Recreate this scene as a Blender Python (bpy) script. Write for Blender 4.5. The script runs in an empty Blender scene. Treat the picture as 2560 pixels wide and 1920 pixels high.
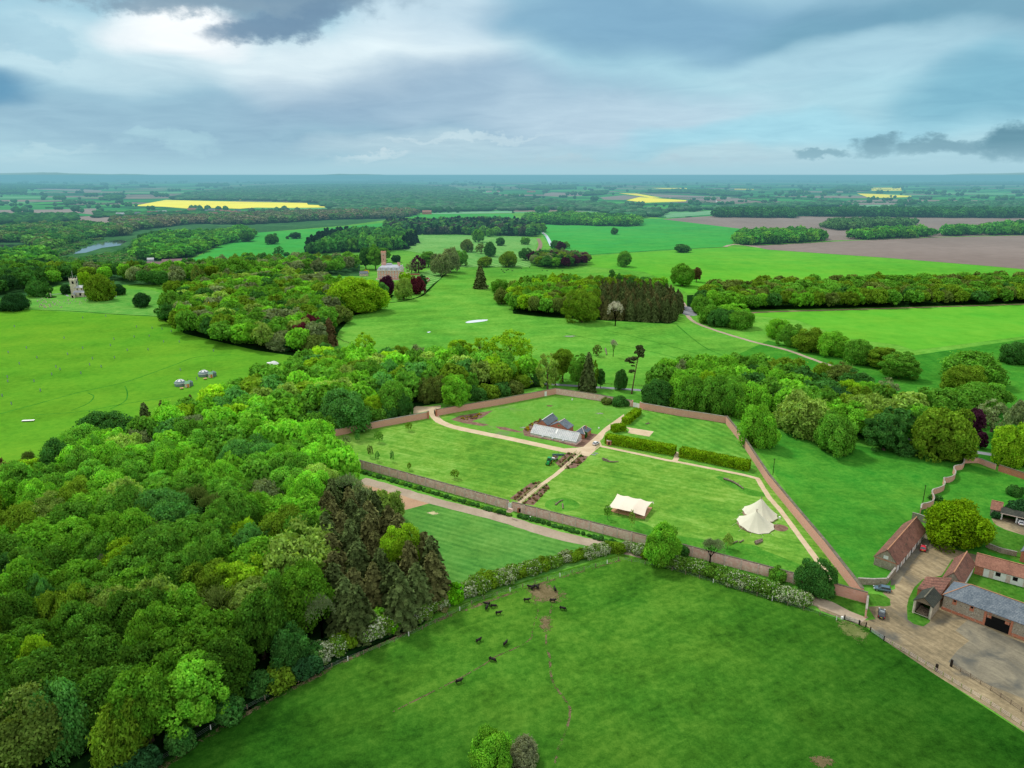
import bpy, math, random
import numpy as np
from mathutils import Vector
PI = math.pi
sc = bpy.context.scene
COL = sc.collection
# ------------------------------------------------------------------ camera
CH = 115.0                      # flying height of the drone, metres
F = 1778.0                      # focal length in pixels of the 2560 px wide photograph
PITCH = math.atan(522.0 / F)
SP, CP = math.sin(PITCH), math.cos(PITCH)
cam_d = bpy.data.cameras.new('camera')
cam = bpy.data.objects.new('camera', cam_d)
COL.objects.link(cam)
cam.location = (0, 0, CH)
cam.rotation_euler = (PI / 2 - PITCH, 0, 0)
cam_d.sensor_width = 36.0
cam_d.lens = F / 2560.0 * 36.0
cam_d.clip_start = 1.0
cam_d.clip_end = 200000.0
sc.camera = cam

def ray(px, py):
    a, b = (px - 1280) / F, (py - 960) / F
    return Vector((a, CP - b * SP, -SP - b * CP))

def P(px, py, z=0.0):           # the place on the plane at height z that the photograph shows at a pixel
    d = ray(px, py)
    t = (z - CH) / d.z
    return Vector((d.x * t, d.y * t, z))

def Hat(py, x, y):              # height above (x, y) shown at picture row py
    b = (py - 960) / F
    t = y / (CP - b * SP)
    return CH + t * (-SP - b * CP)

def pxm(y, z=0.0):              # pixels per metre at distance y
    return F / (y * CP + (CH - z) * SP)

Z = {'A': (800, 900), 'B': (1280, 940), 'C': (1920, 1100), 'D': (1920, 1440), 'E': (0, 560), 'G': (640, 560),
     'I': (1240, 560), 'F': (1920, 660), 'L': (0, 960), 'M': (0, 1440), 'N': (560, 1200), 'O': (1040, 1400),
     'K0': (0, 400), 'K1': (640, 400), 'K2': (1280, 400), 'K3': (1920, 400)}
Z2 = {'g': (1300, 1020, 8.508), 's': (1500, 1200, 11.06), 't': (1800, 1200, 8.295), 'h': (880, 590, 9.217),
      'c': (120, 640, 9.217), 'y': (420, 880, 7.373), 'r': (2300, 1100, 8.508), 'q': (2280, 1560, 7.9)}
def S(k, x, y):                 # survey sheet coordinates -> picture coordinates
    if k in Z:
        a, b = Z[k]
        return (a + x / 3.456, b + y / 3.456)
    a, b, s = Z2[k]
    return (a + x / s, b + y / s)
def W(k, x, y, z=0.0):
    return P(*S(k, x, y), z)
def WL(k, pts):
    return [W(k, *p) for p in pts]
def PL(pts):
    return [P(*p) for p in pts]

# ------------------------------------------------------------------ object helpers
def tag(o, label=None, cat=None, group=None, kind=None):
    if label: o['label'] = label
    if cat: o['category'] = cat
    if group: o['group'] = group
    if kind: o['kind'] = kind
    return o
def thing(name, loc, label, cat, group=None, rotz=0.0):
    o = bpy.data.objects.new(name, None)
    COL.objects.link(o)
    o.location = loc
    o.rotation_euler = (0, 0, rotz)
    o.empty_display_size = 0.5
    return tag(o, label, cat, group)
def root_of(o):
    while o.parent: o = o.parent
    return o
class MB:
    def __init__(s): s.v = []; s.f = []
    def add(s, vs, fs):
        n = len(s.v); s.v += [tuple(v) for v in vs]; s.f += [tuple(i + n for i in f) for f in fs]; return s
    def box(s, c, d, rz=0.0, top=None):
        x, y, z = c; dx, dy, dz = d[0] / 2, d[1] / 2, d[2] / 2
        co, si = math.cos(rz), math.sin(rz); vs = []
        for k, zz in enumerate((-dz, dz)):
            q = 1.0 if (k == 0 or top is None) else top
            for a, b in ((-dx, -dy), (dx, -dy), (dx, dy), (-dx, dy)):
                a *= q; b *= q
                vs.append((x + a * co - b * si, y + a * si + b * co, z + zz))
        return s.add(vs, [(3, 2, 1, 0), (4, 5, 6, 7), (0, 1, 5, 4), (1, 2, 6, 5), (2, 3, 7, 6), (3, 0, 4, 7)])
    def bar(s, a, b, w, h=None):            # box bar between two points
        a, b = Vector(a), Vector(b); h = h or w
        d = (b - a)
        if d.length < 1e-6: return s
        d.normalize()
        up = Vector((0, 0, 1)) if abs(d.z) < 0.95 else Vector((0, 1, 0))
        r = d.cross(up).normalized(); u = r.cross(d)
        vs = []
        for p in (a, b):
            for i, j in ((-1, -1), (1, -1), (1, 1), (-1, 1)):
                vs.append(p + r * (i * w / 2) + u * (j * h / 2))
        return s.add(vs, [(3, 2, 1, 0), (4, 5, 6, 7), (0, 1, 5, 4), (1, 2, 6, 5), (2, 3, 7, 6), (3, 0, 4, 7)])
    def tube(s, a, b, r0, r1=None, n=8, cap=True):
        a, b = Vector(a), Vector(b); r1 = r0 if r1 is None else r1
        d = (b - a).normalized()
        up = Vector((0, 0, 1)) if abs(d.z) < 0.95 else Vector((0, 1, 0))
        r = d.cross(up).normalized(); u = r.cross(d); vs = []
        for p, q in ((a, r0), (b, r1)):
            for i in range(n):
                t = 2 * PI * i / n
                vs.append(p + (r * math.cos(t) + u * math.sin(t)) * q)
        fs = [(i, (i + 1) % n, n + (i + 1) % n, n + i) for i in range(n)]
        if cap: fs += [tuple(range(n - 1, -1, -1)), tuple(range(n, 2 * n))]
        return s.add(vs, fs)
    def poly(s, pts): return s.add(pts, [tuple(range(len(pts)))])
    def prism(s, pts, z0, z1):
        n = len(pts)
        vs = [(p[0], p[1], z0) for p in pts] + [(p[0], p[1], z1) for p in pts]
        return s.add(vs, [tuple(range(n - 1, -1, -1)), tuple(range(n, 2 * n))] + [(i, (i + 1) % n, n + (i + 1) % n, n + i) for i in range(n)])
    def lathe(s, c, prof, n=16, a0=0, a1=2 * PI):
        x, y, z = c; vs = []
        closed = abs(a1 - a0 - 2 * PI) < 1e-6
        m = n if closed else n + 1
        for r, h in prof:
            for i in range(m):
                t = a0 + (a1 - a0) * i / n
                vs.append((x + r * math.cos(t), y + r * math.sin(t), z + h))
        fs = []
        for k in range(len(prof) - 1):
            for i in range(n):
                j = (i + 1) % m
                fs.append((k * m + i, k * m + j, (k + 1) * m + j, (k + 1) * m + i))
        return s.add(vs, fs)
    def build(s, name, mat, parent=None, smooth=False, bevel=0):
        me = bpy.data.meshes.new(name)
        o0 = Vector((0, 0, 0))
        if parent is not None:
            r = root_of(parent)
            if r.rotation_euler.z == 0 and r.get('world_built', 1): o0 = r.location
        me.from_pydata([(v[0] - o0[0], v[1] - o0[1], v[2] - o0[2]) for v in s.v], [], s.f)
        me.materials.append(mat)
        if smooth: me.polygons.foreach_set('use_smooth', [True] * len(me.polygons))
        me.update()
        o = bpy.data.objects.new(name, me)
        COL.objects.link(o)
        if parent is not None: o.parent = parent
        if bevel:
            m = o.modifiers.new('bevel', 'BEVEL'); m.width = bevel; m.segments = 2; m.limit_method = 'ANGLE'
        return o
def copy_tree(o, parent=None):
    c = o.copy(); COL.objects.link(c); c.parent = parent
    for ch in o.children: copy_tree(ch, c)
    return c

def catmull(pts, n=6):
    pts = [Vector(p) for p in pts]; out = []
    q = [pts[0] * 2 - pts[1]] + pts + [pts[-1] * 2 - pts[-2]]
    for i in range(1, len(q) - 2):
        for k in range(n):
            t = k / n
            a, b, c, d = q[i - 1], q[i], q[i + 1], q[i + 2]
            out.append(0.5 * ((2 * b) + (c - a) * t + (2 * a - 5 * b + 4 * c - d) * t * t + (3 * b - a - 3 * c + d) * t ** 3))
    out.append(pts[-1]); return out
def sidev(pts):                 # unit side vectors of a polyline in plan, mitred
    res = []
    for i in range(len(pts)):
        a = pts[max(i - 1, 0)]; b = pts[min(i + 1, len(pts) - 1)]
        d = Vector((b[0] - a[0], b[1] - a[1], 0))
        d = d.normalized() if d.length > 1e-6 else Vector((1, 0, 0))
        n = Vector((-d.y, d.x, 0))
        if 0 < i < len(pts) - 1:
            e = Vector((pts[i][0] - a[0], pts[i][1] - a[1], 0)).normalized()
            ne = Vector((-e.y, e.x, 0)); c = n.dot(ne)
            n = n / max(c, 0.5)
        res.append(n)
    return res
def ribbon(name, pts, w, z, mat, label, smooth=6, wob=0.0, seed=1):
    if smooth: pts = catmull(pts, smooth)
    sv = sidev(pts); m = MB(); vs = []
    rg = random.Random(seed)
    for i, (p, n) in enumerate(zip(pts, sv)):
        ww = w if not isinstance(w, (list, tuple)) else w[0] + (w[1] - w[0]) * i / (len(pts) - 1)
        a = ww / 2 * (1 + rg.uniform(-wob, wob)); b = ww / 2 * (1 + rg.uniform(-wob, wob))
        vs += [(p[0] + n.x * a, p[1] + n.y * a, z), (p[0] - n.x * b, p[1] - n.y * b, z)]
    m.add(vs, [(2 * i, 2 * i + 1, 2 * i + 3, 2 * i + 2) for i in range(len(pts) - 1)])
    o = m.build(name, mat)
    return tag(o, label, kind='structure')
def sheet(name, pts, z, mat, label, smooth=0):
    if smooth:
        q = catmull([Vector(p) for p in pts] + [Vector(pts[0])], smooth)[:-1]; pts = q
    o = MB().poly([(p[0], p[1], z) for p in pts]).build(name, mat)
    me = o.data
    if me.polygons[0].normal.z < 0: me.flip_normals()
    return tag(o, label, kind='structure')
def blob(cx, cy, rx, ry, rot=0, n=26, seed=0, amp=0.18):
    rg = random.Random(seed); ph = [rg.uniform(0, 6.28) for _ in range(4)]
    out = []
    for i in range(n):
        t = 2 * PI * i / n
        k = 1 + amp * (math.sin(2 * t + ph[0]) * .5 + math.sin(3 * t + ph[1]) * .35 + math.sin(5 * t + ph[2]) * .25)
        a, b = rx * k * math.cos(t), ry * k * math.sin(t)
        out.append((cx + a * math.cos(rot) - b * math.sin(rot), cy + a * math.sin(rot) + b * math.cos(rot), 0))
    return out

# ------------------------------------------------------------------ material helpers
def srgb(r, g, b):
    f = lambda c: (c / 255 / 12.92) if c <= 10 else ((c / 255 + 0.055) / 1.055) ** 2.4
    return (f(r), f(g), f(b))
class NT:
    def __init__(s, tree): s.t = tree; s.n = tree.nodes; s.l = tree.links
    def new(s, ty, **kw):
        n = s.n.new(ty)
        for k, v in kw.items(): setattr(n, k, v)
        return n
    def put(s, sock, v):
        if isinstance(v, bpy.types.NodeSocket): s.l.new(v, sock)
        elif v is not None:
            if isinstance(v, (tuple, list)) and len(v) == 3 and len(getattr(sock, 'default_value', (0,) * 3)) == 4: v = (*v, 1)
            sock.default_value = v
    def m(s, op, a, b=None, c=None, clamp=False):
        n = s.new('ShaderNodeMath', operation=op, use_clamp=clamp)
        for i, v in enumerate((a, b, c)):
            if v is not None: s.put(n.inputs[i], v)
        return n.outputs[0]
    def noise(s, vec, scale, detail=3, rough=0.5, dist=0.0):
        n = s.new('ShaderNodeTexNoise')
        s.put(n.inputs['Vector'], vec); n.inputs['Scale'].default_value = scale
        n.inputs['Detail'].default_value = detail; n.inputs['Roughness'].default_value = rough
        n.inputs['Distortion'].default_value = dist
        return n.outputs['Fac']
    def ramp(s, fac, stops):
        n = s.new('ShaderNodeValToRGB'); s.put(n.inputs[0], fac)
        e = n.color_ramp.elements
        while len(e) < len(stops): e.new(0.5)
        for i, (p, c) in enumerate(stops):
            e[i].position = p; e[i].color = (*c, 1) if len(c) == 3 else c
        return n.outputs[0]
    def mix(s, fac, a, b, mode='MIX'):
        n = s.new('ShaderNodeMix', data_type='RGBA', blend_type=mode)
        s.put(n.inputs[0], fac); s.put(n.inputs[6], a); s.put(n.inputs[7], b)
        return n.outputs[2]
    def sm(s, x, a, b):                     # smoothstep
        n = s.new('ShaderNodeMapRange', interpolation_type='SMOOTHSTEP')
        s.put(n.inputs[0], x); s.put(n.inputs[1], a); s.put(n.inputs[2], b)
        return n.outputs[0]
    def scalev(s, vec, v, rotz=0.0):
        if rotz:
            r = s.new('ShaderNodeMapping'); s.put(r.inputs[0], vec); r.inputs['Rotation'].default_value = (0, 0, -rotz); vec = r.outputs[0]
        n = s.new('ShaderNodeMapping'); s.put(n.inputs[0], vec); n.inputs['Scale'].default_value = v
        return n.outputs[0]
def newmat(name):
    m = bpy.data.materials.new(name); m.use_nodes = True
    nt = NT(m.node_tree); m.node_tree.nodes.clear()
    out = nt.new('ShaderNodeOutputMaterial')
    return m, nt, out
def finish(nt, out, col, rough=0.8, spec=0.3, metal=0.0, bump=None, bstr=0.3, bdist=0.05, **kw):
    b = nt.new('ShaderNodeBsdfPrincipled')
    nt.put(b.inputs['Base Color'], col); nt.put(b.inputs['Roughness'], rough)
    b.inputs['Specular IOR Level'].default_value = spec; b.inputs['Metallic'].default_value = metal
    for k, v in kw.items(): nt.put(b.inputs[k.replace('_', ' ')], v)
    if bump is not None:
        n = nt.new('ShaderNodeBump'); n.inputs['Strength'].default_value = bstr; n.inputs['Distance'].default_value = bdist
        nt.put(n.inputs['Height'], bump); nt.l.new(n.outputs[0], b.inputs['Normal'])
    nt.l.new(b.outputs[0], out.inputs[0])
def geo(nt): return nt.new('ShaderNodeNewGeometry').outputs['Position']

def mat_plain(name, c, rough=0.6, spec=0.3, var=0.15, scale=1.5, metal=0.0):
    m, nt, out = newmat(name); v = nt.noise(geo(nt), scale, 4, 0.6)
    c2 = tuple(min(1, x * (1 + var)) for x in c); c1 = tuple(x * (1 - var) for x in c)
    finish(nt, out, nt.ramp(v, [(0.3, c1), (0.7, c2)]), rough, spec, metal)
    return m
def mat_grass(name, dark, mid, light, big=0.012, fine=0.6, stripes=None, streak=None, patch=None, amount=1.0, vignette=None):
    """pasture: clumps at several scales, optional mown stripes (dir, width, strength), streaks and bare patches"""
    m, nt, out = newmat(name); p = geo(nt)
    n1 = nt.noise(p, big, 4, 0.6, 0.6); n2 = nt.noise(p, big * 9, 5, 0.65, 0.3); n3 = nt.noise(p, fine, 5, 0.75)
    n4 = nt.noise(p, 3.2, 3, 0.7)
    v = nt.m('MULTIPLY_ADD', nt.m('SUBTRACT', n1, 0.5), 1.1 * amount, 0.5)
    for n_, k_ in ((n2, 1.0), (n3, 1.25), (n4, 0.7)): v = nt.m('MULTIPLY_ADD', nt.m('SUBTRACT', n_, 0.5), k_ * amount, v)
    if streak:
        a, sc_, st = streak
        q = nt.scalev(p, (sc_ * 0.06, sc_, 1), a)
        s_ = nt.noise(q, 1.0, 4, 0.6, 0.4)
        v = nt.m('MULTIPLY_ADD', nt.m('SUBTRACT', s_, 0.5), st, v)
    if stripes:
        a, wd, st = stripes
        q = nt.scalev(p, (1, 1, 1), a)
        w = nt.new('ShaderNodeTexWave', wave_type='BANDS', bands_direction='Y', wave_profile='SIN')
        nt.put(w.inputs['Vector'], q); w.inputs['Scale'].default_value = 1.0 / wd * 0.314 ; w.inputs['Distortion'].default_value = 1.2
        w.inputs['Detail'].default_value = 2; w.inputs['Detail Scale'].default_value = 0.2
        v = nt.m('MULTIPLY_ADD', nt.m('SUBTRACT', w.outputs['Fac'], 0.5), st, v)
    c = nt.ramp(v, [(0.12, dark), (0.5, mid), (0.88, light)])
    if patch:
        pc, sc_, lo, hi = patch
        k = nt.sm(nt.noise(p, sc_, 5, 0.65, 0.5), lo, hi)
        c = nt.mix(k, c, pc)
    hs = nt.new('ShaderNodeHueSaturation'); nt.put(hs.inputs['Color'], c); nt.put(hs.inputs['Hue'], nt.m('MULTIPLY_ADD', nt.noise(p, big * 4, 4, 0.7), 0.05, 0.475)); c = hs.outputs[0]
    hs.inputs['Saturation'].default_value = 0.93
    if vignette:                                # lens darkening painted into the grass colour, outwards from a centre point
        d = nt.new('ShaderNodeVectorMath', operation='DISTANCE'); nt.put(d.inputs[0], p); d.inputs[1].default_value = vignette[3]
        k = nt.sm(nt.m('MULTIPLY_ADD', n1, 30.0, d.outputs['Value']), vignette[0], vignette[1])
        c = nt.mix(nt.m('MULTIPLY', k, vignette[2]), c, (0.40, 0.53, 0.5), 'MULTIPLY')
    finish(nt, out, c, 1.0, 0.0)
    return m
def mat_ground(name, a, b, c3, sc1=0.08, sc2=1.2, wet=None, ruts=None):
    m, nt, out = newmat(name); p = geo(nt)
    v = nt.m('ADD', nt.m('MULTIPLY', nt.noise(p, sc1, 4, 0.6, 0.5), 0.6), nt.m('MULTIPLY', nt.noise(p, sc2, 5, 0.7), 0.4))
    if ruts is not None: v = nt.m('MULTIPLY_ADD', nt.m('SUBTRACT', nt.noise(nt.scalev(p, (0.08, 0.8, 1), ruts), 1.0, 5, 0.65, 0.9), 0.5), 0.5, v)
    c = nt.ramp(v, [(0.3, a), (0.5, b), (0.72, c3)])
    r = 0.85
    if wet:
        k = nt.sm(nt.noise(p, wet[1], 4, 0.6, 0.8), wet[2], wet[3]); c = nt.mix(k, c, wet[0]); r = nt.m('MULTIPLY_ADD', k, -0.5, 0.85)
    finish(nt, out, c, r, 0.3)
    return m
def mat_patch(name, a, b, c3, sc1, sc2, cover=0.5, radial=True):
    """worn ground whose edge breaks up into the grass round it"""
    m, nt, out = newmat(name); p = geo(nt)
    v = nt.m('ADD', nt.m('MULTIPLY', nt.noise(p, sc1, 4, 0.6, 0.5), 0.5), nt.m('MULTIPLY', nt.noise(p, sc2, 5, 0.7), 0.5))
    c = nt.ramp(v, [(0.3, a), (0.5, b), (0.72, c3)])
    n = nt.m('MULTIPLY_ADD', nt.noise(p, sc1 * 0.5, 3), 0.5, nt.m('MULTIPLY_ADD', nt.noise(p, sc2 * 0.45, 6, 0.72, 0.8), 1.0, -0.25))
    if radial:
        g = nt.new('ShaderNodeTexCoord').outputs['Generated']
        d = nt.new('ShaderNodeVectorMath', operation='DISTANCE'); nt.put(d.inputs[0], nt.scalev(g, (1, 1, 0))); d.inputs[1].default_value = (0.5, 0.5, 0)
        n = nt.m('ADD', n, nt.m('MULTIPLY_ADD', d.outputs['Value'], -1.3, 0.30))
    k = nt.sm(n, cover - 0.09, cover + 0.09)
    b_ = nt.new('ShaderNodeBsdfDiffuse'); nt.put(b_.inputs[0], c); t = nt.new('ShaderNodeBsdfTransparent'); x = nt.new('ShaderNodeMixShader')
    nt.put(x.inputs[0], k); nt.l.new(t.outputs[0], x.inputs[1]); nt.l.new(b_.outputs[0], x.inputs[2]); nt.l.new(x.outputs[0], out.inputs[0])
    return m
def mat_brick(name, c1, c2, lime, mort=(0.42, 0.36, 0.30), lime_amt=0.55, scl=1.0):
    m, nt, out = newmat(name); p = geo(nt)
    sep = nt.new('ShaderNodeSeparateXYZ'); nt.put(sep.inputs[0], p)
    cb = nt.new('ShaderNodeCombineXYZ'); nt.put(cb.inputs[0], nt.m('ADD', sep.outputs[0], sep.outputs[1])); nt.put(cb.inputs[1], sep.outputs[2])
    br = nt.new('ShaderNodeTexBrick'); nt.put(br.inputs['Vector'], cb.outputs[0]); br.inputs['Scale'].default_value = 4.0 * scl
    nt.put(br.inputs['Color1'], c1); nt.put(br.inputs['Color2'], c2); nt.put(br.inputs['Mortar'], mort)
    br.inputs['Mortar Size'].default_value = 0.015; br.inputs['Brick Width'].default_value = 0.9; br.inputs['Row Height'].default_value = 0.3
    k = nt.noise(p, 0.9, 6, 0.75, 0.5); k2 = nt.noise(p, 2.5, 4, 0.6)
    c = nt.mix(nt.m('MULTIPLY', nt.sm(k, lime_amt, lime_amt + 0.22), 0.7), br.outputs[0], lime)
    c = nt.mix(nt.m('MULTIPLY', nt.sm(k2, 0.5, 0.8), 0.22), c, (0.2, 0.14, 0.11))
    finish(nt, out, c, 0.9, 0.1)
    return m
def mat_flint(name):
    m, nt, out = newmat(name); p = geo(nt)
    v = nt.new('ShaderNodeTexVoronoi'); nt.put(v.inputs['Vector'], p); v.inputs['Scale'].default_value = 3.4
    n = nt.noise(v.outputs['Color'], 3.0, 1); k = nt.noise(p, 0.5, 3)
    c = nt.ramp(n, [(0.3, (0.13, 0.12, 0.10)), (0.5, (0.36, 0.33, 0.26)), (0.7, (0.56, 0.53, 0.44))])
    c = nt.mix(nt.sm(v.outputs['Distance'], 0.34, 0.5), c, (0.34, 0.29, 0.22))
    c = nt.mix(nt.m('MULTIPLY', nt.sm(k, 0.5, 0.8), 0.35), c, (0.16, 0.15, 0.1))
    finish(nt, out, c, 0.85, 0.2)
    return m
def mat_tiles(name, a, b, c3, moss=(0.08, 0.09, 0.03), size=3.0, moss_amt=0.62, rot=0.0):
    m, nt, out = newmat(name); p = geo(nt)
    v = nt.new('ShaderNodeTexVoronoi'); nt.put(v.inputs['Vector'], p); v.inputs['Scale'].default_value = size
    n1 = nt.noise(p, 0.35, 5, 0.7, 0.4); n2 = nt.noise(v.outputs['Color'], 2.5, 0)
    w = nt.new('ShaderNodeTexWave', wave_type='BANDS', bands_direction='Z'); nt.put(w.inputs['Vector'], p); w.inputs['Scale'].default_value = 1.3
    w.inputs['Distortion'].default_value = 1.0
    q = nt.m('ADD', nt.m('MULTIPLY', n1, 0.5), nt.m('MULTIPLY', n2, 0.35)); q = nt.m('ADD', q, nt.m('MULTIPLY', w.outputs['Fac'], 0.15))
    c = nt.ramp(q, [(0.32, a), (0.5, b), (0.68, c3)])
    c = nt.mix(nt.m('MULTIPLY', nt.sm(nt.noise(p, 0.9, 5, 0.7), moss_amt, moss_amt + 0.15), 0.8), c, moss)
    finish(nt, out, c, 0.75, 0.25)
    return m
def mat_foliage(name, attr=None, blossom=None, trans=0.28):
    m, nt, out = newmat(name)
    if attr:
        a = nt.new('ShaderNodeAttribute', attribute_name=attr); base = a.outputs['Color']
    else:
        base = nt.new('ShaderNodeObjectInfo').outputs['Color']
    t = nt.new('ShaderNodeAttribute', attribute_name='tone').outputs['Fac']
    p = geo(nt)
    n = nt.noise(p, 0.22, 3, 0.6)
    k = nt.m('MULTIPLY', t, nt.m('MULTIPLY_ADD', n, 0.9, 0.55))
    hs = nt.new('ShaderNodeHueSaturation'); nt.put(hs.inputs['Color'], base); nt.put(hs.inputs['Value'], k)
    nt.put(hs.inputs['Hue'], nt.m('MULTIPLY_ADD', nt.noise(p, 0.5, 2), -0.05, 0.525))
    c = hs.outputs[0]
    if blossom:
        bl = nt.new('ShaderNodeAttribute', attribute_name='blossom').outputs['Fac']
        c = nt.mix(bl, c, blossom)
    d = nt.new('ShaderNodeBsdfDiffuse'); nt.put(d.inputs[0], c)
    tr = nt.new('ShaderNodeBsdfTranslucent')
    nt.put(tr.inputs[0], nt.mix(1.0, c, (1.25, 1.2, 0.5), 'MULTIPLY'))
    ms = nt.new('ShaderNodeMixShader'); ms.inputs[0].default_value = trans
    nt.l.new(d.outputs[0], ms.inputs[1]); nt.l.new(tr.outputs[0], ms.inputs[2]); nt.l.new(ms.outputs[0], out.inputs[0])
    return m
def mat_glass(name, c, rough=0.1):
    m, nt, out = newmat(name)
    finish(nt, out, nt.ramp(nt.noise(geo(nt), 1.1, 4, 0.6), [(0.35, tuple(x * 0.6 for x in c)), (0.65, c)]), rough, 0.8)
    return m
# ------------------------------------------------------------------ light: overcast sky with a bright break, soft sun
SUN_AZ, SUN_EL = math.radians(-38), math.radians(50)
def sk(px, py):
    d = ray(px, py).normalized()
    return math.atan2(d.x, d.y), math.asin(d.z)
wd = bpy.data.worlds.new('World'); sc.world = wd; wd.use_nodes = True
nt = NT(wd.node_tree); nt.n.clear()
wo = nt.new('ShaderNodeOutputWorld'); bg = nt.new('ShaderNodeBackground'); bg.inputs[1].default_value = 0.1
nt.l.new(bg.outputs[0], wo.inputs[0])
sky = nt.new('ShaderNodeTexSky', sky_type='NISHITA'); sky.sun_disc = False
sky.sun_elevation = SUN_EL; sky.sun_rotation = SUN_AZ; sky.altitude = 100; sky.air_density = 1.2; sky.dust_density = 2.5
dv = nt.new('ShaderNodeTexCoord').outputs['Generated']
nv = nt.new('ShaderNodeVectorMath', operation='NORMALIZE'); nt.put(nv.inputs[0], dv); dv = nv.outputs[0]
sx = nt.new('ShaderNodeSeparateXYZ'); nt.put(sx.inputs[0], dv); X, Y, ZZ = sx.outputs
az = nt.m('ARCTAN2', X, Y); el = nt.m('ARCSINE', ZZ)
zc = nt.m('MAXIMUM', nt.m('ADD', ZZ, 0.10), 0.04)
cb = nt.new('ShaderNodeCombineXYZ'); nt.put(cb.inputs[0], nt.m('DIVIDE', X, zc)); nt.put(cb.inputs[1], nt.m('DIVIDE', Y, zc)); cb.inputs[2].default_value = 3.7
cpl = cb.outputs[0]
ve = nt.new('ShaderNodeCombineXYZ'); nt.put(ve.inputs[0], az); nt.put(ve.inputs[1], nt.m('MULTIPLY', el, 1.6)); ve = ve.outputs[0]
v2 = nt.scalev(ve, (1, 1, 1)); v2.node.inputs['Location'].default_value = (5.2, 1.3, 0)
wa = nt.noise(ve, 7.0, 6, 0.62); we = nt.noise(v2, 7.0, 6, 0.62); wsa = nt.noise(ve, 3.2, 2.5, 0.5); wse = nt.noise(v2, 3.2, 2.5, 0.5)
wa2 = nt.noise(ve, 26.0, 5, 0.6); we2 = nt.noise(v2, 26.0, 5, 0.6)
def warp(c, n, n2, k, k2): return nt.m('ADD', nt.m('MULTIPLY_ADD', nt.m('SUBTRACT', n, 0.5), k, c), nt.m('MULTIPLY', nt.m('SUBTRACT', n2, 0.5), k2))
azs, els = warp(az, wsa, wa, 0.34, 0.05), warp(el, wse, we, 0.15, 0.02)          # soft masses
azh, elh = warp(az, wa, wa2, 0.13, 0.05), warp(el, we, we2, 0.07, 0.035)       # cumulus with edges
col = nt.ramp(nt.m('DIVIDE', el, PI / 2), [(0.0, srgb(182, 216, 227)), (0.035, srgb(180, 220, 232)), (0.11, srgb(164, 205, 222)), (0.22, srgb(158, 192, 212)),
                                             (0.30, srgb(165, 190, 204)), (0.42, (0.80, 0.82, 0.84)), (1.0, (1.25, 1.25, 1.22))])
big = nt.noise(cpl, 0.45, 3, 0.5, 0.4)
fade = nt.sm(el, 0.02, 0.16)
col = nt.mix(nt.m('MULTIPLY', nt.sm(big, 0.50, 0.72), nt.m('MULTIPLY', fade, 0.4)), col, srgb(205, 228, 238))
col = nt.mix(nt.m('MULTIPLY', nt.sm(big, 0.50, 0.28), nt.m('MULTIPLY', fade, 0.35)), col, srgb(128, 168, 194))
def cloud(px, py, rx, ry, c, k, soft=True, lo=1.0, hi=0.2, rot=0.0):
    global col
    a0, e0 = sk(px, py); a1, _ = sk(px + rx, py); _, e1 = sk(px, py - ry)
    ra, re = abs(a1 - a0), abs(e1 - e0)
    A, E = (azs, els) if soft else (azh, elh)
    u = nt.m('SUBTRACT', A, a0); v = nt.m('SUBTRACT', E, e0)
    if rot:
        co, si = math.cos(rot), math.sin(rot)
        u, v = nt.m('MULTIPLY_ADD', u, co, nt.m('MULTIPLY', v, si)), nt.m('MULTIPLY_ADD', v, co, nt.m('MULTIPLY', u, -si))
    d = nt.m('ADD', nt.m('POWER', nt.m('ABSOLUTE', nt.m('DIVIDE', u, ra)), 2.0), nt.m('POWER', nt.m('ABSOLUTE', nt.m('DIVIDE', v, re)), 2.0))
    f = nt.m('MULTIPLY', nt.sm(d, lo, hi), k)
    col = nt.mix(f, col, c)
G1, G2 = srgb(112, 150, 180), srgb(104, 152, 184)
cloud(760, 300, 1000, 115, srgb(146, 182, 204), 0.85, lo=1.6, hi=0.0)
cloud(300, 125, 420, 85, srgb(200, 226, 236), 0.7, lo=1.5, hi=0.0)
cloud(920, 150, 420, 90, srgb(228, 243, 249), 0.9, lo=1.6, hi=0.0)
cloud(520, 80, 190, 50, (0.96, 1.0, 1.02), 0.95, lo=1.7, hi=0.1)
cloud(1080, 60, 190, 90, srgb(205, 226, 238), 0.8, lo=1.5, hi=0.0)
cloud(1180, 235, 560, 80, srgb(150, 180, 204), 0.85, lo=1.5, hi=0.0)
cloud(20, 205, 170, 60, srgb(96, 150, 184), 0.9, lo=1.5, hi=0.1)
cloud(60, 95, 150, 55, srgb(160, 200, 218), 0.6, soft=False, lo=1.2, hi=0.3)
cloud(1660, 60, 520, 85, srgb(122, 164, 194), 0.75, lo=1.7, hi=0.0)
cloud(2350, 40, 480, 110, srgb(108, 156, 180), 0.8, lo=1.6, hi=0.0)
cloud(2120, 140, 330, 60, srgb(180, 216, 230), 0.75, lo=1.6, hi=0.0)
cloud(1500, 270, 460, 70, srgb(196, 220, 234), 0.7, lo=1.6, hi=0.0)
cloud(2480, 230, 260, 100, srgb(116, 176, 200), 0.7, lo=1.6, hi=0.0)
cloud(1900, 330, 620, 45, srgb(168, 218, 234), 0.75, lo=1.6, hi=0.0)
cloud(1120, 345, 330, 35, srgb(196, 220, 230), 0.6, lo=1.5, hi=0.0)
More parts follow.
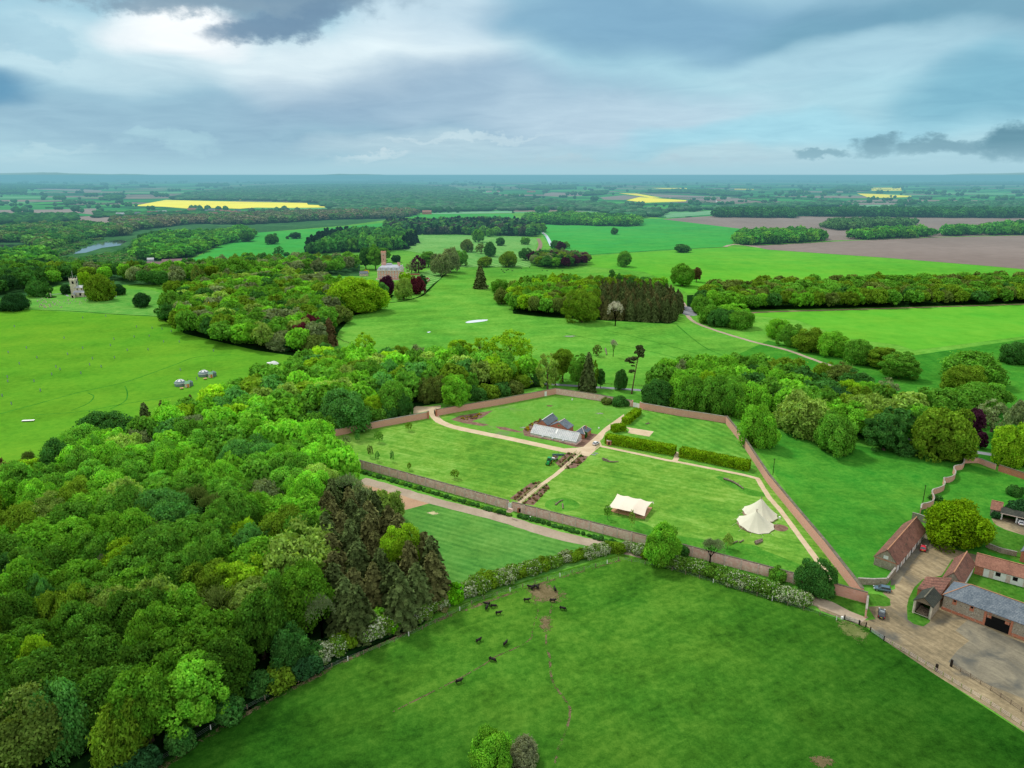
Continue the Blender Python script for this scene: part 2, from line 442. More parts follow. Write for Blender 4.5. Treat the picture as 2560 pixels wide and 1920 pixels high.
# dark cumulus hanging into the bright break, white cumulus on the horizon, grey fragments low on the right
cloud(640, -30, 400, 75, srgb(124, 152, 174), 0.95, soft=False, lo=1.4, hi=0.25)
cloud(700, 62, 170, 46, srgb(112, 142, 168), 0.95, soft=False, lo=1.5, hi=0.15, rot=0.25)
cloud(260, -20, 420, 48, srgb(136, 162, 180), 0.9, soft=False, lo=1.5, hi=0.2)
cloud(940, 390, 90, 9, srgb(216, 232, 238), 0.7, soft=False, lo=2.0, hi=0.0)
cloud(1170, 352, 190, 7, srgb(206, 228, 236), 0.5, soft=False, lo=2.0, hi=0.0)
cloud(100, 380, 110, 12, srgb(196, 226, 234), 0.45, soft=False, lo=2.0, hi=0.0)
cloud(430, 368, 120, 22, srgb(176, 214, 226), 0.6, soft=False, lo=2.0, hi=0.0)
cloud(1250, 425, 1000, 45, srgb(194, 216, 225), 0.7, lo=1.8, hi=0.0)
CG = srgb(126, 166, 182)
cloud(2045, 371, 62, 15, CG, 0.95, soft=False, lo=1.4, hi=0.25)
cloud(2200, 361, 80, 27, CG, 0.95, soft=False, lo=1.4, hi=0.25)
cloud(2350, 378, 110, 27, CG, 0.95, soft=False, lo=1.4, hi=0.25)
cloud(2510, 372, 95, 42, srgb(106, 150, 168), 0.95, soft=False, lo=1.4, hi=0.25)
cloud(1500, 408, 420, 20, srgb(186, 205, 216), 0.6, soft=False, lo=1.4, hi=0.2)
col = nt.mix(nt.sm(el, 0.0, -0.03), col, (0.30, 0.42, 0.40))
tx = nt.noise(cpl, 2.2, 5, 0.6, 0.6)
col = nt.mix(1.0, col, nt.ramp(tx, [(0.25, (0.90, 0.92, 0.94)), (0.75, (1.10, 1.08, 1.06))]), 'MULTIPLY')
bk = nt.new('ShaderNodeHueSaturation'); nt.put(bk.inputs['Color'], col); bk.inputs['Saturation'].default_value = 1.08; col = bk.outputs[0]
col = nt.mix(nt.sm(Y, 0.1, -0.6), col, (1.0, 1.01, 1.0))        # added fill light: unseen sky behind the viewer brightened
ten = nt.mix(1.0, col, (10.2, 10.2, 10.2), 'MULTIPLY')
nt.put(bg.inputs[0], nt.mix(0.96, sky.outputs[0], ten))
wd.cycles.sampling_method = 'MANUAL'; wd.cycles.sample_map_resolution = 512
sd = bpy.data.lights.new('sun', 'SUN'); sd.energy = 2.6; sd.angle = math.radians(9); sd.color = (1.0, 0.96, 0.88)
so = bpy.data.objects.new('sun', sd); COL.objects.link(so)
so.rotation_euler = Vector((math.sin(SUN_AZ) * math.cos(SUN_EL), math.cos(SUN_AZ) * math.cos(SUN_EL), math.sin(SUN_EL))).to_track_quat('Z', 'Y').to_euler()
so.location = (-200, 200, 400)
sc.view_settings.view_transform = 'Standard'; sc.view_settings.look = 'None'; sc.view_settings.exposure = 0; sc.view_settings.gamma = 1
sc.render.engine = 'CYCLES'
cy = sc.cycles
cy.max_bounces = 5; cy.diffuse_bounces = 2; cy.glossy_bounces = 2; cy.transmission_bounces = 2; cy.transparent_max_bounces = 8; cy.volume_bounces = 0
cy.use_denoising = True
cy.use_adaptive_sampling = True; cy.adaptive_threshold = 0.02
cy.sample_clamp_indirect = 4
# haze: one bank of humid air over the whole plain
m_haze, nt, out = newmat('haze')
SIG = 1.6e-4
va = nt.new('ShaderNodeVolumeAbsorption'); va.inputs[0].default_value = (0, 0, 0, 1); va.inputs[1].default_value = SIG
em = nt.new('ShaderNodeEmission'); em.inputs[0].default_value = (*srgb(114, 174, 190), 1); em.inputs[1].default_value = SIG
ad = nt.new('ShaderNodeAddShader'); nt.l.new(va.outputs[0], ad.inputs[0]); nt.l.new(em.outputs[0], ad.inputs[1]); nt.l.new(ad.outputs[0], out.inputs[1])
m_far, nt, out = newmat('far_haze')
va = nt.new('ShaderNodeVolumeAbsorption'); va.inputs[0].default_value = (0, 0, 0, 1); va.inputs[1].default_value = 6e-5
em = nt.new('ShaderNodeEmission'); em.inputs[0].default_value = (*srgb(168, 208, 221), 1); em.inputs[1].default_value = 6e-5
ad = nt.new('ShaderNodeAddShader'); nt.l.new(va.outputs[0], ad.inputs[0]); nt.l.new(em.outputs[0], ad.inputs[1]); nt.l.new(ad.outputs[0], out.inputs[1])
tag(MB().box((0, 41500, 255), (160000, 65000, 550)).build('haze', m_far), 'pale haze in front of the horizon', kind='structure')
tag(MB().box((0, 38300, 40), (150000, 75000, 154)).build('haze', m_haze), 'thin blue haze over the distant plain', kind='structure')

# ------------------------------------------------------------------ materials of the land
gd = dict
M = {}
M['park'] = mat_grass('park_grass', (0.045, 0.20, 0.008), (0.085, 0.31, 0.014), (0.15, 0.40, 0.03), 0.006, 0.35, streak=(0.3, 0.12, 0.5))
cd_ = W('O', 560, 920) - W('O', 0, 1130); CDIR = math.atan2(cd_.y, cd_.x)
M['cow'] = mat_grass('pasture', (0.016, 0.080, 0.002), (0.042, 0.165, 0.003), (0.095, 0.25, 0.010), 0.008, 0.5, streak=(CDIR, 0.5, 0.5), amount=1.05, vignette=(45, 115, 1.0, (15, 175, 0)))
cd_ = W('A', 2212, 1530) - W('A', 985, 1228); PDIR = math.atan2(cd_.y, cd_.x)
M['paddock'] = mat_grass('paddock_grass', (0.040, 0.17, 0.018), (0.075, 0.25, 0.026), (0.125, 0.32, 0.045), 0.012, 0.5, stripes=(PDIR, 2.6, 0.2), streak=(PDIR, 0.5, 0.8))
M['lawn'] = mat_grass('garden_grass', (0.055, 0.20, 0.008), (0.115, 0.30, 0.015), (0.215, 0.41, 0.05), 0.02, 0.55, streak=(PDIR, 0.45, 1.0))
M['lawn_n'] = mat_grass('garden_lawn', (0.06, 0.23, 0.010), (0.10, 0.30, 0.018), (0.15, 0.36, 0.04), 0.02, 0.5, patch=((0.16, 0.22, 0.09), 0.05, 0.56, 0.72))
M['striped'] = mat_grass('striped_lawn', (0.05, 0.21, 0.010), (0.095, 0.31, 0.018), (0.17, 0.40, 0.045), 0.02, 0.5, stripes=(-1.1, 4.5, 0.22))
M['longgrass'] = mat_grass('long_grass', (0.025, 0.15, 0.004), (0.055, 0.235, 0.008), (0.12, 0.34, 0.02), 0.05, 1.2)
M['west'] = mat_grass('west_meadow', (0.048, 0.20, 0.0), (0.090, 0.295, 0.0), (0.14, 0.35, 0.0), 0.004, 0.3, streak=(0.35, 0.05, 0.5), amount=0.8)
M['church'] = mat_grass('church_lawn', (0.04, 0.22, 0.015), (0.075, 0.30, 0.025), (0.17, 0.38, 0.055), 0.01, 0.2, stripes=(0.05, 7, 0.5))
M['hall_lawn'] = mat_grass('hall_lawn', (0.06, 0.25, 0.03), (0.11, 0.33, 0.05), (0.20, 0.43, 0.10), 0.01, 0.2, stripes=(1.1, 9, 0.55))
M['emerald'] = mat_grass('winter_wheat', (0.020, 0.24, 0.020), (0.032, 0.32, 0.028), (0.05, 0.37, 0.036), 0.004, 0.1, streak=(0.2, 0.03, 0.3), amount=0.8)
M['bright'] = mat_grass('spring_barley', (0.050, 0.28, 0.003), (0.085, 0.36, 0.005), (0.12, 0.41, 0.010), 0.004, 0.1, streak=(0.05, 0.03, 0.3), amount=0.8)
M['darkgrass'] = mat_grass('rough_grass', (0.014, 0.12, 0.004), (0.030, 0.205, 0.006), (0.075, 0.30, 0.012), 0.012, 0.5, amount=0.9)
M['yardgrass'] = mat_grass('yard_grass', (0.020, 0.10, 0.004), (0.045, 0.17, 0.006), (0.08, 0.22, 0.015), 0.05, 0.9, patch=((0.13, 0.12, 0.05), 0.12, 0.6, 0.75))
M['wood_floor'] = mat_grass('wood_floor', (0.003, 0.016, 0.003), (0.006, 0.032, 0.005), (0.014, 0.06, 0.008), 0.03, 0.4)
M['plough'] = mat_ground('plough', (0.15, 0.105, 0.085), (0.20, 0.15, 0.125), (0.27, 0.21, 0.18), 0.004, 0.05)
M['rape'] = mat_ground('rape', (0.72, 0.64, 0.0), (0.86, 0.76, 0.0), (0.92, 0.84, 0.02), 0.004, 0.03)
M['sand'] = mat_ground('gravel_path', (0.44, 0.33, 0.20), (0.56, 0.44, 0.29), (0.66, 0.54, 0.38), 0.25, 2.5)
M['track'] = mat_ground('track', (0.26, 0.20, 0.14), (0.36, 0.29, 0.21), (0.47, 0.39, 0.29), 0.12, 1.2)
M['earth'] = mat_ground('bare_earth', (0.33, 0.20, 0.12), (0.43, 0.27, 0.16), (0.50, 0.33, 0.21), 0.1, 1.2)
cd_ = W('D', 2212, 1240) - W('D', 1100, 560); LDIR = math.atan2(cd_.y, cd_.x)
M['yard'] = mat_ground('yard', (0.10, 0.085, 0.05), (0.235, 0.185, 0.105), (0.41, 0.33, 0.195), 0.07, 0.9, wet=((0.09, 0.085, 0.065), 0.08, 0.5, 0.72), ruts=LDIR)
M['concrete'] = mat_ground('concrete', (0.11, 0.10, 0.07), (0.19, 0.17, 0.12), (0.28, 0.25, 0.17), 0.12, 1.6, wet=((0.085, 0.085, 0.07), 0.11, 0.44, 0.72), ruts=LDIR)
M['soil'] = mat_ground('soil', (0.09, 0.045, 0.03), (0.17, 0.095, 0.065), (0.34, 0.22, 0.14), 0.5, 2.2)
M['mud'] = mat_ground('mud', (0.13, 0.085, 0.05), (0.22, 0.15, 0.09), (0.32, 0.24, 0.15), 0.3, 2.0)
M['mudp'] = mat_patch('worn_mud', (0.075, 0.065, 0.025), (0.15, 0.12, 0.06), (0.28, 0.22, 0.13), 0.3, 2.0, 0.50)
M['muds'] = mat_patch('worn_strip', (0.06, 0.06, 0.025), (0.14, 0.11, 0.06), (0.24, 0.18, 0.12), 0.3, 1.6, 0.52, False)
M['greyp'] = mat_patch('washed_patch', (0.17, 0.22, 0.12), (0.24, 0.28, 0.20), (0.36, 0.38, 0.34), 0.3, 1.6, 0.62)
M['straw'] = mat_patch('straw_patch', (0.32, 0.33, 0.13), (0.5, 0.45, 0.25), (0.6, 0.55, 0.36), 0.3, 2, 0.60)
M['tarmac'] = mat_ground('tarmac', (0.17, 0.18, 0.20), (0.23, 0.24, 0.27), (0.30, 0.31, 0.33), 0.1, 1.0)
M['pale_field'] = mat_grass('pale_crop', (0.10, 0.30, 0.12), (0.15, 0.36, 0.17), (0.20, 0.42, 0.22), 0.003, 0.1)
m, nt, out = newmat('water'); M['water'] = m
finish(nt, out, (0.03, 0.045, 0.045), 0.06, 0.9, bump=nt.noise(geo(nt), 0.6, 3), bstr=0.06, bdist=0.1)
m, nt, out = newmat('pond_water'); M['pondw'] = m
finish(nt, out, (0.75, 0.80, 0.82), 0.15, 0.9)
# far patchwork of fields with hedge lines
m, nt, out = newmat('far_fields'); M['far'] = m
p = geo(nt)
q = nt.scalev(p, (0.55, 1.0, 1), 0.06)
nz = nt.new('ShaderNodeTexNoise'); nt.put(nz.inputs['Vector'], p); nz.inputs['Scale'].default_value = 0.0011; nz.inputs['Detail'].default_value = 2
mx = nt.new('ShaderNodeVectorMath', operation='MULTIPLY_ADD'); nt.put(mx.inputs[0], nz.outputs['Color']); mx.inputs[1].default_value = (300, 300, 0); nt.put(mx.inputs[2], q)
vo = nt.new('ShaderNodeTexVoronoi', distance='MANHATTAN'); nt.put(vo.inputs['Vector'], mx.outputs[0]); vo.inputs['Scale'].default_value = 0.0034
sp_ = nt.new('ShaderNodeSeparateColor'); nt.put(sp_.inputs[0], vo.outputs['Color'])
fc = nt.new('ShaderNodeValToRGB'); fc.color_ramp.interpolation = 'CONSTANT'; nt.put(fc.inputs[0], sp_.outputs[0])
cols = [(0.03, 0.17, 0.035), (0.05, 0.24, 0.04), (0.02, 0.10, 0.03), (0.19, 0.15, 0.12), (0.04, 0.20, 0.04), (0.10, 0.27, 0.10), (0.025, 0.13, 0.03), (0.06, 0.26, 0.05), (0.16, 0.13, 0.11), (0.03, 0.18, 0.045)]
e = fc.color_ramp.elements
while len(e) < len(cols): e.new(0.5)
for i, c in enumerate(cols): e[i].position = i / len(cols); e[i].color = (*[x * 1.25 for x in c], 1)
fine = nt.noise(p, 0.01, 4, 0.6)
c = nt.mix(1.0, fc.outputs[0], nt.ramp(fine, [(0.3, (0.8, 0.8, 0.8)), (0.7, (1.15, 1.15, 1.15))]), 'MULTIPLY')
vd = nt.new('ShaderNodeTexVoronoi', distance='MANHATTAN', feature='F2'); nt.put(vd.inputs['Vector'], mx.outputs[0]); vd.inputs['Scale'].default_value = 0.0034
gap = nt.m('SUBTRACT', vd.outputs['Distance'], vo.outputs['Distance'])
c = nt.mix(nt.sm(gap, 0.05, 0.03), c, (0.012, 0.045, 0.015))
wn = nt.noise(p, 0.00045, 5, 0.6, 0.5)
c = nt.mix(nt.sm(wn, 0.61, 0.63), c, (0.02, 0.085, 0.03))
finish(nt, out, c, 0.95, 0.0)

m, nt, out = newmat('hills'); M['hills'] = m  # bluish tone of distant haze painted into the hill colours
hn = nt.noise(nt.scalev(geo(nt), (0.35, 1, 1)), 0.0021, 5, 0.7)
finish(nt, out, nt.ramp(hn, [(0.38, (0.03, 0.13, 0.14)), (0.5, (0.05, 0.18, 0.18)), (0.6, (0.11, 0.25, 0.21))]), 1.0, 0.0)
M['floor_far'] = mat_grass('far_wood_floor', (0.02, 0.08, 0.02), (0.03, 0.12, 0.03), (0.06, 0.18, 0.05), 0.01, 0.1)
M['tramp'] = mat_patch('trampled_grass', (0.06, 0.11, 0.02), (0.13, 0.16, 0.05), (0.25, 0.24, 0.11), 0.2, 1.2, 0.55)
# ------------------------------------------------------------------ the land
ground = sheet('ground', [(-70000, -300, 0), (70000, -300, 0), (70000, 75000, 0), (-70000, 75000, 0)], -0.02, M['park'], 'green pasture of the park and the plain')
def st(name, k, pts, z, mat, label, smooth=0):
    return sheet(name, [W(k, *p) for p in pts] if k else PL(pts), z, M[mat], label, smooth)
st('far_fields', None, [(-900, 640), (0, 575), (200, 562), (430, 560), (640, 572), (860, 556), (1040, 533), (1280, 533), (1560, 530), (1656, 546), (2045, 539), (2560, 543), (3400, 560), (4000, 440.5), (-1500, 440.5)], 0.06, 'far', 'patchwork of distant fields and hedges')
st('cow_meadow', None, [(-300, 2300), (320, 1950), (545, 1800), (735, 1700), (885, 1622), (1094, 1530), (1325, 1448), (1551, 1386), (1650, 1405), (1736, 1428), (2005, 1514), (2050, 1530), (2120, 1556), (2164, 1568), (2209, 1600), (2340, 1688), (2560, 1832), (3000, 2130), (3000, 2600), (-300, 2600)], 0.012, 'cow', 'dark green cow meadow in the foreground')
st('paddock', None, [(960, 1330), (1005, 1276), (1086, 1257), (1270, 1311), (1530, 1377), (1480, 1400), (1320, 1450), (1110, 1520), (1060, 1520)], 0.016, 'paddock', 'mown paddock between the track and the hawthorn hedge')
st('garden_lawn', None, [(700, 1118), (824, 1092), (1072, 1043), (1389, 984), (1590, 1018), (1815, 1057), (1920, 1205), (2134, 1475), (2160, 1500), (1920, 1436), (1618, 1360), (1440, 1310), (1130, 1228), (827, 1146)], 0.004, 'lawn', 'lawn inside the walled garden')
st('garden_lawn', None, [(1100, 1046), (1388, 985), (1588, 1017), (1470, 1105), (1440, 1122), (1300, 1098), (1180, 1072)], 0.008, 'lawn_n', 'patchy lawn in the north quarter of the walled garden')
st('garden_lawn', None, [(1604, 1021), (1815, 1058), (1852, 1108), (1905, 1185), (1893, 1193), (1690, 1150), (1520, 1106), (1560, 1060)], 0.008, 'striped', 'striped lawn behind the clipped hedges')
st('long_grass', 'B', [(590, 1225), (620, 1205), (760, 1200), (1000, 1230), (1180, 1290), (1240, 1340), (1160, 1395), (980, 1350), (780, 1290)], 0.008, 'longgrass', 'long dark grass inside the garden wall by the stretch tent', 4)
st('long_grass', 'B', [(1330, 1370), (1500, 1390), (1800, 1430), (2080, 1460), (2212, 1520), (2500, 1640), (2300, 1680), (1900, 1580), (1560, 1500), (1400, 1430)], 0.008, 'longgrass', 'long dark grass by the log pile', 4)
st('long_grass', 'B', [(1750, 870), (1830, 870), (2000, 960), (2180, 1010), (2190, 1040), (2050, 1030), (1900, 960)], 0.012, 'longgrass', 'long grass around the curved fallen trunk', 4)
st('west_meadow', None, [(-700, 900), (-60, 782), (67, 774), (289, 787), (405, 793), (463, 820), (550, 849), (640, 872), (760, 893), (740, 930), (640, 985), (450, 1090), (250, 1150), (0, 1260), (-400, 1400), (-900, 1300)], 0.016, 'west', 'yellow green west meadow with the yurts')
st('churchyard', None, [(-60, 780), (-60, 760), (66, 745), (120, 735), (280, 722), (380, 725), (434, 745), (400, 780), (405, 791), (289, 785), (67, 772)], 0.02, 'church', 'churchyard and striped church lawn')
st('east_meadow', None, [(1850, 1060), (2000, 1090), (2244, 1130), (2420, 1160), (2560, 1200), (2800, 1260), (2800, 1480), (2560, 1450), (2300, 1300), (2330, 1345), (2235, 1430), (2216, 1465), (2148, 1466), (2080, 1390)], 0.012, 'darkgrass', 'dark green meadow between the garden wall and the wavy wall')
st('north_park', 'F', [(0, 660), (500, 780), (900, 860), (1250, 790), (2212, 650), (3000, 560), (3000, 1900), (2212, 1750), (1500, 1640), (700, 1500), (0, 1420), (-400, 1300), (-300, 800)], 0.010, 'darkgrass', 'dark green park with scattered trees')
st('emerald_field', None, [(1335, 560.6), (1598, 566), (1601, 547), (1656, 547), (1859, 573), (1835, 590), (1833, 608), (1812, 617), (1569, 631.5), (1459, 639), (1378, 620), (1352, 582)], 0.10, 'emerald', 'emerald wheat field with single trees')
st('emerald_field', None, [(400, 665), (480, 648), (540, 620), (560, 595), (640, 582), (860, 567), (1000, 553), (1040, 536), (1110, 535), (1280, 535), (1302, 552), (1160, 553), (975, 563), (960, 572), (900, 600), (770, 612), (762, 640), (700, 652), (640, 655), (520, 672)], 0.10, 'emerald', 'long emerald park slope behind the hall')
st('bright_field', None, [(1450, 644), (1569, 633), (1812, 618.5), (1890, 618), (1920, 625), (2209, 645), (2470, 666), (2560, 674), (2900, 700), (2900, 712), (2560, 706), (2200, 710), (1900, 718), (1720, 735), (1660, 700), (1610, 680), (1472, 666)], 0.08, 'bright', 'bright green barley field behind the tree belt')
st('bright_field', None, [(1850, 786), (1920, 781.5), (2209, 773), (2560, 761), (3100, 748), (3100, 800), (2560, 841), (2285, 876), (2244, 862), (2122, 847), (1990, 800)], 0.04, 'bright', 'bright green field in front of the tree belt')
st('ploughed_field', None, [(1860, 612), (1920, 613), (2122, 602), (2325, 594), (2560, 588.5), (2950, 583), (2950, 712), (2560, 673), (2470, 665), (2209, 644), (1920, 624)], 0.12, 'plough', 'brown ploughed field on the right')
st('ploughed_field', None, [(1656, 548), (1778, 540), (2045, 540), (2560, 545), (2900, 548), (2900, 583), (2560, 587), (2325, 593), (2120, 600.5), (1990, 604), (1859, 573)], 0.14, 'plough', 'brown ploughed field dotted with copses')
st('ploughed_field', None, [(71, 565), (194, 542), (252, 539), (344, 542), (341, 553), (266, 562), (214, 568), (116, 566)], 0.2, 'plough', 'mauve brown ploughed field beyond the river wood')
st('ploughed_field', None, [(-300, 530), (0, 525), (120, 524), (240, 521), (245, 538), (180, 531), (0, 534), (-300, 545)], 0.2, 'plough', 'strip of ploughed land at the left edge')
st('ploughed_field', None, [(1605, 484), (1850, 494), (1880, 503), (1800, 505), (1660, 494)], 0.3, 'plough', 'grey brown strip beyond the yellow fields')
st('ploughed_field', None, [(1500, 494), (1560, 488), (1610, 492), (1560, 500), (1510, 499)], 0.3, 'plough', 'small brown field beside the yellow field')
st('ploughed_field', None, [(1361, 484), (1380, 481), (1455, 483), (1455, 490), (1400, 492), (1360, 490)], 0.3, 'plough', 'pinkish ploughed field in the distance')
st('ploughed_field', None, [(2086, 505), (2120, 502), (2300, 501), (2290, 511), (2120, 512)], 0.3, 'plough', 'brown field before the far right wood')
st('ploughed_field', None, [(60, 469), (150, 470), (255, 476), (250, 480), (100, 474)], 0.5, 'plough', 'thin brown field far on the left')
st('rape_field', None, [(333, 515), (414, 500), (640, 505.5), (767, 507.6), (770, 512), (828, 514), (825, 518.6), (727, 520), (640, 519), (600, 522), (530, 520), (486, 523), (410, 517)], 0.4, 'rape', 'large yellow rapeseed field above the village')
st('rape_field', None, [(476, 492.6), (625, 499), (607, 501), (477, 497)], 0.4, 'rape', 'narrow yellow rapeseed strip behind the large one')
st('rape_field', None, [(1566, 501), (1598, 493), (1717, 500.7), (1714, 503.6), (1613, 507)], 0.5, 'rape', 'yellow rapeseed field in the middle distance')
st('rape_field', None, [(1546, 483), (1592, 484), (1650, 494), (1627, 495), (1598, 490)], 0.5, 'rape', 'slanting yellow rapeseed strip')
st('rape_field', None, [(1627, 470), (1717, 470.3), (1717, 474), (1656, 472.5)], 0.8, 'rape', 'thin yellow rapeseed strip near the horizon')
st('rape_field', None, [(1836, 472.3), (1884, 472.8), (1884, 474.3), (1836, 474)], 0.8, 'rape', 'tiny yellow rapeseed strip near the horizon')
st('rape_field', None, [(2173, 469.4), (2253, 469.4), (2254, 477), (2180, 477)], 0.8, 'rape', 'yellow rapeseed square far on the right')
st('rape_field', None, [(2143, 484), (2186, 485), (2279, 490), (2276, 493), (2175, 495.5)], 0.8, 'rape', 'yellow rapeseed wedge far on the right')
st('pale_field', None, [(1420, 524), (1500, 521), (1528, 530), (1530, 532), (1440, 528)], 0.4, 'pale_field', 'pale green field behind the long copse')
st('pale_field', None, [(1659, 536), (1778, 527), (1776, 537), (1667, 545)], 0.4, 'pale_field', 'pale green field before the ploughed land')
st('pale_field', None, [(1070, 534), (1160, 529), (1280, 528), (1280, 533), (1080, 535.5)], 0.4, 'pale_field', 'pale green strip beside the red barn')
st('pale_field', None, [(2100, 515), (2180, 512), (2265, 512), (2250, 519), (2110, 519)], 0.4, 'pale_field', 'pale green field behind the right tree belt')
st('hall_lawn', None, [(1039, 588), (1155, 588), (1300, 590), (1344, 598), (1340, 620), (1330, 650), (1325, 668), (1240, 668), (1140, 668), (1090, 640), (990, 622), (1010, 600)], 0.09, 'hall_lawn', 'pale striped lawn behind the hall')
st('hall_lawn', None, [(1030, 700), (1050, 682), (1085, 672), (1104, 680), (1102, 696), (1076, 715), (1062, 733), (1035, 725)], 0.06, 'hall_lawn', 'striped lawn beside the hall')
st('hall_forecourt', None, [(940, 699), (940, 696), (1006, 694), (1012, 682), (1024, 681), (1018, 699), (960, 702)], 0.08, 'track', 'gravel forecourt around the hall')
# floors of the woods
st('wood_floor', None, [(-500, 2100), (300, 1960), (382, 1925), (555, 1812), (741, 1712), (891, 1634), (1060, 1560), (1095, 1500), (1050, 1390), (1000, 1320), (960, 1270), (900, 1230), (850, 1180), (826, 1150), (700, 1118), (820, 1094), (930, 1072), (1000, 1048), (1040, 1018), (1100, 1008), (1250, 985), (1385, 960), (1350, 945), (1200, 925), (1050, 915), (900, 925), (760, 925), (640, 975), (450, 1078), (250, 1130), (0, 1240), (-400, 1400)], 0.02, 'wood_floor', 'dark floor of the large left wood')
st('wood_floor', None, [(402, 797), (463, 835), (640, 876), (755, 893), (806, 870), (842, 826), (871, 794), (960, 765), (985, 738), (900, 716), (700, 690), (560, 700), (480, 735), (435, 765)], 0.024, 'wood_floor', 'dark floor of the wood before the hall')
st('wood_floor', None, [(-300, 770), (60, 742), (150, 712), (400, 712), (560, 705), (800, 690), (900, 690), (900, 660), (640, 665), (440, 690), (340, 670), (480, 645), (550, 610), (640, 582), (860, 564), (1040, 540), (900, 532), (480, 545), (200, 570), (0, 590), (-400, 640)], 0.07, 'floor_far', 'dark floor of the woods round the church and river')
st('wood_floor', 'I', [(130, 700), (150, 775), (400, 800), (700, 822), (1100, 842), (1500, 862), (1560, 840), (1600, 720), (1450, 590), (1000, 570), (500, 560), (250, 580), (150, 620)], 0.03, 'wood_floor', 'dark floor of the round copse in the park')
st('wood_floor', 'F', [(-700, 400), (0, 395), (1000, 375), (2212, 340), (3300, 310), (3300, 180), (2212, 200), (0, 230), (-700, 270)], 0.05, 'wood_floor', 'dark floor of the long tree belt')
st('river', None, [(176, 636), (205, 622), (250, 606), (300, 600), (318, 603), (300, 614), (255, 620), (215, 632)], 0.3, 'water', 'curving lake among the river woods')
st('river', None, [(-200, 620), (-60, 612), (52, 612), (48, 624), (0, 632), (-40, 640), (-200, 640)], 0.3, 'water', 'still water at the left edge')
st('pond', None, [(-60, 700), (6, 704), (5, 716), (-60, 722)], 0.3, 'water', 'water at the far left edge')
st('pond', 'G', [(1808, 850), (1840, 838), (1920, 828), (2000, 826), (1985, 838), (1900, 850), (1830, 856)], 0.06, 'pondw', 'long bright pool in the park', 3)
st('pond', 'G', [(1475, 935), (1500, 929), (1512, 932), (1490, 940)], 0.06, 'pondw', 'small bright pool in the park')
# tracks, paths, yard
ribbon('garden_path', WL('A', [(985, 478), (1020, 520), (1080, 552), (1180, 585), (1400, 632), (1700, 692), (2000, 758), (2200, 800)]), 4.2, 0.02, M['sand'], 'curved gravel path from the west gate to the glasshouse', 6, 0.07)
st('garden_path', 'A', [(730, 478), (830, 400), (930, 402), (1045, 393), (1042, 415), (1010, 425), (1015, 455), (1020, 500), (960, 500), (943, 470), (938, 440), (830, 462)], 0.024, 'sand', 'gravel turning area outside the west gate')
st('garden_path', 'g', [(1050, 855), (1190, 850), (1350, 825), (1600, 610), (1790, 430), (2212, 130), (2212, 200), (2330, 110), (2560, -80), (2700, -170), (2790, -140), (2600, 40), (2350, 220), (2212, 290), (1960, 430), (1820, 520), (1760, 650), (1700, 700), (1740, 790), (1710, 820), (1630, 880), (1460, 1030), (1310, 1005), (1240, 985), (1150, 955), (1020, 925), (850, 885), (960, 860)], 0.028, 'sand', 'gravel crossing and path to the north gate')
ribbon('garden_path', WL('g', [(1230, 975), (1090, 1120), (830, 1360), (440, 1650)]) + [W('B', 60, 1098)], 1.9, 0.032, M['sand'], 'narrow gravel path to the south door', 4, 0.1)
ribbon('garden_path', WL('B', [(760, 605), (1000, 655), (1340, 727), (1410, 738), (1700, 795), (2000, 855), (2130, 890)]), 2.0, 0.036, M['sand'], 'gravel path in front of the clipped hedges', 4, 0.1)
ribbon('garden_path', WL('B', [(2120, 885), (2170, 970), (2230, 1060)]) + WL('C', [(120, 625), (300, 870), (440, 1060), (560, 1215), (610, 1270), (730, 1305)]), 2.0, 0.040, M['sand'], 'gravel path along the east wall', 4, 0.1)
ribbon('garden_path', WL('B', [(1400, 740), (1425, 700), (1412, 655)]), 2.2, 0.044, M['sand'], 'short gravel path between the two hedges', 2)
st('sand_square', 'B', [(985, 440), (1225, 480), (1185, 524), (1000, 492), (1015, 465)], 0.02, 'sand', 'square of sand behind the hedge')
ribbon('track', [P(903, 1200), P(960, 1216), P(1082, 1252), P(1257, 1297), P(1375, 1333), P(1500, 1362), P(1600, 1384), P(1760, 1419), P(1960, 1478)] + WL('C', [(440, 1400), (660, 1480), (830, 1560)]), 5.2, 0.028, M['track'], 'gravel track outside the garden wall', wob=0.1)
st('bare_earth', 'A', [(370, 1045), (600, 1120), (760, 1180), (985, 1228), (850, 1265), (700, 1305), (560, 1300), (350, 1150)], 0.02, 'earth', 'patch of raked bare earth by the track')
ribbon('garden_path', WL('A', [(1660, 1285), (1590, 1345)]), 2.2, 0.034, M['track'], 'short path from the south door to the track', 0)
YD = [(2020, 1490), (2060, 1502), (2110, 1522), (2166, 1551), (2189, 1548), (2169, 1517), (2215, 1514), (2227, 1500), (2206, 1482), (2238, 1473), (2236, 1447), (2236, 1432), (2311, 1334), (2337, 1331), (2354, 1353), (2394, 1376), (2560, 1416), (2900, 1500), (2900, 2060), (2560, 1829), (2488, 1780), (2340, 1688), (2209, 1600), (2172, 1570), (2110, 1549), (2050, 1526)]
sheet('farmyard', PL(YD), 0.02, M['yard'], 'sandy farmyard and lane between the barns')
st('lawn_island', 'C', [(1590, 1030), (1540, 1110), (1500, 1170), (1420, 1190), (1340, 1200), (1262, 1275), (1215, 1370), (1200, 1440), (1205, 1550), (1260, 1590), (1340, 1612), (1395, 1575), (1410, 1520), (1460, 1400), (1640, 1300), (1700, 1060)], 0.03, 'yardgrass', 'grass verge beside the open shed')
st('courtyard', 'C', [(1700, 1245), (1770, 1110), (1800, 1100), (2212, 1240), (2800, 1430), (2800, 1600), (2212, 1420)], 0.03, 'yardgrass', 'grass courtyard between the stables')
st('verge', 'C', [(860, 1325), (960, 1335), (1050, 1370), (1060, 1430), (1010, 1440), (880, 1425)], 0.03, 'yardgrass', 'small verge between the parked cars')
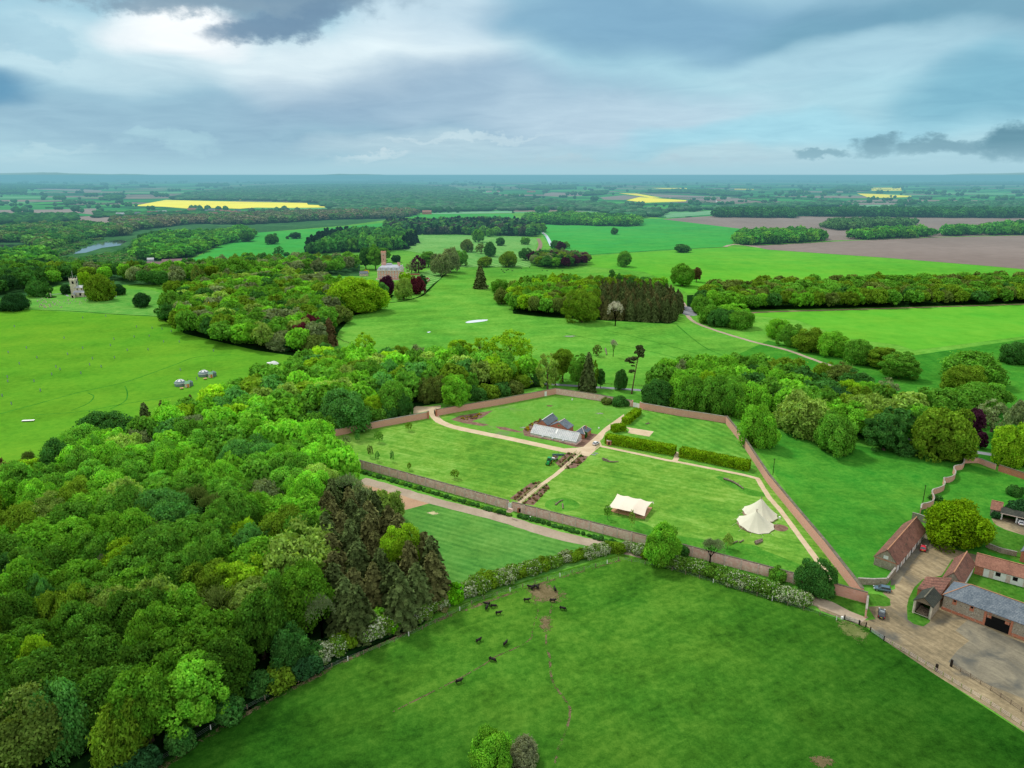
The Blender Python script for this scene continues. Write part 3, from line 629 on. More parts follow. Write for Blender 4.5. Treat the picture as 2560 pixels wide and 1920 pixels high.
st('verge', 'C', [(400, 1330), (560, 1340), (840, 1420), (835, 1530), (700, 1475), (560, 1400), (460, 1370)], 0.034, 'yardgrass', 'verge below the garden wall corner')
st('verge', 'C', [(1940, 740), (2212, 830), (2900, 1000), (2900, 1210), (2212, 1060), (1900, 960), (1860, 860)], 0.03, 'yardgrass', 'lawn beyond the round tree')
st('gravel_drive', 'C', [(1930, 680), (2060, 670), (2212, 700), (2900, 850), (2900, 1010), (2212, 825), (2050, 775), (1960, 730)], 0.034, 'yard', 'gravel drive before the carport')
st('concrete_yard', 'D', [(1620, 470), (1760, 350), (1860, 430), (2010, 500), (2212, 580), (2900, 850), (2900, 1500), (2212, 1060), (1900, 940), (1640, 800), (1560, 740), (1640, 640), (1740, 560)], 0.028, 'concrete', 'stained concrete yard in front of the slate barn')
st('trampled_ground', 'D', [(470, 300), (560, 340), (640, 370), (850, 430), (1000, 560), (960, 610), (820, 660), (700, 560), (560, 440), (450, 350)], 0.02, 'tramp', 'trampled grass by the field gates', 3)
st('tarmac_strip', 'C', [(1100, 1150), (1240, 960), (1345, 840), (1400, 810), (1430, 870), (1330, 960), (1200, 1120), (1130, 1240), (1060, 1260), (1060, 1200)], 0.028, 'concrete', 'dark paving along the long stable')
# beds
st('flower_bed', 'A', [(1640, 1195), (1820, 1062), (1915, 1055), (1715, 1222)], 0.03, 'soil', 'rose bed left of the south door path')
st('flower_bed', 'A', [(1755, 1240), (1962, 1070), (1985, 1102), (1845, 1255)], 0.03, 'soil', 'rose bed right of the south door path')
st('flower_bed', 'g', [(750, 1165), (1020, 935), (1215, 985), (860, 1275)], 0.036, 'soil', 'rose bed left of the crossing path')
st('flower_bed', 'g', [(940, 1300), (1290, 1005), (1440, 1030), (1390, 1110), (1190, 1270)], 0.036, 'soil', 'rose bed right of the crossing path')
st('flower_bed', 'g', [(60, 470), (300, 290), (420, 240), (560, 260), (700, 420), (1400, 520), (1660, 560), (1350, 825), (1190, 835), (700, 700), (90, 590)], 0.016, 'soil', 'bare brown bed around the glasshouse')
st('flower_bed', 'A', [(1130, 515), (1210, 480), (1440, 445), (1495, 435), (1400, 500), (1310, 530), (1465, 560), (1400, 572), (1240, 545)], 0.016, 'soil', 'curved flower bed near the west gate')
st('flower_bed', 'A', [(1510, 575), (1600, 580), (1760, 625), (1700, 625), (1560, 600)], 0.016, 'soil', 'narrow flower bed west of the glasshouse')
sheet('ring_bed', blob(*W('B', 433, 1112)[:2], 6.2, 5.6, seed=3, amp=0.05), 0.02, M['longgrass'], 'round patch of long grass with stumps')
sheet('bare_patch', blob(*W('t', 1240, 990)[:2], 2.6, 2.7, seed=4, amp=0.1), 0.02, M['soil'], 'round brown scorch mark beside the tipi')
sheet('bare_patch', blob(*W('O', 1120, 290)[:2], 9, 8, seed=5, amp=0.3), 0.03, M['mudp'], 'trampled mud where the cattle gather')
sheet('bare_patch', blob(*W('O', 1125, 545)[:2], 4, 4.5, seed=6, amp=0.4), 0.03, M['mudp'], 'small trampled patch below the cattle')
sheet('bare_patch', blob(*W('D', 460, 1600)[:2], 3.5, 2.5, seed=7, amp=0.4), 0.03, M['mudp'], 'bare patch at the bottom of the meadow')
sheet('bare_patch', blob(*W('B', 325, 257)[:2], 2.8, 2.8, seed=8, amp=0.2), 0.02, M['mudp'], 'pale bare patch on the north lawn')
sheet('bare_patch', blob(*W('B', 755, 325)[:2], 4.5, 2.8, seed=9, amp=0.4), 0.02, M['greyp'], 'grey washed patch on the north lawn')
sheet('bare_patch', blob(*W('B', 100, 445)[:2], 7, 3.0, rot=0.4, seed=10, amp=0.3), 0.02, M['greyp'], 'grey washed patch west of the glasshouse')
sheet('bare_patch', blob(*W('A', 975, 1320)[:2], 4.5, 1.6, rot=-0.5, seed=11, amp=0.4), 0.03, M['straw'], 'pale straw patch in the paddock')
sheet('bare_patch', blob(*W('I', 650, 970)[:2], 10, 6, seed=12, amp=0.3), 0.03, M['greyp'], 'grey hollow in the park')
ribbon('cattle_path', WL('O', [(1178, 380), (1150, 500), (1130, 600), (1125, 720), (1155, 850), (1165, 980), (1200, 1090), (1290, 1210), (1330, 1290), (1310, 1430), (1230, 1640), (1200, 1760)]), 0.55, 0.024, M['muds'], 'long winding cattle path through the meadow', wob=0.4)
ribbon('cattle_path', WL('O', [(1060, 420), (1010, 590), (990, 680), (860, 760), (700, 830), (560, 920), (380, 1020), (180, 1120), (0, 1210), (-200, 1310)]), 0.4, 0.024, M['muds'], 'faint cattle path curving to the left', wob=0.4)
ribbon('bare_strip', PL([(1551, 1401), (1331, 1466), (1100, 1547), (891, 1636), (741, 1714), (555, 1815), (330, 1965)]), (0.7, 3.0), 0.02, M['muds'], 'bare strip under the hedge fence', 3, 0.3)
ribbon('estate_road', PL([(1040, 880), (1100, 903), (1160, 926), (1235, 942), (1330, 955), (1385, 961), (1470, 967), (1616, 977), (1760, 995), (1900, 1022), (2080, 1060), (2244, 1092), (2322, 1108), (2412, 1126), (2502, 1140), (2700, 1172)]), 3.6, 0.04, M['tarmac'], 'grey estate road behind the walled garden')
ribbon('park_track', WL('I', [(1465, 530), (1550, 610), (1630, 700), (1650, 745), (1655, 790), (1720, 850), (1900, 920), (2212, 1015)]) + WL('F', [(150, 740), (350, 810), (600, 900)]), 3.4, 0.05, M['track'], 'pale farm track past the round copse', wob=0.15)
sheet('park_track', blob(*W('I', 1650, 750)[:2], 9, 22, seed=2, amp=0.25), 0.055, M['tarmac'], 'pale bare ground where the tracks meet')
ribbon('park_track', WL('F', [(-150, 425), (0, 414), (1000, 385), (2212, 347), (3300, 315)]), 4.5, 0.06, M['mud'], 'brown track below the long tree belt')
ribbon('park_track', WL('I', [(360, 240), (385, 180), (365, 125)]), 7, 0.15, M['mud'], 'brown track beside the hall lawn', 3)
ribbon('park_track', WL('I', [(480, 190), (440, 110), (405, 75), (370, 40)]), 6, 0.15, M['pondw'], 'white track behind the hall lawn', 3)
ribbon('park_track', [P(1812, 617), P(1837, 611), P(1900, 619)], 7, 0.16, M['track'], 'pale track at the corner of the ploughed field', 2)
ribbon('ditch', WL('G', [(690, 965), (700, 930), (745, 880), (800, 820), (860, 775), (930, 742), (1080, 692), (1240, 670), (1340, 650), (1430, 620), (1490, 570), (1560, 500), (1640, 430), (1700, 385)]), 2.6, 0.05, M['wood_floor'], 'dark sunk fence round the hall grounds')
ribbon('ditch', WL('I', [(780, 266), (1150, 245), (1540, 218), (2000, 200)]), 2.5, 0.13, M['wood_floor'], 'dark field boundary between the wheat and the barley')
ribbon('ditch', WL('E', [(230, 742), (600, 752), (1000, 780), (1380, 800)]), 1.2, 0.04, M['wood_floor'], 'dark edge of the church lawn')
ribbon('ditch', WL('G', [(1380, 95), (1780, 95), (2212, 95)]), 3, 0.13, M['wood_floor'], 'dark edge of the wood behind the hall lawn', 0)
for i, pts in enumerate([[(1560, 870), (1700, 990), (1830, 1080), (2000, 1150), (2080, 1190)], [(940, 915), (1300, 1000), (1700, 1110), (1900, 1170)], [(600, 945), (900, 1010), (1240, 1080), (1700, 1190)]]):
    ribbon('rut', WL('I', pts), 0.9, 0.03, M['darkgrass'], ['fence line from the round copse', 'upper rut across the park', 'lower rut across the park'][i])
for i, pts in enumerate([[(0, 1640), (300, 1560), (700, 1450), (1100, 1360), (1500, 1220), (1700, 1150), (2000, 1130)], [(620, 1610), (760, 1550), (810, 1490), (760, 1460)], [(950, 1600), (1080, 1530), (1100, 1460), (1080, 1400)], [(300, 1650), (700, 1620), (1100, 1550), (1500, 1490)]]):
    ribbon('rut', WL('E', pts), 0.9 if i == 0 else 0.7, 0.03, M['darkgrass'], ['long rut across the west meadow', 'short curved rut in the west meadow', 'middle curved rut in the west meadow', 'rut along the wood edge in the west meadow'][i])
# low hills along the horizon
def hills():
    rg = random.Random(4); vs = []; fs = []
    nx, ny = 130, 16
    def top(px):
        t = 0.0
        for c, w, h in ((-200, 500, 110), (350, 330, 80), (900, 95, 75), (1010, 240, 45), (1700, 300, 25), (2350, 260, 95), (2650, 200, 110), (1320, 60, 30), (2010, 70, 35)):
            t += h * math.exp(-((px - c) / w) ** 2)
        return t + 12
    ph = [rg.uniform(0, 6) for _ in range(8)]
    for j in range(ny):
        Y = 13500 * (1.11 ** j)
        g = math.exp(-((j - 5.0) / 4.0) ** 2)
        for i in range(nx):
            px = -700 + 4000 * i / (nx - 1)
            x = (px - 1280) / F * Y * 1.04
            w = sum(math.sin(px * 0.011 * (k + 1) + ph[k] + j * 0.9) / (k + 1.3) for k in range(7))
            h = g * (top(px) * 1.15 + 26 * w + 20) - 8
            if j in (0, ny - 1): h = -30
            vs.append((x, Y, max(h, -30)))
    for j in range(ny - 1):
        for i in range(nx - 1):
            a = j * nx + i; fs.append((a, a + 1, a + nx + 1, a + nx))
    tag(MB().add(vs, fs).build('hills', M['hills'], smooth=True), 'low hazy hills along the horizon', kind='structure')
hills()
# ------------------------------------------------------------------ foliage
M['leaf'] = mat_foliage('foliage')
M['leaf_t'] = mat_foliage('wood_foliage', 'tint')
M['may'] = mat_foliage('hawthorn', None, (0.62, 0.66, 0.50), 0.2)
M['needle'] = mat_foliage('needles', None, None, 0.1)
M['twig'] = mat_foliage('twigs', None, None, 0.0)
M['bark'] = mat_plain('bark', (0.11, 0.085, 0.06), 0.9, 0.1, 0.4, 2.0)
M['bark_pale'] = mat_plain('pale_bark', (0.36, 0.33, 0.27), 0.9, 0.1, 0.3, 2.0)
M['bark_red'] = mat_plain('pine_bark', (0.13, 0.075, 0.05), 0.9, 0.1, 0.4, 2.0)

def np_mesh(name, V, quads, tone, mat, blossom=None, tint=None):
    V = np.asarray(V, np.float32); Q = np.asarray(quads, np.int32)
    me = bpy.data.meshes.new(name)
    me.vertices.add(len(V)); me.vertices.foreach_set('co', V.ravel())
    me.loops.add(Q.size); me.loops.foreach_set('vertex_index', Q.ravel())
    me.polygons.add(len(Q)); me.polygons.foreach_set('loop_start', np.arange(0, Q.size, Q.shape[1], dtype=np.int32))
    a = me.attributes.new('tone', 'FLOAT', 'FACE'); a.data.foreach_set('value', np.asarray(tone, np.float32))
    if blossom is not None:
        a = me.attributes.new('blossom', 'FLOAT', 'FACE'); a.data.foreach_set('value', np.asarray(blossom, np.float32))
    if tint is not None:
        a = me.attributes.new('tint', 'FLOAT_COLOR', 'CORNER')
        t4 = np.concatenate([tint, np.ones((len(tint), 1))], 1).astype(np.float32)
        a.data.foreach_set('color', np.repeat(t4, Q.shape[1], 0).ravel())
    me.materials.append(mat); me.update(calc_edges=True); me.validate()
    return me
def unit(a): return a / np.maximum(np.linalg.norm(a, axis=-1, keepdims=True), 1e-9)
def leafquads(rng, P_, N_, s, asp=1.0, dirs=None):
    n = len(P_); N_ = unit(N_)
    r = rng.normal(size=(n, 3)) if dirs is None else dirs + rng.normal(size=(n, 3)) * 0.15
    a = unit(np.cross(N_, r)); b = np.cross(N_, a)
    s = (np.ones(n) * s)[:, None]
    a = a * s * 0.5; b = b * s * 0.5 * asp
    bend = N_ * s * 0.18
    V = np.stack([P_ - a - b - bend, P_ + a - b + bend * 0, P_ + a + b - bend, P_ - a + b + bend * 0], 1).reshape(-1, 3)
    return V, np.arange(4 * n).reshape(n, 4)
def hull(nx=12, nz=8, r=0.7, zs=0.7, c=(0, 0, 0), rng=None):
    V = []
    for j in range(nz + 1):
        t = -PI / 2 + PI * j / nz
        for i in range(nx):
            f = 2 * PI * i / nx; k = 1 if rng is None else rng.uniform(0.85, 1.1)
            V.append((c[0] + r * k * math.cos(t) * math.cos(f), c[1] + r * k * math.cos(t) * math.sin(f), c[2] + r * zs * k * math.sin(t)))
    Q = [(j * nx + i, j * nx + (i + 1) % nx, (j + 1) * nx + (i + 1) % nx, (j + 1) * nx + i) for j in range(nz) for i in range(nx)]
    return np.array(V), np.array(Q)
def fib(n, zmin=-1.0):
    i = np.arange(n) + 0.5; z = 1 - (1 - zmin) * i / n; t = PI * (1 + 5 ** 0.5) * i; r = np.sqrt(np.maximum(0, 1 - z * z))
    return np.stack([r * np.cos(t), r * np.sin(t), z], 1)
def crown_arrays(seed, nl=64, nleaf=110, lobe=(0.20, 0.33), leaf=0.075, zs=0.85, zmin=-0.55, asp=1.0, jit=0.5, rough=0.12, hullr=0.62, loose=0.0):
    """crown of radius 1: lobes of leaf-sized faces round a dark core"""
    rng = np.random.default_rng(seed)
    D = unit(fib(nl, zmin) + rng.normal(size=(nl, 3)) * 0.13)
    ph = rng.uniform(0, 6.28, 6)
    az_ = np.arctan2(D[:, 1], D[:, 0])
    k = 1 + rough * (np.sin(2 * az_ + ph[0]) + np.sin(3 * az_ + ph[1] + 2 * D[:, 2])) + rng.normal(size=nl) * 0.10
    R = rng.uniform(lobe[0], lobe[1], nl)
    Cn = D * (k * (1 - R * 0.62))[:, None]
    Cn[:, 2] *= zs
    lt = rng.uniform(0.75, 1.25, nl)
    U = unit(rng.normal(size=(nl, nleaf, 3)))
    out = D[:, None, :]
    dt = (U * out).sum(-1, keepdims=True)
    U = np.where(dt < -0.15, U - 1.6 * dt * out, U); U = unit(U + np.array([0, 0, 0.12]))
    rad = R[:, None, None] * (1 + rng.normal(size=(nl, nleaf, 1)) * (0.10 + loose))
    sq = np.array([1.0, 1.0, 0.8])
    Pt = (Cn[:, None, :] + U * rad * sq).reshape(-1, 3)
    Nn = (U + rng.normal(size=U.shape) * jit).reshape(-1, 3)
    s = leaf * rng.uniform(0.7, 1.35, len(Pt))
    V, Q = leafquads(rng, Pt, Nn, s, asp)
    tone = np.repeat(lt, nleaf) * rng.uniform(0.78, 1.22, len(Pt))
    if hullr:
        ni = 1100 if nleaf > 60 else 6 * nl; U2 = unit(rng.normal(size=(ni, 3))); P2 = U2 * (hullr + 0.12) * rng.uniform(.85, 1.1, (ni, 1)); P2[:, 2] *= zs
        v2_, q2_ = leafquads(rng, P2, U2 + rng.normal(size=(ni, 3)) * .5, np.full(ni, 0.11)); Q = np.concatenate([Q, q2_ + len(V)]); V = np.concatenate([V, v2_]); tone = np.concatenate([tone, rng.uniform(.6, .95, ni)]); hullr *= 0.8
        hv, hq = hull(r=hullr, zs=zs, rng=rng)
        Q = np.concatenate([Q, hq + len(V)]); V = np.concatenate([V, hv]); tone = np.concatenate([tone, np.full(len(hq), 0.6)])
    return V, Q, tone
def conifer_arrays(seed, levels=17, br=11, leaf=0.05, width=0.30, droop=0.35, base=0.12, power=0.85, per=16):
    """spruce of height 1 with drooping whorls"""
    rng = np.random.default_rng(seed); PP = []; NN = []; DD = []; SS = []; TT = []
    for l in range(levels):
        z = base + (1 - base) * (l / levels) ** 0.95
        R = width * (1 - (z - base) / (1 - base)) ** power + 0.012
        nb = max(4, int(br * (0.45 + 0.55 * R / width)))
        for b in range(nb):
            a = 2 * PI * (b + rng.uniform(-.35, .35)) / nb + l * 1.7; Rb = R * rng.uniform(0.72, 1.15)
            n = max(4, int(per * Rb / width) + 2); t = np.sqrt(rng.uniform(0.05, 1, n))
            w = rng.normal(size=n) * 0.10 * (1.15 - t) * Rb * 2
            d = np.array([math.cos(a), math.sin(a), 0]); sd_ = np.array([-math.sin(a), math.cos(a), 0])
            zz = z - droop * Rb * t ** 1.5 + rng.normal(size=n) * 0.008 + 0.05 * Rb * np.maximum(0, t - .8)
            PP.append(d * (t * Rb)[:, None] + sd_ * w[:, None] + np.stack([0 * t, 0 * t, zz], 1))
            NN.append(np.tile(d * 0.75 + np.array([0, 0, 0.7]), (n, 1)) + rng.normal(size=(n, 3)) * 0.45)
            DD.append(np.tile(d - np.array([0, 0, droop]), (n, 1)))
            SS.append(leaf * rng.uniform(0.7, 1.2, n) * (0.55 + 0.6 * Rb / width)); TT.append(np.full(n, rng.uniform(0.65, 1.3)) * rng.uniform(.85, 1.15, n))
    P_ = np.concatenate(PP); V, Q = leafquads(rng, P_, np.concatenate(NN), np.concatenate(SS), 1.7)
    tone = np.concatenate(TT)
    # dark inner cone
    hv = []; nx = 9
    for j, (zz, rr) in enumerate(((base + .02, width * .45), (0.5, width * .27), (0.93, 0.01))):
        for i in range(nx): hv.append((rr * math.cos(2 * PI * i / nx), rr * math.sin(2 * PI * i / nx), zz))
    hq = [(j * nx + i, j * nx + (i + 1) % nx, (j + 1) * nx + (i + 1) % nx, (j + 1) * nx + i) for j in range(2) for i in range(nx)]
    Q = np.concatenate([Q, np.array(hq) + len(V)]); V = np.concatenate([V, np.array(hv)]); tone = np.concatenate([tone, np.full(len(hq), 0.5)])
    return V, Q, tone
def bare_arrays(seed, depth=6, spread=0.62, up=0.25, thick=0.03, twigw=0.006, trunk=0.22, split=3):
    """leafless tree of height about 1; returns (limb tubes, twig quads)"""
    rg = random.Random(seed); tubes = MB(); TW = []; rng = np.random.default_rng(seed)
    def grow(p, d, l, r, k):
        q = p + d * l
        if k >= 4: TW.append((p, q, r))
        else: tubes.tube(p, q, r, r * 0.7, n=5 if k < 2 else 4, cap=False)
        if k >= depth: return
        n = split if k < 4 else split + (1 if rg.random() < 0.5 else 0)
        for i in range(n):
            a = 2 * PI * (i + rg.uniform(-.3, .3)) / n
            ax = d.orthogonal().normalized(); ay = d.cross(ax)
            s = rg.uniform(0.7, 1.25) * spread
            nd = (d + (ax * math.cos(a) + ay * math.sin(a)) * s + Vector((0, 0, up * rg.uniform(0.3, 1)))).normalized()
            grow(p + d * l * rg.uniform(0.75, 1.0), nd, l * rg.uniform(0.66, 0.86), r * (0.62 if k else 0.55), k + 1)
    grow(Vector((0, 0, 0)), Vector((rg.uniform(-.05, .05), rg.uniform(-.05, .05), 1)).normalized(), trunk, thick, 0)
    V = []; 
    for p, q, r in TW:
        d = (q - p); s = d.cross(Vector((rg.uniform(-1, 1), rg.uniform(-1, 1), rg.uniform(-1, 1)))).normalized() * max(twigw * 0.5, r * 0.6)
        V += [p - s, p + s, q + s * 0.6, q - s * 0.6]
    V = np.array([tuple(v) for v in V]); Q = np.arange(len(V)).reshape(-1, 4)
    return tubes, V, Q, rng.uniform(0.7, 1.3, len(Q))
PROTO = {}
def proto(kind, arrs, mat, bl=None):
    me = np_mesh(kind + '_crown', *arrs, M[mat], blossom=bl)
    PROTO.setdefault(kind, []).append(me)
for s in range(6): proto('round', crown_arrays(10 + s, nl=44 + 4 * s, nleaf=270, lobe=(0.20, 0.38), leaf=0.052, jit=0.65, loose=0.05, rough=0.16 + 0.02 * (s % 3), zs=(0.85, 0.95, 0.8)[s % 3]), 'leaf')
for s in range(3): proto('tall', crown_arrays(30 + s, nl=56, nleaf=220, leaf=0.055, jit=0.65, loose=0.05, lobe=(0.18, 0.33), zs=1.35, zmin=-0.8, rough=0.10, hullr=0.62), 'leaf')
for s in range(3): proto('feather', crown_arrays(40 + s, nl=80, nleaf=110, lobe=(0.15, 0.28), leaf=0.048, zs=0.9, asp=2.2, jit=0.8, rough=0.12, loose=0.22, hullr=0.55), 'leaf')
for s in range(3): proto('open', crown_arrays(50 + s, nl=52, nleaf=70, lobe=(0.13, 0.24), leaf=0.06, zs=1.0, zmin=-0.7, asp=1.3, jit=0.9, rough=0.14, loose=0.2, hullr=0), 'leaf')
for s in range(3): proto('bush', crown_arrays(60 + s, nl=34, nleaf=80, lobe=(0.24, 0.4), leaf=0.10, zs=0.8, zmin=-0.75, hullr=0.7), 'leaf')
for s in range(6):
    V, Q, t = crown_arrays(70 + s, nl=34, nleaf=90, lobe=(0.24, 0.4), leaf=0.09, zs=0.8, zmin=-0.75, rough=0.12, hullr=0.7)
    rng = np.random.default_rng(s); n = len(Q); lob = np.repeat(rng.random(34), 90); lob = np.concatenate([lob, np.zeros(n - len(lob))])
    dens = (0.5, 0.16, 0.06)[s % 3]
    lob = lob[:n]; bl = ((rng.random(n) < dens * (0.35 + 0.9 * (lob > 0.4))) & (t != 0.6)).astype(float) * rng.uniform(0.6, 1, n)
    proto('may%d' % (s % 3), (V, Q, t), 'may', bl)
for s in range(4): proto('spruce', conifer_arrays(80 + s, width=0.26, levels=18, br=10, leaf=0.034, droop=0.6, power=0.55, per=34), 'needle')
for s in range(2): proto('darkcon', conifer_arrays(90 + s, width=0.27, levels=20, br=13, droop=0.15, base=0.04, power=0.6, leaf=0.055), 'needle')
BARE = []
for s in range(4):
    tb, V, Q, t = bare_arrays(100 + s, spread=(0.62, 0.8, 0.55, 0.7)[s], up=(0.3, 0.15, 0.4, 0.25)[s], depth=7 if s < 2 else 6)
    kz = V[:, 2].max(); kx = np.abs(V[:, :2]).max() * 0.9; V = V / np.array([kx, kx, kz]); tb.v = [(a / kx, b / kx, c_ / kz) for a, b, c_ in tb.v]
    me2 = bpy.data.meshes.new('limbs'); me2.from_pydata([tuple(v) for v in tb.v], [], tb.f)
    BARE.append((me2, np_mesh('twigs', V, Q, t, M['twig'])))
def trunk_mesh(seed, limbs=4):
    rg = random.Random(seed); m = MB()
    m.tube((0, 0, -0.02), (0, 0, 0.08), 0.075, 0.05, n=8); m.tube((0, 0, 0.08), (0.01, 0, 0.45), 0.05, 0.036, n=8)
    for i in range(limbs):
        a = 2 * PI * i / limbs + rg.uniform(-.4, .4); z = rg.uniform(0.3, 0.45); l = rg.uniform(0.25, 0.34)
        p = Vector((0.01, 0, z)); q = p + Vector((math.cos(a) * l * 0.7, math.sin(a) * l * 0.7, l)); m.tube(p, q, 0.026, 0.010, n=5)
    m.tube((0.01, 0, 0.45), (0.0, 0.02, 0.8), 0.036, 0.012, n=6)
    me = bpy.data.meshes.new('trunk'); me.from_pydata([tuple(v) for v in m.v], [], m.f); me.materials.append(M['bark']); return me
TRUNK = [trunk_mesh(s) for s in range(3)]
def straight_trunk():
    m = MB(); m.tube((0, 0, -0.01), (0, 0, 0.9), 0.018, 0.004, n=7)
    me = bpy.data.meshes.new('trunk'); me.from_pydata([tuple(v) for v in m.v], [], m.f); me.materials.append(M['bark_red']); return me
TRUNK_C = straight_trunk()

rt = random.Random(11)
_C = None
TREES = []      # every tree: dict(kind, x, y, h, r, tint, shape, label, group)
def add_tree(x, y, h, r, tint, shape='round', kind=None, label=None, group=None, cat='tree', cl=0.0):
    if kind is None:
        kind = {'spruce': 'conifer_tree', 'darkcon': 'conifer_tree', 'bare': 'bare_tree', 'bush': 'bush'}.get(shape, 'broadleaf_tree')
        if shape.startswith('may'): kind = 'hawthorn_bush'
    TREES.append(dict(x=x, y=y, h=h, r=r, tint=tint, shape=shape, kind=kind, label=label, group=group, cat=cat, cl=cl))
C = {'mid': (0.085, 0.27, 0.022), 'bright': (0.12, 0.37, 0.022), 'lime': (0.17, 0.38, 0.014), 'olive': (0.105, 0.23, 0.014), 'dark': (0.042, 0.16, 0.024),
     'deep': (0.022, 0.09, 0.022), 'blue': (0.065, 0.235, 0.036), 'pale': (0.17, 0.33, 0.045), 'brown': (0.098, 0.175, 0.028), 'copper': (0.085, 0.022, 0.026), 'plum': (0.05, 0.018, 0.032),
     'grey': (0.26, 0.29, 0.17), 'greyg': (0.14, 0.23, 0.075), 'rust': (0.09, 0.08, 0.026), 'spruce': (0.065, 0.115, 0.028), 'spruceb': (0.092, 0.118, 0.032), 'yellow': (0.42, 0.42, 0.02), 'white': (0.40, 0.44, 0.27), 'teal': (0.035, 0.15, 0.06)}
C = {k: (v[0] * 1.68, v[1] * 1.4, v[2] * 1.8) for k, v in C.items()}
WORD = {'mid': 'mid green', 'bright': 'bright green', 'lime': 'lime green', 'olive': 'olive green', 'dark': 'dark green', 'deep': 'very dark green', 'blue': 'bluish green', 'pale': 'pale green', 'brown': 'brownish',
        'copper': 'crimson leaved', 'plum': 'purple leaved', 'grey': 'bare grey', 'greyg': 'grey green', 'rust': 'rusty brown', 'spruce': 'dark green', 'spruceb': 'brownish green', 'yellow': 'golden yellow', 'white': 'bleached white', 'teal': 'dull teal green'}
def crown(k, cx, cy, rpx, h, tint, shape='round', label=None, cf=0.62, group=None):
    """a tree whose crown centre shows at (cx, cy) on survey sheet k, of true height h"""
    p = S(k, cx, cy) if k else (cx, cy)
    q = P(*p, h * cf); s = 3.456 if k in Z else (Z2[k][2] if k else 1)
    r = rpx / s / pxm(q.y, h * cf)
    add_tree(q.x, q.y, h, r, tint, shape, label=label, group=group, cl=0)
def based(k, bx, by, ty, rpx, tint, shape='round', label=None, kind=None, group=None, cl=0.12):
    """a tree standing free: base pixel, row of its top, crown radius"""
    p = S(k, bx, by) if k else (bx, by); t = S(k, bx, ty)[1] if k else ty
    q = P(*p); s = 3.456 if k in Z else (Z2[k][2] if k else 1)
    r = rpx / s / pxm(q.y, 4)
    h = max(1.0, Hat(t, q.x, q.y))
    for _ in range(3): h = max(1.0, Hat(t, q.x, q.y + 0.25 * r))
    add_tree(q.x, q.y, h, r, tint, shape, label=label, kind=kind, group=group, cl=cl)
def inside(x, y, poly):
    c = False; n = len(poly); j = n - 1
    for i in range(n):
        xi, yi = poly[i][0], poly[i][1]; xj, yj = poly[j][0], poly[j][1]
        if (yi > y) != (yj > y) and x < (xj - xi) * (y - yi) / (yj - yi) + xi: c = not c
        j = i
    return c
def fill(poly_px, d, h, r, tints, shapes, place, group, k=None, holes=(), tries=9000, jit=0.18, tintf=None):
    poly = [W(k, *p) if k else P(*p) for p in poly_px]; hs = [[P(*p) for p in q] for q in holes]
    x0, x1 = min(p.x for p in poly), max(p.x for p in poly); y0, y1 = min(p.y for p in poly), max(p.y for p in poly)
    old = [(t['x'], t['y'], t['r']) for t in TREES if x0 - 15 < t['x'] < x1 + 15 and y0 - 15 < t['y'] < y1 + 15]
    cell = {}; cs = d
    def key(x, y): return (int(x // cs), int(y // cs))
    for o in old: cell.setdefault(key(o[0], o[1]), []).append((o[0], o[1], max(d * 0.6, o[2] + r * 0.25)))
    n = 0
    for _ in range(tries):
        x, y = rt.uniform(x0, x1), rt.uniform(y0, y1)
        if not inside(x, y, poly) or any(inside(x, y, q) for q in hs): continue
        kx, ky = key(x, y); ok = True
        for i in (-1, 0, 1):
            for j in (-1, 0, 1):
                for (a, b, e) in cell.get((kx + i, ky + j), ()):
                    if (a - x) ** 2 + (b - y) ** 2 < e * e: ok = False; break
        if not ok: continue
        cell.setdefault((kx, ky), []).append((x, y, d * rt.uniform(0.85, 1.1)))
        tn = rt.choice(tints); c0 = C[tn]
        if tintf: c0 = tintf(x, y, c0)
        sh = rt.choice(shapes)
        if tn in ('grey',): sh = 'bare'
        if tn in ('spruce', 'spruceb', 'rust') and sh not in ('spruce', 'darkcon'): sh = 'spruce'
        f = rt.uniform(1 - jit, 1 + jit)
        hh = h * (1 if not callable(h) else 1) * rt.uniform(1 - jit * 0.6, 1 + jit * 0.6)
        v = rt.uniform(0.8, 1.2)
        TREES.append(dict(x=x, y=y, h=hh, r=r * f, tint=tuple(q * v for q in c0), shape=sh, kind=None, label=None, group=group, cat='tree', cl=0, word=WORD[tn], place=place))
        n += 1
    return n
# ------------------------------------------------------------------ trees one can tell apart
# park and far lawns
based('I', 1105, 368, 240, 58, 'mid', label='rounded green tree standing alone on the bright barley slope')
based('I', 1605, 244, 165, 60, 'dark', 'bush', label='wide dark field tree on the boundary between wheat and barley')
based('I', 1023, 91, 30, 30, 'dark', label='small dark tree alone high in the emerald wheat field')
based('I', 1608, 534, 352, 84, 'mid', label='large green tree beside a brown column tree in the park')
based('I', 1730, 500, 365, 40, 'rust', 'tall', label='narrow dark brown tree beside the large green park tree')
based('I', 1000, 423, 390, 20, 'dark', 'bush', label='little dark bush on the slope behind the round copse', kind='bush')
based('I', 562, 244, 150, 38, 'plum', 'tall', label='dusky purple tree above the small park copse')
based('I', 515, 212, 142, 42, 'dark', label='dark green tree behind the dusky purple tree')
based('I', 600, 212, 150, 30, 'mid', label='green tree just right of the dusky purple tree')
based('I', 255, 312, 210, 50, 'dark', label='dark rounded tree on the pale hall lawn')
based('I', 108, 368, 240, 74, 'olive', label='broad olive tree at the near edge of the pale hall lawn')
based('I', 252, 176, 112, 36, 'mid', label='green lawn tree nearest the brown park track')
based('I', 42, 186, 118, 36, 'dark', label='dark lawn tree at the foot of the wood behind the hall')
based('I', 388, 70, -10, 42, 'mid', label='tree by the white track at the wood corner behind the hall')
based('I', 45, 690, 556, 62, 'brown', 'feather', label='brownish bushy tree left of the round copse')
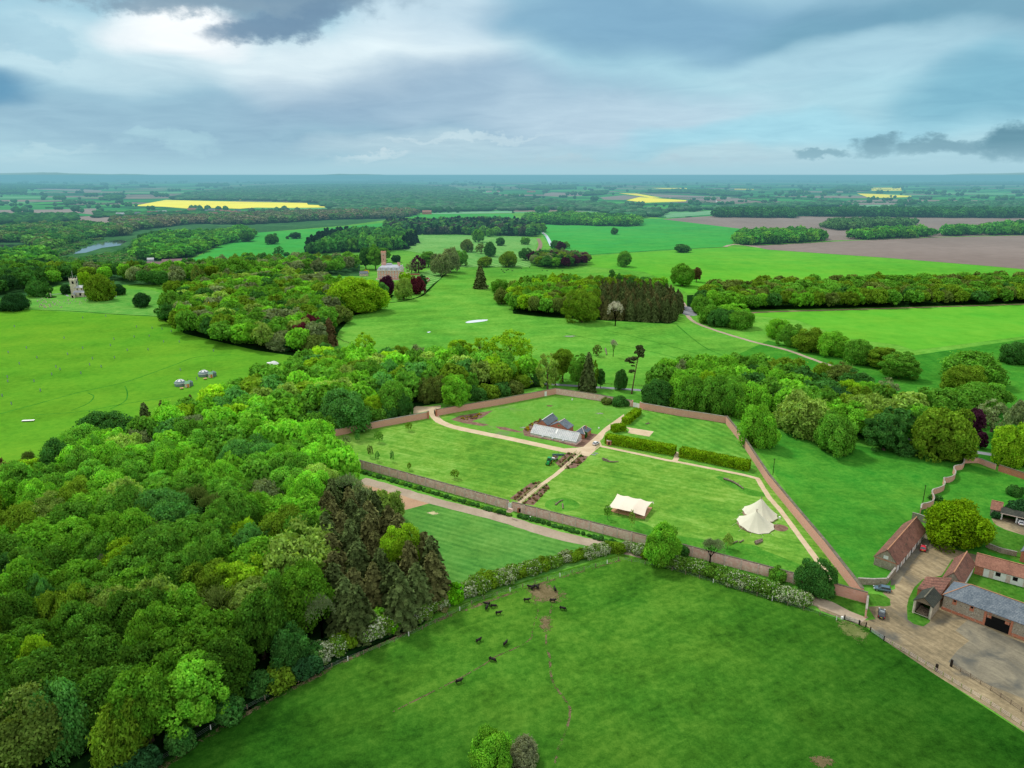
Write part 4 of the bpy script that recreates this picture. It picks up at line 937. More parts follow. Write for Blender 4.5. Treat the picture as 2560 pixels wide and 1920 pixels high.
based('I', 30, 590, 480, 62, 'mid', 'round', label='rounded green tree just behind the brownish bushy one')
based('I', 150, 610, 490, 42, 'pale', 'round', label='white flowering tree at the left tip of the round copse')
based('I', 745, 846, 572, 118, 'olive', label='big olive tree with a bare trunk before the round copse')
based('I', 1030, 880, 655, 72, 'white', 'bare', label='bleached dead tree in front of the dark copse conifers')
based('G', 1940, 556, 350, 58, 'spruce', 'darkcon', label='dark pointed conifer standing alone east of the hall', cl=0)
based('G', 1275, 650, 475, 72, 'pale', label='pale green lime tree on the lawn before the hall')
based('G', 1390, 605, 455, 55, 'copper', label='crimson tree on the lawn just right of the hall front', cl=0.05)
based('G', 1135, 615, 455, 58, 'plum', label='dark purple tree left of the pale lime before the hall', cl=0.05)
based('G', 1435, 570, 445, 38, 'deep', 'round', label='dark cedar beside the crimson tree by the hall')
based('G', 1288, 500, 415, 44, 'lime', label='lime green tree touching the hall corner')
based('G', 1600, 445, 255, 78, 'greyg', 'feather', label='tall grey green tree on the hall lawn by the sunk fence')
based('G', 1680, 415, 215, 75, 'greyg', 'feather', label='grey tree behind the tall grey green one near the hall')
based('G', 1770, 360, 225, 52, 'mid', label='green tree at the right end of the hall garden row')
based('G', 1490, 370, 225, 62, 'mid', 'tall', label='slender green trees group right of the hall roof')
based('G', 1405, 420, 275, 66, 'plum', 'open', label='mauve tinted tree beside the hall garden steps')
based('G', 1345, 425, 330, 38, 'greyg', 'open', label='thin grey green tree right of the hall wall')
based('G', 1035, 395, 185, 62, 'mid', 'tall', label='tall green tree behind the hall, middle of three')
based('G', 950, 390, 190, 50, 'dark', 'tall', label='tall dark tree behind the hall, left of three')
based('G', 1105, 330, 195, 44, 'mid', 'tall', label='tall green tree beside the brick water tower')
based('G', 1212, 330, 270, 32, 'deep', label='small very dark tree right of the brick water tower')
based('G', 955, 430, 392, 24, 'yellow', 'bush', label='golden yellow shrub left of the hall', kind='bush')
based('G', 880, 755, 470, 200, 'lime', 'round', label='huge lime green tree in front of the hall, the broadest one', cl=0.0)
based('G', 790, 740, 560, 110, 'bright', 'round', label='bright green tree against the left side of the broadest one')
based('G', 1080, 640, 505, 60, 'blue', 'round', label='bluish tree on the right side of the broadest lime green one')
based('G', 1825, 240, 135, 52, 'brown', label='brown green tree at the left of the pale hall lawn trees')
based('G', 1925, 155, 50, 42, 'mid', label='green tree at the back of the pale hall lawn')
based('G', 1945, 255, 165, 42, 'brown', 'open', label='thin brown tree in the middle of the pale hall lawn')
based('G', 2022, 280, 160, 48, 'dark', label='dark double tree in the middle of the pale hall lawn')
based('G', 2110, 185, 118, 36, 'dark', label='dark low tree before the wood edge on the hall lawn')
based('G', 2020, 110, 45, 32, 'mid', label='small green tree before the wood behind the hall lawn')
based('G', 1975, 368, 280, 58, 'olive', label='olive tree on the near edge of the hall lawn')
based('G', 140, 172, 90, 58, 'dark', label='dark spreading tree on the emerald slope, left one')
based('G', 342, 125, 72, 46, 'deep', label='flat topped dark tree on the emerald slope')
based('G', 272, 130, 100, 14, 'dark', 'bush', label='tiny bush beside the flat topped slope tree', kind='bush')
based('G', 200, 282, 195, 44, 'dark', 'open', label='open dark tree above the hall wood on the slope')
based('G', 265, 275, 238, 22, 'dark', 'bush', label='low dark bush below the open slope tree', kind='bush')
based('E', 2140, 150, 68, 62, 'dark', label='dark tree on the slope edge by the river wood')
# churchyard
based('E', 865, 655, 442, 100, 'olive', 'round', label='big olive tree hiding the east end of the church', cl=0)
based('E', 1232, 712, 588, 66, 'deep', 'round', label='round dark yew alone on the church lawn', cl=0)
based('E', 1020, 610, 525, 55, 'deep', 'round', label='dark purple green yew right of the church', cl=0)
based('E', 575, 602, 525, 48, 'deep', 'round', label='very dark yew left of the church tower', cl=0)
based('E', 135, 745, 600, 95, 'deep', 'round', label='large dark round tree at the churchyard corner', cl=0)
based('E', 10, 750, 690, 50, 'deep', 'bush', label='dark bush at the left edge by the churchyard', cl=0, kind='bush')
based('E', 335, 625, 495, 82, 'dark', label='rounded dark tree left of the churchyard path', cl=0)
based('E', 1720, 540, 360, 56, 'brown', 'open', label='brown budding tree before the hall wood')
based('E', 2040, 520, 300, 115, 'mid', 'feather', label='large weeping willow green tree right of the church lawn')
based('E', 1595, 535, 470, 30, 'mid', 'bush', label='small round tree beside the brown budding tree')
based('E', 1500, 600, 488, 66, 'olive', label='olive rounded tree at the edge of the church lawn')
based('E', 740, 520, 418, 46, 'lime', label='lime green tree peeping over the nave roof')
# middle belt between the park and the walled garden
crown('G', 940, 1010, 82, 14, C['lime'], 'open', label='yellow green tree at the top edge of the left wood')
crown('G', 1265, 1145, 105, 15, C['olive'], 'round', label='olive tree near the park edge above the chestnut')
crown('G', 1400, 1130, 80, 13, C['greyg'], 'feather', label='grey green tree behind the bright chestnut')
crown('G', 1465, 1290, 92, 15, C['bright'], 'round', label='bright green rounded tree left of the candle chestnut')
crown('G', 1530, 1400, 105, 13, C['brown'], 'feather', label='brownish budding tree above the west gate')
crown('G', 1725, 1400, 118, 19, C['bright'], 'tall', label='tall chestnut with pale candles behind the west gate')
crown('G', 1850, 1365, 60, 13, C['mid'], 'round', label='small green tree right of the candle chestnut')
crown('G', 1750, 1065, 88, 16, C['lime'], 'tall', label='tall yellow green tree at the park edge')
crown('G', 1935, 1055, 92, 16, C['lime'], 'open', label='yellow green tree right of the tall park edge tree')
based('I', 120, 1200, 918, 150, 'lime', 'open', label='spreading oak with thin yellow green leaves by the estate road', cl=0.1)
crown('I', 30, 1190, 110, 14, C['pale'], 'feather', label='pale green willow left of the spreading oak')
crown('I', 190, 1240, 70, 12, C['lime'], 'round', label='lime green tree below the spreading oak')
crown('G', 1830, 1210, 62, 11, C['olive'], 'feather', label='olive shrubby tree left of the pale willow')
for i, (x, y, r, t) in enumerate([(1900, 1440, 75, 'dark'), (2010, 1420, 85, 'olive'), (2120, 1400, 80, 'dark'), (2230, 1390, 72, 'brown'), (2300, 1340, 62, 'olive')]):
    crown('G', x, y, r, 8, C[t], 'bush', label=['dark', 'olive', 'dark leafy', 'brown tinged', 'thin olive'][i] + ' shrub outside the west garden wall, ' + ['first from the gate', 'second from the gate', 'middle of the row', 'fourth from the gate', 'nearest the estate road'][i])
based('I', 575, 1362, 1060, 88, 'olive', 'tall', label='tall olive tree by the estate road behind the north wall', cl=0.2)
based('I', 445, 1425, 1110, 86, 'pale', 'open', label='thin pale green tree between the road and the garden wall', cl=0.15)
based('I', 372, 1398, 1290, 40, 'dark', 'round', label='small dark green tree by the estate road')
based('I', 512, 1395, 1180, 60, 'olive', 'open', label='slim olive tree in front of the tall olive one')
based('I', 715, 1410, 1135, 74, 'mid', 'tall', label='bright round headed tree left of the roadside spruce')
based('I', 792, 1452, 1088, 75, 'spruce', 'spruce', label='tall brown green spruce with a pale trunk by the garden wall', cl=0)
based('I', 902, 1415, 1235, 38, 'dark', 'tall', label='small leaning dark tree right of the roadside spruce')
based('I', 843, 1420, 1180, 34, 'olive', 'open', label='thin young tree close beside the roadside spruce')
based('I', 1072, 1430, 1265, 48, 'dark', 'round', label='grey green young tree by the road left of the leaning pine')
based('I', 872, 1140, 1040, 38, 'brown', 'open', label='tiny budding tree alone in the park meadow')
based('I', 1012, 1146, 985, 38, 'grey', 'bare', label='slender pale bare tree in the park meadow')
based('I', 1060, 1568, 1472, 54, 'dark', 'bush', label='dark green bush against the north garden wall', kind='bush', cl=0)
based('I', 955, 1550, 1492, 46, 'brown', 'bush', label='brown climbing shrub against the north garden wall', kind='bush', cl=0)
based('I', 1132, 1570, 1512, 30, 'dark', 'bush', label='small dark shrub beside the white double gate', kind='bush', cl=0)
# big group right of the north gate
for i, (k, x, y, r, t, sh) in enumerate([('B', 1255, 120, 105, 'dark', 'round'), ('I', 1590, 1290, 85, 'greyg', 'feather'), ('I', 1600, 1400, 120, 'bright', 'round'), ('I', 1740, 1290, 115, 'bright', 'round'), ('I', 1820, 1370, 90, 'lime', 'round'),
        ('I', 1970, 1255, 130, 'bright', 'round'), ('I', 1680, 1425, 125, 'mid', 'round'), ('I', 1900, 1450, 125, 'mid', 'round'), ('I', 2090, 1430, 120, 'mid', 'round'), ('B', 1880, 130, 130, 'mid', 'round'),
        ('B', 2100, 170, 140, 'bright', 'round'), ('B', 2140, 400, 135, 'bright', 'round'), ('B', 1905, 165, 100, 'mid', 'round'), ('F', 170, 930, 215, 'olive', 'feather'), ('F', 20, 1010, 140, 'bright', 'round'), ('I', 2200, 1235, 90, 'mid', 'round')]):
    crown(k, x, y, r, 17 if i else 13, C[t], sh, label=['small dark tree nearest the white double gate', 'bare grey green tree peeping above the gate group', 'bright domed tree of the gate group, on its left', 'bright domed tree at the top of the gate group',
        'lime crown in the middle of the gate group', 'bright domed tree at the top right of the gate group', 'mid green tree at the left foot of the gate group', 'mid green tree behind the middle of the garden wall', 'mid green tree high above the wall corner',
        'mid green tree over the garden wall before its corner', 'bright tree over the east corner of the garden', 'low bright round tree outside the east garden wall', 'mid green tree touching the garden wall coping', 'big drooping olive beech, the largest right of the gate group', 'bright tree left of the drooping olive beech', 'mid green tree between the gate group and the olive beech'][i])
# right hand park trees
RT = [('F', 300, 1260, 185, 16, 'pale', 'feather', 'large grey green lime tree with a pale trunk in the meadow'), ('F', 130, 1170, 90, 13, 'blue', 'round', 'bluish tree behind the large grey green lime'),
      ('F', 590, 1430, 152, 15, 'mid', 'round', 'round green tree with foliage down to the meadow grass'), ('F', 600, 1165, 118, 15, 'deep', 'tall', 'very dark holly between two pale limes'),
      ('F', 690, 1085, 95, 13, 'lime', 'round', 'yellow green tree behind the very dark holly'), ('F', 450, 1030, 78, 11, 'blue', 'feather', 'bluish grey tree above the grey green lime'),
      ('F', 780, 1010, 120, 12, 'dark', 'feather', 'low dark tree at the back of the park group'), ('F', 860, 1095, 85, 12, 'bright', 'round', 'bright tree at the back of the park group'),
      ('F', 850, 1260, 135, 16, 'pale', 'feather', 'pale lime tree with a white stem near the estate road'), ('F', 1010, 1130, 90, 12, 'olive', 'feather', 'olive tree left of the dark park pond'),
      ('F', 1030, 1400, 125, 17, 'dark', 'tall', 'dark tree before the visible bit of estate road'), ('F', 1510, 1170, 165, 13, 'mid', 'feather', 'broad green tree behind the thick trunked oak'),
      ('F', 1540, 1430, 195, 19, 'olive', 'round', 'thick trunked oak beside the estate road'), ('F', 1290, 1340, 105, 15, 'mid', 'open', 'thin green tree left of the thick trunked oak'),
      ('F', 1780, 870, 205, 16, 'mid', 'feather', 'great spreading tree alone near the field hedge'), ('F', 1700, 970, 140, 13, 'olive', 'round', 'olive tree in front of the great spreading tree'),
      ('F', 1820, 1120, 180, 13, 'mid', 'round', 'wide green tree below the great spreading tree'), ('F', 1960, 1290, 125, 14, 'greyg', 'open', 'bare grey tree behind the purple tree'),
      ('F', 2200, 1270, 78, 10, 'greyg', 'feather', 'grey green tree at the right edge of the park'), ('F', 2170, 750, 105, 12, 'dark', 'round', 'dark tree at the right edge below the field hedge'),
      ('F', 2150, 1530, 140, 15, 'lime', 'round', 'lime green tree at the right edge behind the wavy wall'), ('F', 640, 920, 105, 9, 'brown', 'feather', 'pale brown budding shrub in the park'),
      ('F', 500, 905, 78, 8, 'olive', 'feather', 'olive budding shrub left of the pale brown one'), ('F', 1030, 1050, 88, 8, 'greyg', 'open', 'bare bush above the dark park pond'), ('F', 1210, 1580, 80, 5, 'dark', 'bush', 'low dark bush left of the thick trunked oak')]
for k, x, y, r, h, t, sh, lb in RT: crown(k, x, y, r * 1.1, h * 1.05, C[t], sh, label=lb)
crown('F', 1790, 1330, 75, 14, C['plum'], 'tall', label='purple tree beside the estate road near the wavy wall')
crown('F', 1850, 1500, 45, 8, C['plum'], 'tall', label='small purple tree below the larger purple one')
# avenue
AV = [('I', 1780, 680, 95, 'mid', 'behind the track junction'), ('I', 1880, 640, 100, 'bright', 'tallest beside the belt end'), ('I', 1980, 640, 100, 'mid', 'second row at the belt end'), ('I', 1860, 760, 95, 'mid', 'over the track junction'), ('I', 1960, 790, 90, 'dark', 'low on the left of the clump'),
      ('I', 2040, 745, 130, 'bright', 'largest bright crown of the clump'), ('I', 2110, 800, 105, 'mid', 'right foot of the clump')]
for k, x, y, r, t, pl in AV: crown(k, x, y, r, 14, C[t], 'round', label='sycamore of the clump west of the avenue, ' + pl)
AV2 = [('F', 85, 535, 98, 'bright', 'first'), ('F', 215, 600, 95, 'mid', 'second'), ('F', 375, 635, 128, 'olive', 'third'), ('F', 580, 675, 128, 'bright', 'fourth'), ('F', 790, 740, 112, 'mid', 'fifth')]
for k, x, y, r, t, pl in AV2: crown(k, x, y, r, 14, C[t], 'round', label='domed tree of the slanting avenue, %s from the left' % pl)
crown('F', 1000, 780, 112, 14, C['olive'], 'tall', label='dark olive tree at the right end of the avenue')
crown('F', 1150, 855, 130, 15, C['mid'], 'tall', label='flowering chestnut at the right end of the avenue')
# farm and garden trees
crown('r', 800, 1800, 690, 13, C['olive'], 'round', label='large dome shaped green tree in the farmyard', cf=0.45)
TREES[-1]['r'] *= 0.86; TREES[-1]['tint'] = (0.17, 0.32, 0.008)
based('r', 2130, 1620, 1240, 260, 'deep', 'bush', label='dark shrubbery behind the carport', kind='bush', cl=0)
based('r', 1620, 1660, 1510, 95, 'deep', 'bush', label='dark ivy bush against the red roofed shed', kind='bush', cl=0)
based('r', 2000, 1180, 950, 130, 'dark', 'feather', label='dark bush at the right edge inside the wavy wall', kind='bush', cl=0)
based('r', 330, 1270, 1140, 110, 'dark', 'bush', label='dark shrub growing in the bend of the wavy wall', kind='bush', cl=0)
based('C', 405, 1325, 1040, 128, 'dark', 'round', label='dark leafy tree by the south end of the garden wall', cl=0)
based('C', 80, 1220, 1085, 70, 'mid', 'bush', label='green bush on top of the south garden wall', kind='bush', cl=0)
based('B', 1290, 1600, 1290, 142, 'bright', 'round', label='bright green tree standing over the south garden wall', cl=0.05)
based('B', 1480, 1540, 1440, 55, 'dark', 'bush', label='dark scrub beside the bright wall tree', kind='bush', cl=0)
based('B', 1710, 1620, 1390, 110, 'greyg', 'bare', label='feathery half bare tree at the south wall', cl=0)
crown('O', 655, 1660, 165, 9, C['bright'], 'round', label='bright green tree top at the bottom edge of the meadow', cf=0.5)
TREES[-1]['r'] = 3.7
crown('O', 930, 1650, 150, 5, C['greyg'], 'feather', label='thin grey bush at the bottom edge of the meadow', cf=0.5)
TREES[-1]['r'] = 2.9; TREES[-1]['tint'] = (0.26, 0.30, 0.16)
# young trees in the west lawn of the walled garden
for i, (x, b, t, r, tn) in enumerate([(768, 612, 535, 24, 'olive'), (325, 712, 628, 18, 'blue'), (232, 735, 648, 28, 'greyg'), (512, 712, 618, 32, 'mid'), (222, 792, 728, 14, 'blue'), (438, 838, 735, 22, 'brown'), (497, 872, 788, 18, 'blue'), (624, 878, 782, 16, 'blue'), (772, 950, 885, 18, 'olive'), (1165, 1025, 945, 32, 'olive')]):
    based('A', x, b, t, r, tn, 'open', kind='young_tree', label='young %s tree on the west garden lawn, %s' % (WORD[tn], ['nearest the west gate', 'first along the west wall', 'farthest left of the back row', 'bushiest of the group', 'lowest at the far left', 'budding one in the middle', 'first of the slim pair', 'second of the slim pair', 'next to the south wall', 'alone on the open lawn'][i]), cl=0.25)
for i, (k, x, b, t, r) in enumerate([('s', 205, 1080, 680, 85), ('s', 875, 1310, 840, 75), ('B', 1860, 1490, 1360, 40)]):
    based(k, x, b, t, r, 'mid' if i == 0 else 'pale', 'open', kind='young_tree', label=['young green tree by the left end of the stretch tent', 'thin pale sapling in front of the stretch tent', 'thin sapling by the log near the south wall'][i], cl=0.25)
# individual crowns in the left wood
WD = [('L', 1640, 380, 215, 'greyg', 'bare', 15, 'large feathery grey tree rising above the left wood'), ('L', 930, 370, 215, 'dark', 'round', 17, 'dark domed tree on the meadow edge of the left wood'),
      ('L', 1250, 260, 82, 'spruce', 'spruce', 19, 'dark pointed conifer at the meadow edge, left of a pair'), ('L', 1400, 240, 70, 'spruceb', 'spruce', 19, 'brownish pointed conifer at the meadow edge, right of a pair'),
      ('L', 1650, 175, 60, 'rust', 'spruce', 17, 'rusty conifer between green crowns near the yurts'), ('L', 1270, 375, 130, 'olive', 'round', 13, 'olive crown below the pair of pointed conifers'),
      ('L', 1190, 500, 110, 'greyg', 'feather', 13, 'low grey crown below the dark domed tree'), ('L', 1030, 430, 60, 'rust', 'feather', 13, 'rusty brown crown beside the dark domed tree'),
      ('L', 480, 640, 155, 'dark', 'round', 18, 'dark towering crown at the left meadow edge'), ('L', 700, 720, 165, 'mid', 'round', 18, 'green crown right of the dark towering one'),
      ('L', 260, 680, 70, 'brown', 'bare', 14, 'bare brown tree at the left meadow edge'), ('L', 60, 770, 85, 'rust', 'open', 16, 'dark ragged tree at the left border of the photo'),
      ('L', 1650, 1010, 160, 'brown', 'bare', 15, 'big bare brown crown in the middle of the left wood'), ('L', 1820, 1070, 130, 'brown', 'bare', 15, 'bare brown crown right of the big bare one'),
      ('L', 1400, 1330, 180, 'brown', 'bare', 14, 'twiggy leafless tree low in the middle of the left wood'), ('L', 2100, 1290, 110, 'lime', 'round', 15, 'yellow lime crown near the spruces of the left wood'),
      ('L', 2170, 960, 95, 'brown', 'bare', 14, 'grey brown bare crown behind the spruces'), ('L', 850, 1580, 60, 'grey', 'bare', 14, 'small grey bare top in the lower left wood'),
      ('M', 345, 730, 165, 'lime', 'round', 15, 'golden green maple near the lower left corner'), ('M', 1640, 900, 265, 'bright', 'tall', 17, 'brightest green tree on the meadow edge, lower left wood'),
      ('M', 520, 1120, 235, 'blue', 'round', 16, 'large bluish green crown in the lower left corner'), ('M', 1000, 1280, 200, 'olive', 'feather', 14, 'olive ragged crown near the bottom edge'),
      ('M', 330, 180, 115, 'blue', 'round', 15, 'small bluish crown left of the olive domes'), ('M', 560, 300, 190, 'olive', 'round', 15, 'wide olive dome above the golden maple'),
      ('M', 1330, 200, 210, 'pale', 'feather', 16, 'large pale feathery crown below the twiggy tree'), ('M', 1900, 260, 210, 'brown', 'bare', 15, 'big brown twiggy crown near the white trunk'),
      ('N', 640, 620, 300, 'pale', 'feather', 19, 'great pale beech left of the spruces, widest of the wood'), ('N', 330, 130, 170, 'greyg', 'feather', 14, 'grey budding crown above the great pale beech'),
      ('N', 650, 150, 115, 'bright', 'round', 16, 'bright crown above the spruces'), ('N', 830, 1120, 150, 'greyg', 'bare', 14, 'grey leafless tree with long limbs by the hawthorns'),
      ('N', 1170, 150, 115, 'greyg', 'feather', 13, 'grey green willow at the track end'), ('N', 1380, 180, 125, 'pale', 'feather', 11, 'rounded pale willow beside the bare earth patch'),
      ('N', 1030, 60, 140, 'greyg', 'bare', 13, 'thin leafless crowns by the start of the track'), ('N', 1530, 560, 130, 'lime', 'round', 18, 'lime green crown among the dark spruces', .45),
      ('N', 1640, 690, 55, 'lime', 'round', 13, 'small lime green crown under the spruces'), ('N', 1290, 1170, 100, 'bright', 'bush', 6, 'bright green bush at the foot of the spruces'),
      ('N', 460, 960, 170, 'mid', 'round', 15, 'green crown left of the grey leafless tree'), ('N', 560, 1400, 160, 'dark', 'round', 10, 'dark low tree behind the white broken trunk')]
for k, x, y, r, t, sh, h, lb, *cl_ in WD:
    crown(k, x, y, r, h, C[t], sh, label=lb, cf=0.68 if sh != 'bare' else 0.6)
    if cl_: TREES[-1]['cl'] = cl_[0]
# copper beeches and special crowns in the hall wood
HW = [('G', 525, 465, 62, 'copper', 'round', 14, 'crimson tree at the back of the hall wood'), ('G', 470, 870, 70, 'copper', 'round', 19, 'crimson crown at the near edge of the hall wood'), ('G', 400, 950, 75, 'copper', 'round', 17, 'crimson crown just below the nearest crimson one'),
      ('G', 630, 900, 60, 'rust', 'darkcon', 20, 'tall rusty redwood at the near tip of the hall wood'), ('G', 670, 770, 125, 'brown', 'feather', 14, 'wide brown budding crown above the redwood'), ('G', 220, 990, 115, 'greyg', 'feather', 12, 'grey willow at the near edge of the hall wood'),
      ('G', 320, 1020, 65, 'deep', 'tall', 10, 'very dark yew beside the grey willow'), ('G', 510, 1020, 90, 'brown', 'feather', 13, 'brown tree between the yew and the redwood'), ('G', 590, 1080, 60, 'blue', 'feather', 10, 'bluish willow at the tip of the hall wood'),
      ('G', 660, 1150, 95, 'brown', 'feather', 11, 'brownish shrubby tree joining the two woods'), ('G', 620, 510, 68, 'lime', 'round', 14, 'lime green crown beside the far crimson tree'), ('G', 420, 750, 70, 'mid', 'round', 14, 'bright rounded crown inside the hall wood'),
      ('E', 1800, 740, 70, 'yellow', 'round', 14, 'yellow green crown on the west side of the hall wood'), ('E', 2130, 900, 130, 'mid', 'round', 15, 'green domed tree at the meadow edge of the hall wood'), ('E', 1430, 750, 60, 'dark', 'round', 12, 'dark crown at the west tip of the hall wood')]
for k, x, y, r, t, sh, h, lb in HW: crown(k, x, y, r, h, C[t], sh, label=lb)
# conifer plantation of the left wood
conA = [(826, 1300), (880, 1290), (930, 1320), (1000, 1385), (1075, 1450), (1100, 1505), (1030, 1560), (930, 1600), (860, 1590), (835, 1520), (820, 1440), (800, 1370)]
fill(conA, 6.0, 16.5, 4.8, ['spruce', 'spruce', 'spruceb', 'spruceb'], ['spruce'], 'in the spruce stand of the left wood', 'spruces of the left wood', jit=0.15)
def woodtint(x, y, c):          # corner darkening painted into the leaf tints, deepest on the nearest trees
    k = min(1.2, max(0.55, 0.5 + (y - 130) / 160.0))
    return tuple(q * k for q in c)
LW = [(-260, 1990), (300, 1950), (375, 1900), (545, 1790), (700, 1690), (810, 1640), (850, 1590), (820, 1500), (790, 1400), (800, 1320), (880, 1270), (905, 1240), (860, 1195), (815, 1155), (690, 1122), (810, 1080), (925, 1052), (985, 1035), (1030, 1012), (1100, 1000), (1240, 980), (1340, 955),
      (1200, 935), (1050, 930), (900, 935), (780, 935), (650, 990), (560, 1035), (450, 1088), (330, 1115), (250, 1130), (200, 1160), (100, 1215), (0, 1260), (-170, 1310), (-330, 1500), (-330, 1990)]
for x, y, r, t, lb in [(225, 400, 190, 'blue', 'huge bluish domed tree overhanging the wall left of the west gate'), (465, 395, 98, 'lime', 'yellow green round tree right of the huge bluish dome by the wall'), (640, 290, 140, 'mid', 'green domed tree nearest the west gate turning area'),
        (430, 130, 150, 'mid', 'broad green dome behind the yellow green tree near the west gate'), (120, 110, 150, 'bright', 'bright dome high up behind the huge bluish tree'), (20, 690, 95, 'bright', 'bright tree hiding the west corner of the garden wall'), (700, 130, 110, 'mid', 'green dome above the one nearest the west gate'), (720, 370, 70, 'dark', 'dark foliage column beside the west gate turning area')]:
    crown('A', x, y, r, 17 if r > 130 else 11, C[t], 'round', label=lb)
fill([(700, 1118), (826, 1086), (930, 1062), (1000, 1045), (1010, 1030), (930, 1040), (810, 1065), (690, 1100)], 5, 9, 4.6, ['dark', 'mid', 'mid'], ['round', 'bush'], 'behind the west garden wall', 'trees behind the west garden wall')
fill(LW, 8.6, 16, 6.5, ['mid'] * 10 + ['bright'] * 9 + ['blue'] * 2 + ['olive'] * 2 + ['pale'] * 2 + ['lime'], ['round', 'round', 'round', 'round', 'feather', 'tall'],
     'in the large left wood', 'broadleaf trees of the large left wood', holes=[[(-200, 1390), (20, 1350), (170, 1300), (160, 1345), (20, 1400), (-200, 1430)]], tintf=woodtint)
GR = [(1640, 995), (1720, 1008), (1830, 1022), (1900, 1045), (1990, 1062), (2060, 1055), (2000, 990), (1900, 955), (1760, 945), (1660, 965)]
fill(GR, 9.5, 16, 6.8, ['mid', 'bright', 'bright', 'mid', 'dark'], ['round', 'tall'], 'in the group right of the gate', 'trees of the group right of the north gate')
fill([(2010, 1075), (2130, 1090), (2240, 1108), (2310, 1098), (2290, 1050), (2130, 1010), (2010, 1000)], 11.5, 14, 6.5, ['mid', 'dark', 'pale', 'olive', 'bright'], ['round', 'feather'], 'among the park trees by the pond', 'park trees by the pond')
# bushes and low edge of the left wood along the meadow
fill([(300, 1960), (382, 1920), (555, 1808), (700, 1718), (830, 1655), (800, 1640), (690, 1690), (540, 1785), (370, 1890), (280, 1940)], 4.5, 5.0, 3.2, ['dark', 'deep', 'dark', 'olive'], ['bush'], 'on the meadow edge of the left wood', 'bushes on the wood edge')
# the hall wood
HWp = [(410, 800), (470, 838), (560, 862), (640, 876), (750, 888), (800, 866), (830, 828), (846, 798), (870, 770), (860, 738), (830, 725), (780, 712), (700, 700), (600, 712), (500, 740), (440, 765)]
fill(HWp, 10.5, 17, 7.6, ['mid', 'mid', 'mid', 'dark', 'greyg', 'olive', 'bright', 'bright', 'pale'], ['round', 'round', 'feather', 'tall'], 'in the wood before the hall', 'trees of the wood before the hall')
# round copse: broadleaves to the west, conifers to the east
fill([(140, 690), (150, 765), (400, 790), (700, 812), (860, 820), (860, 600), (760, 570), (500, 565), (250, 580), (160, 620)], 8.8, 15, 6.0, ['lime', 'olive', 'bright', 'mid', 'mid', 'brown'], ['round', 'round', 'tall'], 'in the west half of the round copse', 'broadleaf trees of the round copse', k='I')
fill([(880, 822), (1100, 834), (1500, 852), (1560, 830), (1600, 730), (1480, 640), (1300, 600), (1000, 575), (880, 600)], 6.5, 15.5, 4.0, ['spruce', 'spruce', 'spruceb'], ['spruce'], 'in the dark east half of the round copse', 'conifers of the round copse', k='I')
fill([(860, 620), (1400, 640), (1440, 590), (1000, 555), (860, 570)], 9, 15, 5.5, ['mid', 'bright', 'olive', 'dark'], ['round'], 'along the back of the round copse', 'broadleaf trees of the round copse', k='I')
# small park copse
fill([(330, 365), (450, 382), (640, 382), (785, 352), (760, 320), (600, 300), (400, 295), (310, 330)], 10, 13, 6.5, ['mid', 'brown', 'dark', 'greyg', 'plum', 'olive'], ['round', 'feather'], 'in the small park copse', 'trees of the small park copse', k='I')
# tree belt on the right (front rows are told apart)
fill([(1730, 776), (1900, 775), (2209, 768), (2560, 758), (2600, 757), (2600, 745), (2560, 746), (2209, 755), (1900, 761), (1740, 762)], 9.5, 14, 6.2, ['olive', 'mid', 'brown', 'olive', 'mid', 'dark', 'bright'], ['round', 'feather', 'tall'], 'in the front of the long tree belt', 'trees of the long belt')
fill([(1740, 760), (1900, 760), (2209, 754), (2560, 745), (2700, 742), (2700, 706), (2560, 711), (2200, 719), (1900, 726), (1770, 735)], 13, 14, 7.5, ['olive', 'brown', 'mid', 'mid'], ['round'], 'back', 'back')
# woods round the church
fill([(140, 704), (300, 704), (400, 722), (470, 716), (560, 705), (640, 694), (820, 688), (890, 680), (890, 664), (640, 666), (560, 676), (440, 688), (280, 690), (140, 690)], 13, 17, 7.5, ['mid', 'mid', 'dark', 'olive', 'bright', 'greyg'], ['round', 'tall', 'feather'], 'in the grove between the church and the hall', 'trees of the church grove')
fill([(-60, 742), (20, 738), (60, 725), (140, 712), (180, 700), (140, 684), (-60, 690)], 13, 17, 7.5, ['dark', 'mid', 'deep'], ['round', 'tall'], 'in the trees left of the church', 'trees left of the church')
# hawthorn hedge with blossom
HH = [(735, 1690, 0, 9), (800, 1655, 9, 30), (842, 1634, 0, 26), (866, 1620, 2, 26), (925, 1595, 1, 34), (955, 1584, 0, 30), (985, 1574, 3, 26), (1018, 1562, 1, 26), (1052, 1545, 0, 26), (1075, 1532, 0, 22), (1100, 1523, 1, 22), (1128, 1508, 3, 30), (1168, 1492, 1, 24), (1195, 1482, 0, 26), (1219, 1466, 2, 24), (1245, 1462, 0, 22), (1262, 1458, 1, 22),
      (1284, 1447, 0, 22), (1303, 1444, 2, 18), (1325, 1437, 0, 22), (1340, 1432, 0, 18), (1360, 1424, 2, 18), (1378, 1420, 4, 18), (1394, 1415, 4, 16), (1414, 1405, 5, 17), (1432, 1405, 2, 15), (1450, 1400, 2, 16), (1468, 1398, 1, 17), (1488, 1393, 1, 18), (1508, 1388, 1, 18), (1528, 1383, 2, 18), (1548, 1384, 2, 16), (1570, 1379, 5, 15), (1600, 1388, 1, 18), (1625, 1395, 2, 18)]
